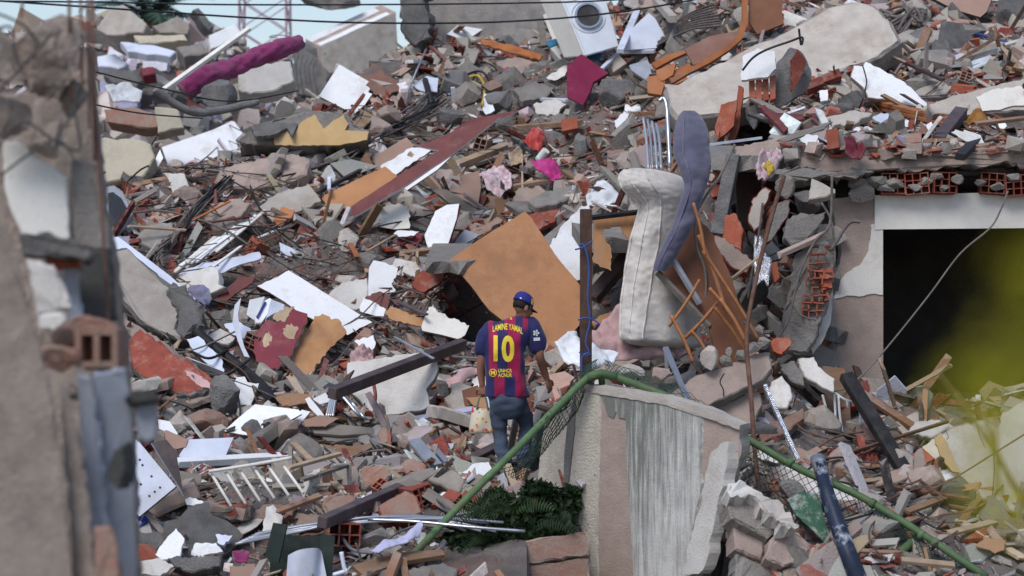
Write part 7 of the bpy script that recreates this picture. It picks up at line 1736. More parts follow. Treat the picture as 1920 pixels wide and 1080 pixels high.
body.tube(LEGR, [.078,.070,.055,.048,.040],14)
bo, bV, bF = body.remesh('body', 'skin', man, .0065,3)

# --- hair, cap
hair = Geo(); hair.ball(hp(-.018,0,.012),.094,.081,.092, HR)
o = mk('hair', [v for v in hair.V], hair.F, 'hair', parent=man, smooth=True)
bm = bmesh.new(); bm.from_mesh(o.data); L0 = wl(o)
for v in list(bm.verts):
    w = HR.T @ (np.array(v.co + L0) - HC)
    if w[0] > .035 or w[2] < -.052: bm.verts.remove(v)
bm.to_mesh(o.data); bm.free()
md = o.modifiers.new('t', 'SOLIDIFY'); md.thickness = .006
cp = Geo(); n = 26; rows = []
for i in range(9):
    th = math.pi / 2 * i / 8; zz = .030 + .104 * math.sin(th); k = math.cos(th) ** .62
    rows.append([hp(-.012 + .107 * k * math.cos(a),.088 * k * math.sin(a), zz - .012 * math.cos(a) * k) for a in np.linspace(0,2 * math.pi, n, endpoint=False)])
cp.add([p for r in rows for p in r],[[i * n + q, i * n + (q + 1) % n, (i + 1) * n + (q + 1) % n, (i + 1) * n + q] for i in range(8) for q in range(n)])
cap = mk('cap', cp.V, cp.F, 'cap_blue', parent=man, smooth=True); md = cap.modifiers.new('t', 'SOLIDIFY'); md.thickness = .004
V = []; m_ = 13
for j in range(5):
    for i in range(m_):
        a = -1.25 + 2.5 * i / (m_ - 1); r0 = .100 + j / 4 * .078 * math.cos(a * .9)
        V.append(hp(-.012 + r0 * math.cos(a),.088 / .1 * .1 * math.sin(a) * (1 + .02 * j),.022 - .012 * math.cos(a) - .016 * j / 4 - .020 * (math.sin(a) ** 2)))
br = mk('brim', V, [[j * m_ + i, j * m_ + i + 1,(j + 1) * m_ + i + 1,(j + 1) * m_ + i] for j in range(4) for i in range(m_ - 1)], 'cap_dark', parent=cap, smooth=True); md = br.modifiers.new('t', 'SOLIDIFY'); md.thickness = .005
o = mk('button', [hp(-.012 + .009 * math.cos(a) * q, .009 * math.sin(a) * q, .137 - .004 * q) for q in (.3,1) for a in np.linspace(0,6.28,9)[:-1]],[[i, (i + 1) % 8,8 + (i + 1) % 8,8 + i] for i in range(8)] + [list(range(8))], 'cap_blue', parent=cap)
def on_cap(nm, mat, pts):     # embroidery on the cap: (angle, height) outline
    V = []
    for a, h in pts:
        th = math.asin(min(1, max(0,(h - .030) / .104))); k = math.cos(th) ** .62
        V.append(hp(-.012 + .1095 * k * math.cos(a),.0905 * k * math.sin(a), h - .012 * math.cos(a) * k))
    mk(nm, V, [list(range(len(V)))], mat, parent=cap)
on_cap('embroidery', 'print_yellow', [(-1.0,.04),(-.85,.045),(-.80,.075),(-.62,.09),(-.60,.06),(-.45,.055),(-.40,.085),(-.55,.11),(-.85,.108),(-.95,.08)])
on_cap('embroidery', 'print_yellow', [(-1.25,.042),(-1.1,.040),(-1.06,.07),(-1.14,.10),(-1.28,.09)])
on_cap('back_mark', 'print_white', [(-2.5,.040),(-2.3,.040),(-2.3,.052),(-2.5,.052)])

# --- jersey
jg = Geo()
jg.loft([(*Q(951,743,.0),.205,.135),(*Q(950,735,.0),.207,.137),(*Q(949,715,-.005),.200,.138),(*Q(947,690,-.01),.192,.135),(*Q(946,660,-.015),.198,.138),(*Q(948,640,-.012),.212,.138),(*Q(954,624,-.005),.225,.130),(*Q(959,612,0),.215,.112),(*Q(965,603,.005),.165,.092),(*Q(971,596,.012),.090,.080),(*Q(973,592,.014),.074,.070)], n=36)
jg.tube([Q(925,614,0), Q(911,630,-.01), Q(904,656,-.015)],[.080,.085,.080],18)
jg.tube([Q(992,610,0), Q(1004,626,-.005), Q(1008,650,.0)],[.078,.085,.080],18)
def shirt_folds(V, N):
    from mathutils import noise as mn
    base = Q(955,890)
    out = V.copy()
    for i, v in enumerate(V):
        x, y, z = v - base
        lo = max(0.0, min(1.0,(1.15 - z) / .45))
        f = math.sin(x * 34 + 3 * mn.noise(Vector((x * 3,0, z * 2.2))) * 2.2) * .010 * lo
        f += .022 * mn.noise(Vector((x * 6, y * 4, z * 5 + x * 6))) + .012 * mn.noise(Vector((x * 14, y * 8, z * 9)))
        out[i] = v + N[i] * f
    return out
def jersey_mat():
    m = bpy.data.materials.new('jersey'); m.use_nodes = True; nt = m.node_tree; N, L = nt.nodes, nt.links; b = N['Principled BSDF']
    tc = N.new('ShaderNodeTexCoord'); sp = N.new('ShaderNodeSeparateXYZ'); L.new(tc.outputs['Object'], sp.inputs[0])
    mr = N.new('ShaderNodeMapRange'); mr.inputs['From Min'].default_value = -.3; mr.inputs['From Max'].default_value = .3; L.new(sp.outputs['X'], mr.inputs['Value'])
    NAVY = (.016,.017,.085,1); RED = (.29,.006,.060,1)
    def ramp(bands):
        r = N.new('ShaderNodeValToRGB'); e = r.color_ramp.elements; e[0].position = 0; e[0].color = NAVY; e[1].position = 1; e[1].color = NAVY
        for a, c in bands:
            for p, col in ((a - .006, NAVY),(a + .006, RED),(c - .006, RED),(c + .006, NAVY)):
                x = e.new((p + .3) / .6); x.color = col
        L.new(mr.outputs[0], r.inputs[0]); return r.outputs[0]
    top = ramp([(-.20,-.155),(-.046,.056),(.13,.175)]); mid = ramp([(-.194,-.118),(-.012,.105)]); bot = ramp([(-.142,-.046),(.058,.150)])
    nz = N.new('ShaderNodeTexNoise'); nz.inputs['Scale'].default_value = 14; L.new(tc.outputs['Object'], nz.inputs['Vector'])
    def band(z0, z1):
        q = N.new('ShaderNodeMath'); q.operation = 'MULTIPLY_ADD'; q.inputs[1].default_value = .08; L.new(nz.outputs[0], q.inputs[0]); L.new(sp.outputs['Z'], q.inputs[2])
        r = N.new('ShaderNodeMapRange'); r.inputs['From Min'].default_value = z0 + .04; r.inputs['From Max'].default_value = z1 + .04; L.new(q.outputs[0], r.inputs['Value']); return r.outputs[0]
    def mix(f, a, c):
        x = N.new('ShaderNodeMix'); x.data_type = 'RGBA'; L.new(f, x.inputs[0]); L.new(a, x.inputs[6]); L.new(c, x.inputs[7]); return x.outputs[2]
    c = mix(band(.93,.99), bot, mid); c = mix(band(1.36,1.42), c, top)
    L.new(c, b.inputs['Base Color']); b.inputs['Roughness'].default_value = .75; b.inputs['Specular IOR Level'].default_value = .3; b.inputs['Sheen Weight'].default_value = .15
    MATS['jersey'] = m
jersey_mat()
je, jV, jF = jg.remesh('jersey', 'jersey', man, .009,4, shirt_folds)
bvh = BVHTree.FromPolygons([Vector(v) for v in jV], jF)
def proj(x, z, lift=.005, frm=(0,-1,0)):
    h = bvh.ray_cast(Vector((x, CAMY + PD - .8, z)), Vector((0,1,0)))
    y = h[0].y if h[0] is not None else CAMY + PD - .12
    return np.array([x, y - lift, z])
def text_mesh(txt, size=1.0, weight=0.0):
    c = bpy.data.curves.new('t', 'FONT'); c.body = txt; c.size = size; c.align_x = 'CENTER'; c.align_y = 'CENTER'; c.offset = weight; c.resolution_u = 4
    o = bpy.data.objects.new('t', c); COL.objects.link(o); bpy.context.view_layer.update()
    me = o.evaluated_get(bpy.context.evaluated_depsgraph_get()).to_mesh()
    bm = bmesh.new(); bm.from_mesh(me); o.evaluated_get(bpy.context.evaluated_depsgraph_get()).to_mesh_clear()
    bmesh.ops.remove_doubles(bm, verts=bm.verts, dist=1e-5)
    for _ in range(2):
        e = [x for x in bm.edges if x.calc_length() > size * .14]
        if e: bmesh.ops.subdivide_edges(bm, edges=e, cuts=2); bmesh.ops.triangulate(bm, faces=bm.faces)
    V = np.array([v.co[:2] for v in bm.verts]); F = [[x.index for x in f.verts] for f in bm.faces]; bm.free()
    bpy.data.objects.remove(o); bpy.data.curves.remove(c)
    return V, F
def shirt_text(nm, txt, u, v, w, h, weight=.02, arc=0.0, mat='print_yellow', tilt=0.0):
    V, F = text_mesh(txt, 1.0, weight)
    V = V - (V.max(0) + V.min(0)) / 2; V = V / (V.max(0) - V.min(0)) * np.array([w, h]) / PMX
    out = []
    c0 = Q(u, v)
    for x, z in V:
        z2 = z - arc * (x / (w / PMX / 2)) ** 2 + tilt * x
        out.append(proj(c0[0] + x, c0[2] + z2))
    mk(nm, out, F, mat, parent=je)
shirt_text('number', '10', 945,653,39,50,.035, tilt=-.03)
shirt_text('name_lettering', 'LAMINE YAMAL', 952,612,56,11.5,.02, arc=.034, tilt=-.07)
shirt_text('sponsor_lettering', 'UNHCR', 947,694,26,7,.02)
shirt_text('sponsor_lettering', 'ACNUR', 947,702.5,26,7,.02)
shirt_text('collar_badge', 'X', 958,597,5,4,.06)
def ring_on_shirt(nm, u, v, r0, r1, mat, n=20):
    c = Q(u, v); V = [proj(c[0] + r / PMX * math.cos(a), c[2] + r / PMX * math.sin(a)) for r in (r0, r1) for a in np.linspace(0,2 * math.pi, n, endpoint=False)]
    mk(nm, V, [[k, (k + 1) % n, n + (k + 1) % n, n + k] for k in range(n)], mat, parent=je)
ring_on_shirt('emblem_ring', 924.5,698,6.2,7.4, 'print_yellow')
shirt_text('emblem_figure', 'M', 924.5,698,8,8,.03)
for k in range(5):
    a = k * 1.2566; ring_on_shirt('sleeve_badge', 1005 + 4.2 * math.cos(a),624 + 4.2 * math.sin(a),.1,2.2, 'print_white', 6)
ring_on_shirt('sleeve_badge', 1005,624,.1,1.8, 'print_white', 6)
c = [Q(1000,633), Q(1012,632), Q(1012.5,638), Q(1000.5,639)]
mk('sleeve_patch', [proj(p[0], p[2]) for p in c],[[0,1,2,3]], 'print_white', parent=je)

# --- jeans, shoes
M('denim', (.060,.078,.115),(.042,.055,.085),5, rough=.9, bump=.25, amt=.5, dirt=(.09,.115,.165), fine=70, vary=0)
jn = Geo()
jn.loft([(*Q(952,786,.03),.10,.09),(*Q(952,774,.02),.150,.115),(*Q(951,760),.172,.125),(*Q(951,748),.182,.13),(*Q(950,732),.175,.122),(*Q(950,722),.16,.115)])
jn.tube([Q(936,748), Q(935,782,.035), Q(938,816,.055), Q(942,848,.0), Q(945,874,-.02)],[.092,.086,.070,.066,.066],18)
jn.tube([Q(967,748,.01), Q(980,776,.10), Q(987,800,.165), Q(984,834,.12), Q(980,862,.06)],[.094,.088,.073,.066,.064],18)
def jean_folds(V, N):
    from mathutils import noise as mn
    return np.array([v + n * (.012 * mn.noise(Vector((v[0] * 8, v[1] * 8, v[2] * 16))) + .010 * math.sin(v[2] * 60 + 4 * mn.noise(Vector(v * 7))) * max(0, min(1,(.35 - v[2]) / .3 + .25))) for v, n in zip(V, N)])
jn.remesh('jeans', 'denim', man, .009,3, jean_folds)
for q in ([Q(945,884,-.09), Q(946,882,.02), Q(947,886,.14)],[Q(978,872,.0), Q(981,869,.10), Q(984,872,.21)]):
    s_ = Geo(); s_.tube(q, [.042,.05,.038],12); mk('shoe', s_.V, s_.F, 'shoe', parent=man, smooth=True)

# --- floral bag
def floral():
    m = bpy.data.materials.new('floral'); m.use_nodes = True; nt = m.node_tree; N, L = nt.nodes, nt.links; b = N['Principled BSDF']
    tc = N.new('ShaderNodeTexCoord'); vo = N.new('ShaderNodeTexVoronoi'); vo.inputs['Scale'].default_value = 21; L.new(tc.outputs['Object'], vo.inputs['Vector'])
    r = N.new('ShaderNodeMapRange'); r.inputs['From Min'].default_value = .40; r.inputs['From Max'].default_value = .34; L.new(vo.outputs['Distance'], r.inputs['Value'])
    sp = N.new('ShaderNodeSeparateColor'); L.new(vo.outputs['Color'], sp.inputs[0])
    cr = N.new('ShaderNodeValToRGB'); cr.color_ramp.interpolation = 'CONSTANT'; e = cr.color_ramp.elements
    e[0].color = (.50,.03,.05,1); e[1].position = .3; e[1].color = (.55,.25,.04,1)
    for p, c in ((.45,(.60,.16,.20,1)),(.62,(.10,.26,.33,1)),(.74,(.20,.30,.10,1)),(.86,(.52,.05,.06,1))):
        x = e.new(p); x.color = c
    L.new(sp.outputs[0], cr.inputs[0])
    mx = N.new('ShaderNodeMix'); mx.data_type = 'RGBA'; L.new(r.outputs[0], mx.inputs[0]); mx.inputs[6].default_value = (.52,.47,.34,1); L.new(cr.outputs[0], mx.inputs[7])
    L.new(mx.outputs[2], b.inputs['Base Color']); b.inputs['Roughness'].default_value = .6; MATS['floral'] = m
floral()
bag = empty('tote_bag', Q(902,818), 'cream floral tote bag hanging from the left hand of the man', 'bag')
tp = [(885,764),(924,768)]; bt = [(878,814),(926,812)]
V = []
N_ = 9
for j in range(8):
    t = j / 7; a = np.array(tp[0]) * (1 - t) + np.array(bt[0]) * t; b2 = np.array(tp[1]) * (1 - t) + np.array(bt[1]) * t; dpt = .02 + .055 * math.sin(min(1, t * 1.3) * 1.57)
    for s in (-1,1):
        for i in range(N_):
            f = i / (N_ - 1); f2 = f if s == -1 else 1 - f
            p = a * (1 - f2) + b2 * f2; V.append(Q(p[0], p[1],.07 + s * dpt * (.55 + .45 * math.sin(math.pi * f2)) + .008 * math.sin(7 * f2 + 4 * t)))
n2 = 2 * N_
mk('body', V, [[j * n2 + k, j * n2 + (k + 1) % n2,(j + 1) * n2 + (k + 1) % n2,(j + 1) * n2 + k] for j in range(7) for k in range(n2)] + [list(range(7 * n2,8 * n2))], 'floral', parent=bag, smooth=True)
M('handle_green', (.20,.25,.17), None, 6, rough=.8, bump=.1, amt=.1)
for dy in (.045,.095):
    v, f = tube_geo(smooth_path([Q(894,768, dy), Q(897,752, dy), Q(903,738,.07), Q(907,738,.07), Q(912,752, dy), Q(915,770, dy)],4),.010,6,.5); mk('handle', v, f, 'handle_green', parent=bag, smooth=True)
mask_poly([(890,545),(1035,545),(1035,740),(1005,896),(915,896),(876,818),(890,740)], PD + .12)
# ================================================================== scattered rubble
def hull(pts):
    bm = bmesh.new()
    for p in pts: bm.verts.new(p)
    r = bmesh.ops.convex_hull(bm, input=bm.verts)
    junk = [g for g in r['geom_interior'] if isinstance(g, bmesh.types.BMVert)]
    for v in junk: bm.verts.remove(v)
    bmesh.ops.triangulate(bm, faces=bm.faces); bm.verts.index_update()
    V = np.array([v.co for v in bm.verts]); F = np.array([[x.index for x in f.verts] for f in bm.faces]); bm.free(); return V, F
def chunk_shape(s, flat=1.0):
    r = random.Random(s); pts = []
    for _ in range(10):
        v = Vector((r.gauss(0,1), r.gauss(0,1), r.gauss(0,1))).normalized() * r.uniform(.7,1.05)
        pts.append((v.x, v.y * r.uniform(.8,1), v.z * flat))
    return hull(pts)
def block_shape(s, a=1.0, b=.75, c=.55, j=.30):
    r = random.Random(s); pts = []
    for x in (-1,1):
        for y in (-1,1):
            for z in (-1,1):
                if r.random() < .12: continue
                pts.append((x * a * (1 - r.uniform(0, j)), y * b * (1 - r.uniform(0, j)), z * c * (1 - r.uniform(0, j))))
                if r.random() < .25: pts.append((x * a * .5, y * b * (1 - r.uniform(0, j)), z * c * 1.02))
    return hull(pts)
def plate_shape(s, th=.12):
    r = random.Random(s); k = r.randint(4,6); a0 = r.uniform(0,6.28); o = []
    for i in range(k):
        a = a0 + 6.283 * i / k + r.uniform(-.35,.35); q = r.uniform(.55,1.05); o.append((q * math.cos(a), q * math.sin(a) * r.uniform(.5,.9)))
    return hull([(x, y, -th) for x, y in o] + [(x * r.uniform(.9,1), y * r.uniform(.9,1), th) for x, y in o])
def torn_shape(s, th, asp=.7, amp=.10, n=4):
    # plate with a ragged outline and a broken rim
    r = random.Random(s); k = r.randint(4,5); a0 = r.uniform(0,6.28); o = []
    for i in range(k):
        a = a0 + 6.283 * i / k + r.uniform(-.4,.4); q = r.uniform(.65,1.05); o.append((q * math.cos(a), q * math.sin(a) * asp))
    out = []
    for i in range(k):
        a, b = np.array(o[i]), np.array(o[(i + 1) % k]); out.append(a); rag = r.random() < .7
        for q in range(1, n):
            t = (b - a); nn = np.array([-t[1], t[0]]); out.append(a + t * (q + r.uniform(-.3,.3)) / n + nn * r.uniform(-amp, amp) * (1 if rag else .1))
    m = len(out); V = [(p[0] * .97, p[1] * .97, th) for p in out] + [(p[0] * r.uniform(.97,1.04), p[1] * r.uniform(.97,1.04), th * r.uniform(.3,.8)) for p in out] + [(p[0] * r.uniform(.88,1), p[1] * r.uniform(.88,1),-th) for p in out]
    F = [list(range(m)), list(range(3 * m - 1,2 * m - 1,-1))]
    for i in range(m):
        j = (i + 1) % m; F += [[i, m + i, m + j, j],[m + i, 2 * m + i, 2 * m + j, m + j]]
    return np.array(V), F
def slat_shape(s):
    r = random.Random(s); w = r.uniform(.05,.14); t = r.uniform(.02,.05)
    return hull([(-1,-w, -t),(-1 + r.uniform(0,.2), w, -t),(1, w * r.uniform(.2,1),-t),(1 - r.uniform(0,.25),-w, -t),(-1,-w, t),(-1 + r.uniform(0,.2), w, t),(1, w * r.uniform(.2,1), t),(1 - r.uniform(0,.25),-w, t)])
CH = [block_shape(i, 1,.75 + .02 * (i % 8),.5 + .03 * (i % 9),.45) for i in range(18)] + [chunk_shape(i) for i in range(4)]; FL = [block_shape(40 + i, 1,.7,.3,.4) for i in range(14)]
PLT = [plate_shape(80 + i, .10) for i in range(18)]; THN = [plate_shape(120 + i, .035) for i in range(14)]; SL = [slat_shape(160 + i) for i in range(14)]

def rand_rot(n, lean):
    """Random rotations; lean 0 = any way up, 1 = lying on the slope."""
    q = RNG.normal(size=(n, 4)); q[:, 0] += 0; q /= np.linalg.norm(q, axis=1, keepdims=True)
    w, x, y, z = q.T
    R = np.stack([1 - 2 * (y * y + z * z),2 * (x * y - z * w),2 * (x * z + y * w),2 * (x * y + z * w),1 - 2 * (x * x + z * z),2 * (y * z - x * w),2 * (x * z - y * w),2 * (y * z + x * w),1 - 2 * (x * x + y * y)],1).reshape(n, 3,3)
    if lean > 0:
        a = RNG.uniform(0,6.283, n); tx = RNG.normal(-.42,.38, n); ty = RNG.normal(0,.35, n)   # tip towards the viewer like the slope
        ca, sa = np.cos(a), np.sin(a); Z = np.zeros(n); O = np.ones(n)
        Rz = np.stack([ca, -sa, Z, sa, ca, Z, Z, Z, O],1).reshape(n, 3,3)
        c, s = np.cos(-tx), np.sin(-tx); Rx = np.stack([O, Z, Z, Z, c, -s, Z, s, c],1).reshape(n, 3,3)
        c, s = np.cos(ty), np.sin(ty); Ry = np.stack([c, Z, s, Z, O, Z, -s, Z, c],1).reshape(n, 3,3)
        L = Rx @ Ry @ Rz
        m = RNG.random(n) < lean; R[m] = L[m]
    return R
def sites(n, size_pad=0, band=None):
    """Random places on the heaps, thinned where hand-placed pieces should stay in view."""
    ys = RNG.uniform(-6.5,15.5, n * 3); xs = RNG.uniform(-1,1, n * 3) * (.22 * (ys - CAMY) + 1.2)
    kk = RNG.random(n * 3) < (.22 * (ys - CAMY) + 1.2) / 10.0; xs, ys = xs[kk], ys[kk]
    if band is not None:
        keep = band(xs, ys); xs, ys = xs[keep], ys[keep]
    inb = (xs > 3.0) & (ys > -.1) & (ys < 4.5)
    on_roof = inb & (RNG.random(len(xs)) < .75) & (ys > .15)
    z = np.where((xs > 2.95) & (ys > .15), bil(H2, xs, ys), bil(HG, xs, ys))
    z = np.where(inb & ~on_roof, bil(HG, xs, ys), z)
    z = np.where((xs > 2.95) & (ys >= 4.5), np.maximum(bil(H2, xs, ys), bil(HG, xs, ys)), z)
    d = ys - CAMY; u = 960 + xs / (K * d) * 1920; v = 540 - (z - CAMZ) / (K * d) * 1920
    i = np.clip((u / 4).astype(int),0,479); j = np.clip((v / 4).astype(int),0,269)
    md = MASK[j, i]
    if size_pad:
        for ax, ay in ((-1,0),(1,0),(0,-1),(0,1),(-.7,-.7),(.7,-.7)):
            md = np.minimum(md, MASK[np.clip(j + int(ay * size_pad),0,269), np.clip(i + int(ax * size_pad),0,479)])
    inside = (u > -30) & (u < 1950) & (v > -30) & (v < 1110)
    ok = (~inside) | (md > 1e8) | (d > md + (.55 if size_pad else -.03))
    doorway = inb & ~on_roof & (ys > .9)
    wallfront = (xs > .2) & (xs < 2.2) & (ys < wall_y(xs) + .2)
    shrubz = (xs > -.6) & (xs < .6) & (ys < -2.6) & (ys > -4.4)
    ok &= ~doorway & ~wallfront & ~shrubz
    # nobody inside the legs of the man
    ok &= ~((np.abs(xs + .02) < .28) & (np.abs(ys + 1.6) < .3))
    for c in CAVES: ok &= ~((xs > c[0] - .05) & (xs < c[1] + .05) & (ys > c[2] + .35) & (ys < c[3]) & (z < c[4] + .3))
    idx = np.nonzero(ok)[0][:n]
    return xs[idx], ys[idx], z[idx], u[idx], v[idx]
def jitter_col(c, n, s=.22):
    c = np.asarray(c); k = RNG.normal(1, s, (n, 1)).clip(.45,1.6); return np.clip(c[None, :] * k * RNG.normal(1,.05,(n, 3)),.01,.85)
def mass(name, label, shapes, n, smin, smax, cols, lean, power=2.2, band=None, sink=.15, stretch=None, extra=None):
    xs, ys, zs, u, v = sites(n, band=band); n = len(xs)
    if extra is not None: xs, ys, zs = extra(xs, ys, zs)
    size = smin + (smax - smin) * RNG.random(n) ** power
    size = size * np.clip(.85 + 1.3 * vnoise(xs * .9, ys * .9,91) + .9 * vnoise(xs * 2.3, ys * 2.3,92),.35,1.7)      # coarse here, fine there
    R = rand_rot(n, lean); which = RNG.integers(0, len(shapes), n)
    ck = RNG.choice(len(cols), n, p=np.array([c[1] for c in cols]) / sum(c[1] for c in cols))
    C = np.zeros((n, 3))
    for q, (c, _) in enumerate(cols):
        m = ck == q; C[m] = jitter_col(c, int(m.sum()))
    V = []; F = []; CC = []; base = 0
    for w in range(len(shapes)):
        idx = np.nonzero(which == w)[0]
        if not len(idx): continue
        v0, f0 = shapes[w]
        st = np.ones((len(idx),1,3)) if stretch is None else np.stack([np.ones(len(idx)), RNG.uniform(*stretch, len(idx)), RNG.uniform(*stretch, len(idx))],1)[:, None, :]
        P3 = np.einsum('nij,kj->nki', R[idx], v0) * size[idx][:, None, None] if stretch is None else np.einsum('nij,nkj->nki', R[idx], v0[None] * st) * size[idx][:, None, None]
        P3 = P3 + np.stack([xs[idx], ys[idx], zs[idx] + size[idx] * sink],1)[:, None, :]
        k = len(v0); V.append(P3.reshape(-1,3)); F.append((f0[None] + (base + np.arange(len(idx)) * k)[:, None, None]).reshape(-1,3)); base += len(idx) * k
        CC.append(np.repeat(C[idx], k, 0))
    V = np.concatenate(V); F = np.concatenate(F); CC = np.concatenate(CC)
    me = bpy.data.meshes.new(name)
    me.vertices.add(len(V)); me.vertices.foreach_set('co', V.astype(np.float32).ravel())
    me.loops.add(F.size); me.loops.foreach_set('vertex_index', F.astype(np.int32).ravel())
    me.polygons.add(len(F)); me.polygons.foreach_set('loop_start', np.arange(0, F.size, 3, dtype=np.int32)); me.polygons.foreach_set('loop_total', np.full(len(F),3, dtype=np.int32))
    me.polygons.foreach_set('use_smooth', np.zeros(len(F), dtype=bool))
    a = me.color_attributes.new('Col', 'FLOAT_COLOR', 'POINT'); a.data.foreach_set('color', np.concatenate([CC, np.ones((len(CC),1))],1).astype(np.float32).ravel())
    me.materials.append(MATS['rubble_mix']); me.update(calc_edges=True); me.validate()
    o = bpy.data.objects.new(name, me); COL.objects.link(o); tag(o, label, None, None, 'stuff')
    return o
GREY = (.28,.265,.25); BEIGE = (.40,.355,.31); DUST = (.33,.295,.265); RED = (.24,.052,.036); RED2 = (.29,.10,.066); PINK = (.36,.26,.215); WHT = (.66,.66,.66); WOODC = (.24,.13,.075); DARK = (.05,.046,.043); BLUEW = (.5,.53,.6)
def red_band(xs, ys):
    f = vnoise(xs * .55, ys * .55,71) + .35 * vnoise(xs * 1.6, ys * 1.6,72)
    return (f > -.05) | (RNG.random(len(xs)) < .25)
mass('concrete_rubble', 'grey and beige concrete rubble covering the heaps', CH + FL, 15000,.018,.19,[(GREY, 4),(BEIGE, 5),(DUST, 4),(PINK, 1.5),(WHT, .5)],.4,3.6)
mass('brick_rubble', 'red brick shards strewn over the heaps', PLT + FL[:6],19000,.02,.17,[(RED, 5),(RED2,2.5),(PINK, 2),(DUST, 2)],.55,2.6, band=red_band, sink=.3)
mass('plaster_rubble', 'white and cream plaster chips strewn over the heaps', THN + PLT[:4],3200,.02,.13,[(WHT, 4),((.58,.55,.48),3),(BLUEW, 1.5)],.5,2.4, sink=.5)
mass('wood_debris', 'thin wood splinters strewn over the heaps', SL, 8000,.05,.48,[(WOODC, 3),((.36,.27,.19),2),(DUST, 3),(DARK, 1.5),(WHT, .8),((.15,.035,.03),1.5)],.75,1.8, sink=.12)
mass('board_debris', 'thin broken board and tile shards strewn over the heaps', THN, 6500,.04,.25,[(DUST, 3),((.20,.055,.045),2.5),((.33,.22,.15),3),(GREY, 3),(BEIGE, 2),(WHT, 1.2),(BLUEW, .8),(DARK, 1)],.8,1.8, sink=.35)
mass('fine_rubble', 'fine brick and mortar crumbs between the larger pieces', CH[:8] + PLT[:6],34000,.010,.045,[(DUST, 4),(RED, 3),(BEIGE, 3),(GREY, 3),(WHT, .6),(PINK, 2)],.2,1.6, sink=.3)

def far_mass():
    n = 7500; xs = RNG.uniform(-25,1, n); ys = RNG.uniform(27,43, n)
    i = np.clip(((xs - FX[0]) / .5).astype(int),0, len(FX) - 1); j = np.clip(((ys - FY[0]) / .5).astype(int),0, len(FY) - 1)
    return xs, ys, FZ[j, i]
mass('far_rubble', 'broken masonry covering the distant heap', CH + FL + PLT + THN, 7500,.08,.5,[(BEIGE, 4),(GREY, 2),((.46,.40,.36),4),(PINK, 2.5),(WHT, 2.2),(BLUEW, 2),(RED2,1.2),(DARK, .8)],.5,2.6, extra=lambda x, y, z: tuple(a[:len(x)] for a in far_mass()))

# larger pieces one could pick up, each a thing of its own
LM = [('the washing machine', 1105,60),('the big fallen slab', 670,110),('the white square board', 648,168),('the yellow-painted beam', 580,250),('the notched white board', 380,270),('the plank stack', 740,330),('the red plastic bag', 998,272),
      ('the crimson panel', 1095,150),('the smashed cabinet', 1310,110),('the very large floor slab', 1480,110),('the white cracked plaster panel', 1665,165),('the upper right corner lump', 1890,30),('the dark red bag on the roof', 1602,290),('the orange foam', 1850,246),
      ('the lilac cushion', 1300,260),('the mattress', 1220,480),('the rusty post', 1098,550),('the leaning orange-brown board', 970,530),('the tall white door fragment', 830,436),('the torn white scrap', 715,520),('the long white board', 590,560),('the maroon painted board', 520,640),
      ('the orange plywood', 600,650),('the beige column stump', 300,560),('the black pipe', 440,690),('the broken screen', 222,400),('the fan of white slats', 420,460),('the slumped red brick slab', 320,690),('the white tilted board', 490,790),('the white gutter', 440,862),('the perforated cabinet panel', 290,900),
      ('the dark green box', 560,1040),('the lower steel beam', 700,938),('the layered stack', 640,820),('the pale cracked wall slab', 740,720),('the floral bag', 900,790),('the shrub', 950,980),('the garden wall', 1220,860),('the cracked pink slab', 1350,715),('the brick-core column', 1520,560),('the foil', 1426,500),
      ('the charred beam', 1665,830),('the blue painted pole', 1570,970),('the plastered wall fragment', 1830,880),('the green brace', 1685,1040),('the white ladder-like rack', 1885,1045),('the doorway', 1780,600),('the round concrete stump', 402,180),('the patterned cloth heap', 928,345),('the metal channel', 798,850),('the white bin', 505,585)]
USED = {}
ORD = ['nearest', 'second nearest', 'third nearest', 'fourth nearest', 'fifth nearest', 'sixth nearest', 'seventh nearest', 'eighth nearest', 'ninth nearest', 'tenth nearest']
PENDING = []
def settle_labels():
    # a label says look, side and landmark; where that repeats, the order of distance to the landmark is added
    by = {}
    for o, head, u, v in PENDING:
        nm, lu, lv = min(LM, key=lambda l: (l[1] - u) ** 2 + (l[2] - v) ** 2)
        dx, dy = u - lu, v - lv
        rel = ('right of' if dx > 0 else 'left of') if abs(dx) > abs(dy) else ('below' if dy > 0 else 'above')
        by.setdefault((head + ' ' + rel + ' ' + nm),[]).append((dx * dx + dy * dy, o))
    for lab, l in by.items():
        l.sort(key=lambda t: t[0])
        for k, (q, o) in enumerate(l):
            o['label'] = lab if len(l) == 1 else lab + ', ' + ORD[min(k, 9)]
MCOL = {'concrete': 'grey-beige', 'concrete_grey': 'dark grey', 'concrete_pink': 'pinkish', 'concrete_pale': 'pale', 'brick': 'deep red', 'brick_orange': 'orange-red', 'brick_dusty': 'dusty red', 'white': 'white', 'white_blue': 'bluish white', 'plaster': 'off-white', 'white_warm': 'cream', 'maroon': 'maroon', 'chipboard': 'brown', 'tan_panel': 'tan',
        'brown_panel': 'dark brown', 'plywood': 'orange', 'wood': 'brown', 'wood_grey': 'grey', 'wood_dark': 'black-brown', 'wood_pale': 'pale', 'orange_wood': 'orange', 'rust': 'rusty', 'rebar_grey': 'grey', 'black_rubber': 'black'}
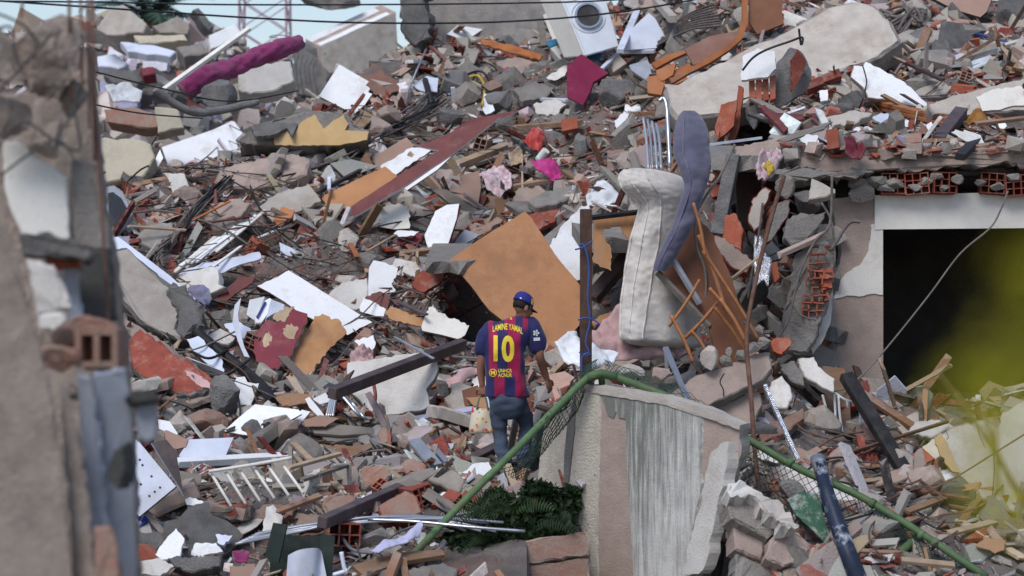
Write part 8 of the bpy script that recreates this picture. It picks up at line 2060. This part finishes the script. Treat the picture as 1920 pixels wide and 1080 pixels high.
def things(kind, label, cat, group, shapes, mats, n, smin, smax, lean, power=1.6, sink=.25, band=None, tweak=None, pad=0):
    meshes = []
    for w, (v0, f0) in enumerate(shapes):
        for m in mats:
            me = bpy.data.meshes.new(kind); me.from_pydata(np.asarray(v0).tolist(),[],[list(map(int, f)) for f in f0]); me.materials.append(MATS[m]); me.update(); meshes.append(me)
    xs, ys, zs, u, v = sites(n * 5, pad, band=band)
    keep = np.nonzero((u > 150) & (u < 1930) & (v > -10) & (v < 1090) & (np.abs(T(u, v) - (ys - CAMY)) < .8))[0][:n]
    R = rand_rot(len(keep), lean)
    for q, i in enumerate(keep):
        o = bpy.data.objects.new(kind, meshes[random.randrange(len(meshes))]); COL.objects.link(o)
        s = smin + (smax - smin) * random.random() ** power
        sc = (s, s * random.uniform(.7,1.1), s * random.uniform(.7,1.1)) if tweak is None else tweak(s)
        o.matrix_world = Matrix.Translation((xs[i], ys[i], zs[i] + s * sink)) @ Matrix(R[q].tolist()).to_4x4() @ Matrix.Diagonal((*sc, 1))
        tag(o, label, cat, group)
        sz = 'small' if s < smin + (smax - smin) * .22 else ('large' if s > smin + (smax - smin) * .6 else 'medium')
        PENDING.append((o, sz + ' ' + MCOL[o.data.materials[0].name] + ' ' + label, u[i], v[i]))
RM = [rock_mesh(200 + i, 3,13,.06) for i in range(12)]
things('concrete_chunk', 'concrete chunk', 'concrete chunk', 'loose concrete chunks in the rubble', RM, ['concrete', 'concrete_grey', 'concrete_pink', 'concrete_pale'],230,.09,.26,.2)
SLB = [torn_shape(500 + i, .11 + .02 * (i % 4),.6 + .05 * (i % 5),.14) for i in range(14)]
things('slab_fragment', 'slab fragment', 'slab', 'loose slab fragments in the rubble', SLB, ['concrete', 'concrete_grey', 'concrete_pink', 'concrete_pale', 'plaster'],110,.18,.58,.75, sink=.22, pad=9)
things('broken_board', 'broken board', 'board', 'loose broken boards in the rubble', [torn_shape(600 + i, .022,.55 + .06 * (i % 5),.10) for i in range(12)],['white', 'white_blue', 'maroon', 'chipboard', 'white_warm', 'wood_grey', 'plaster', 'white'],95,.18,.44,.8, sink=.3, pad=8)
things('brick_fragment', 'brick fragment', 'brick fragment', 'loose brick fragments in the rubble', PLT, ['brick', 'brick_orange', 'brick_dusty'],250,.07,.19,.5, sink=.4)
_hbs = [hollow_brick_geo(.28,.2,.2,2,3,.013), hollow_brick_geo(.22,.24,.16,3,2,.013)]
things('hollow_brick', 'hollow brick', 'hollow brick', 'loose hollow bricks in the rubble', _hbs, ['brick', 'brick_dusty', 'brick_orange'],60,.7,1.05,.5, sink=.10)
things('board_shard', 'board shard', 'board shard', 'loose white board shards in the rubble', [torn_shape(640 + i, .035,.6,.12,3) for i in range(12)],['white', 'white_blue', 'plaster', 'white_warm'],110,.10,.26,.7, sink=.5)
things('board_shard', 'board shard', 'board shard', 'loose brown board shards in the rubble', [torn_shape(660 + i, .035,.55,.14,3) for i in range(12)],['maroon', 'chipboard', 'tan_panel', 'brown_panel', 'wood_grey'],80,.10,.28,.7, sink=.5)
things('timber_lath', 'timber slat', 'slat', 'loose timber slats in the rubble', SL, ['wood', 'wood_grey', 'wood_dark', 'wood_grey', 'maroon'],110,.25,.60,.8, sink=.15)
def loose_lines(kind, label, cat, group, mats, n, r, lenpx, seed, zones):
    rnd = random.Random(seed)
    for k in range(n):
        z = rnd.choice(zones); u = rnd.uniform(z[0], z[2]); v = rnd.uniform(z[1], z[3]); a = rnd.uniform(-.9,.9) + (3.14 if rnd.random() < .5 else 0); L = rnd.uniform(*lenpx); b = rnd.uniform(-.5,.5)
        pts = []
        for q in range(4):
            pts.append((u, v)); u += math.cos(a) * L / 3; v += math.sin(a) * L / 3 * .7; a += b + rnd.uniform(-.3,.3)
        if any(not (190 < p[0] < 1920 and 120 < p[1] < 1075) or (p[0] > 1540 and 290 < p[1] < 810) for p in pts): continue
        mt = rnd.choice(mats)
        o = TU(kind, label, cat, mt, pts, r * rnd.uniform(.7,1.3), off=rnd.uniform(.16,.42), sides=5, sub=4, group=group)
        PENDING.append((o, ('short ' if L < (lenpx[0] + lenpx[1]) / 2 else 'long ') + MCOL[mt] + ' ' + label, pts[1][0], pts[1][1]))
loose_lines('rebar', 'bent rebar', 'rebar', 'loose rebars on the rubble', ['rust', 'rebar_grey'],110,.010,(60,190),5,[(220,280,620,560),(480,180,900,360),(560,380,900,640),(420,800,860,1000),(1380,100,1900,260),(1560,800,1800,1000),(950,250,1200,400)])
loose_lines('cable', 'loose cable', 'cable', 'loose cables on the rubble', ['black_rubber', 'rebar_grey', 'rust'],210,.009,(80,280),6,[(220,280,600,560),(480,170,880,340),(300,560,700,760),(560,380,900,640),(1400,300,1560,640),(1500,800,1800,1000)])

def steep(kind, label, cat, group, mats, n, seed, zone, smin, smax, flat):
    # pieces hanging in the broken corner of the building, where the heap is nearly upright
    rnd = random.Random(seed)
    for k in range(n):
        u = rnd.uniform(zone[0], zone[2]); v = rnd.uniform(zone[1], zone[3]); s = rnd.uniform(smin, smax); d = float(T(u, v)) - s * .35
        if MASK[min(269, int(v / 4)), min(479, int(u / 4))] < d - .2: continue
        V, F = rnd.choice(SLB if flat else CH); c = P(u, v, d); mt = rnd.choice(mats)
        R = np.array((Matrix.Rotation(rnd.uniform(0,6.28),3, 'Y') @ Matrix.Rotation(rnd.uniform(-.8,.8),3, 'X') @ Matrix.Rotation(rnd.uniform(-.8,.8),3, 'Z') @ Matrix.Rotation(1.57 if flat else 0,3, 'X')))
        o = mk(kind, (np.asarray(V) * s) @ R.T + c, F, mt, origin=c); tag(o, label, cat, group); PENDING.append((o, ('large ' if s > (smin + smax) / 2 else 'small ') + MCOL[mt] + ' ' + label, u, v))
def edge_heap():
    # bricks and lumps heaped along the roof edge over the doorway
    rnd = random.Random(12)
    for k in range(64):
        u = rnd.uniform(1475,1925); v = 279 + rnd.uniform(-10,14) - (8 if u > 1850 else 0); s = rnd.uniform(.05,.13); d = 23.84 + rnd.uniform(-.05,.12)
        br = rnd.random() < .55; mt = rnd.choice(['brick', 'brick_dusty', 'brick_orange'] if br else ['concrete', 'concrete_pale', 'concrete_pink'])
        V, F = rnd.choice(PLT if br else CH); c = P(u, v, d); R = np.array(Matrix.Rotation(rnd.uniform(0,6.28),3, 'Z') @ Matrix.Rotation(rnd.uniform(-.6,.6),3, 'X'))
        nm = ('brick_fragment', 'brick fragment') if br else ('concrete_chunk', 'concrete chunk')
        o = mk(nm[0],(np.asarray(V) * s) @ R.T + c, F, mt, origin=c); tag(o, nm[1], nm[1], nm[1] + 's heaped on the roof edge'); PENDING.append((o, ('large ' if s > .09 else 'small ') + MCOL[mt] + ' ' + nm[1], u, v))
edge_heap()
steep('slab_fragment', 'slab fragment', 'slab', 'slab fragments in the broken building corner', ['concrete', 'concrete_pale', 'concrete_pink', 'concrete_grey', 'plaster'],34,3,(1395,330,1560,690),.14,.34, True)
steep('brick_fragment', 'brick fragment', 'brick fragment', 'brick fragments in the broken building corner', ['brick', 'brick_orange', 'brick_dusty'],26,4,(1340,330,1560,700),.07,.16, False)
steep('concrete_chunk', 'concrete chunk', 'concrete chunk', 'concrete chunks in the broken building corner', ['concrete', 'concrete_grey', 'concrete_pale'],40,5,(1340,330,1570,760),.06,.15, False)
settle_labels()

def order_group(group, axis=0):
    """Members of a bundle are told apart by their order across the picture."""
    ords = ['first', 'second', 'third', 'fourth', 'fifth', 'sixth', 'seventh', 'eighth', 'ninth', 'tenth', 'eleventh', 'twelfth', 'thirteenth', 'fourteenth', 'fifteenth', 'sixteenth']
    l = [o for o in bpy.data.objects if o.get('group') == group]
    l.sort(key=lambda o: UV(np.array(o.location))[axis])
    for k, o in enumerate(l): o['label'] = o['label'] + (', %s from left' if axis == 0 else ', %s from top') % ords[k]
for g_, ax_ in [('cable bundle in the left middle', 0),('conduits crossing the bottom', 1),('rebar ends off the very large floor slab', 0),('tangle under the yellow-painted beam', 1),('rebar bundle right of the washing machine', 1),('fan of white slats', 0),('bricks under the very large floor slab', 0),
                ('loose tube legs behind the mattress', 0),('bent chrome tubes', 0),('splinters of the orange plywood', 0),('shaded bricks behind the lilac cushion', 1),('crumbs on the cracked pink slab', 0),('strings on the brown upright board', 0),('dusty red slats by the charred beam', 0)]:
    order_group(g_, ax_)
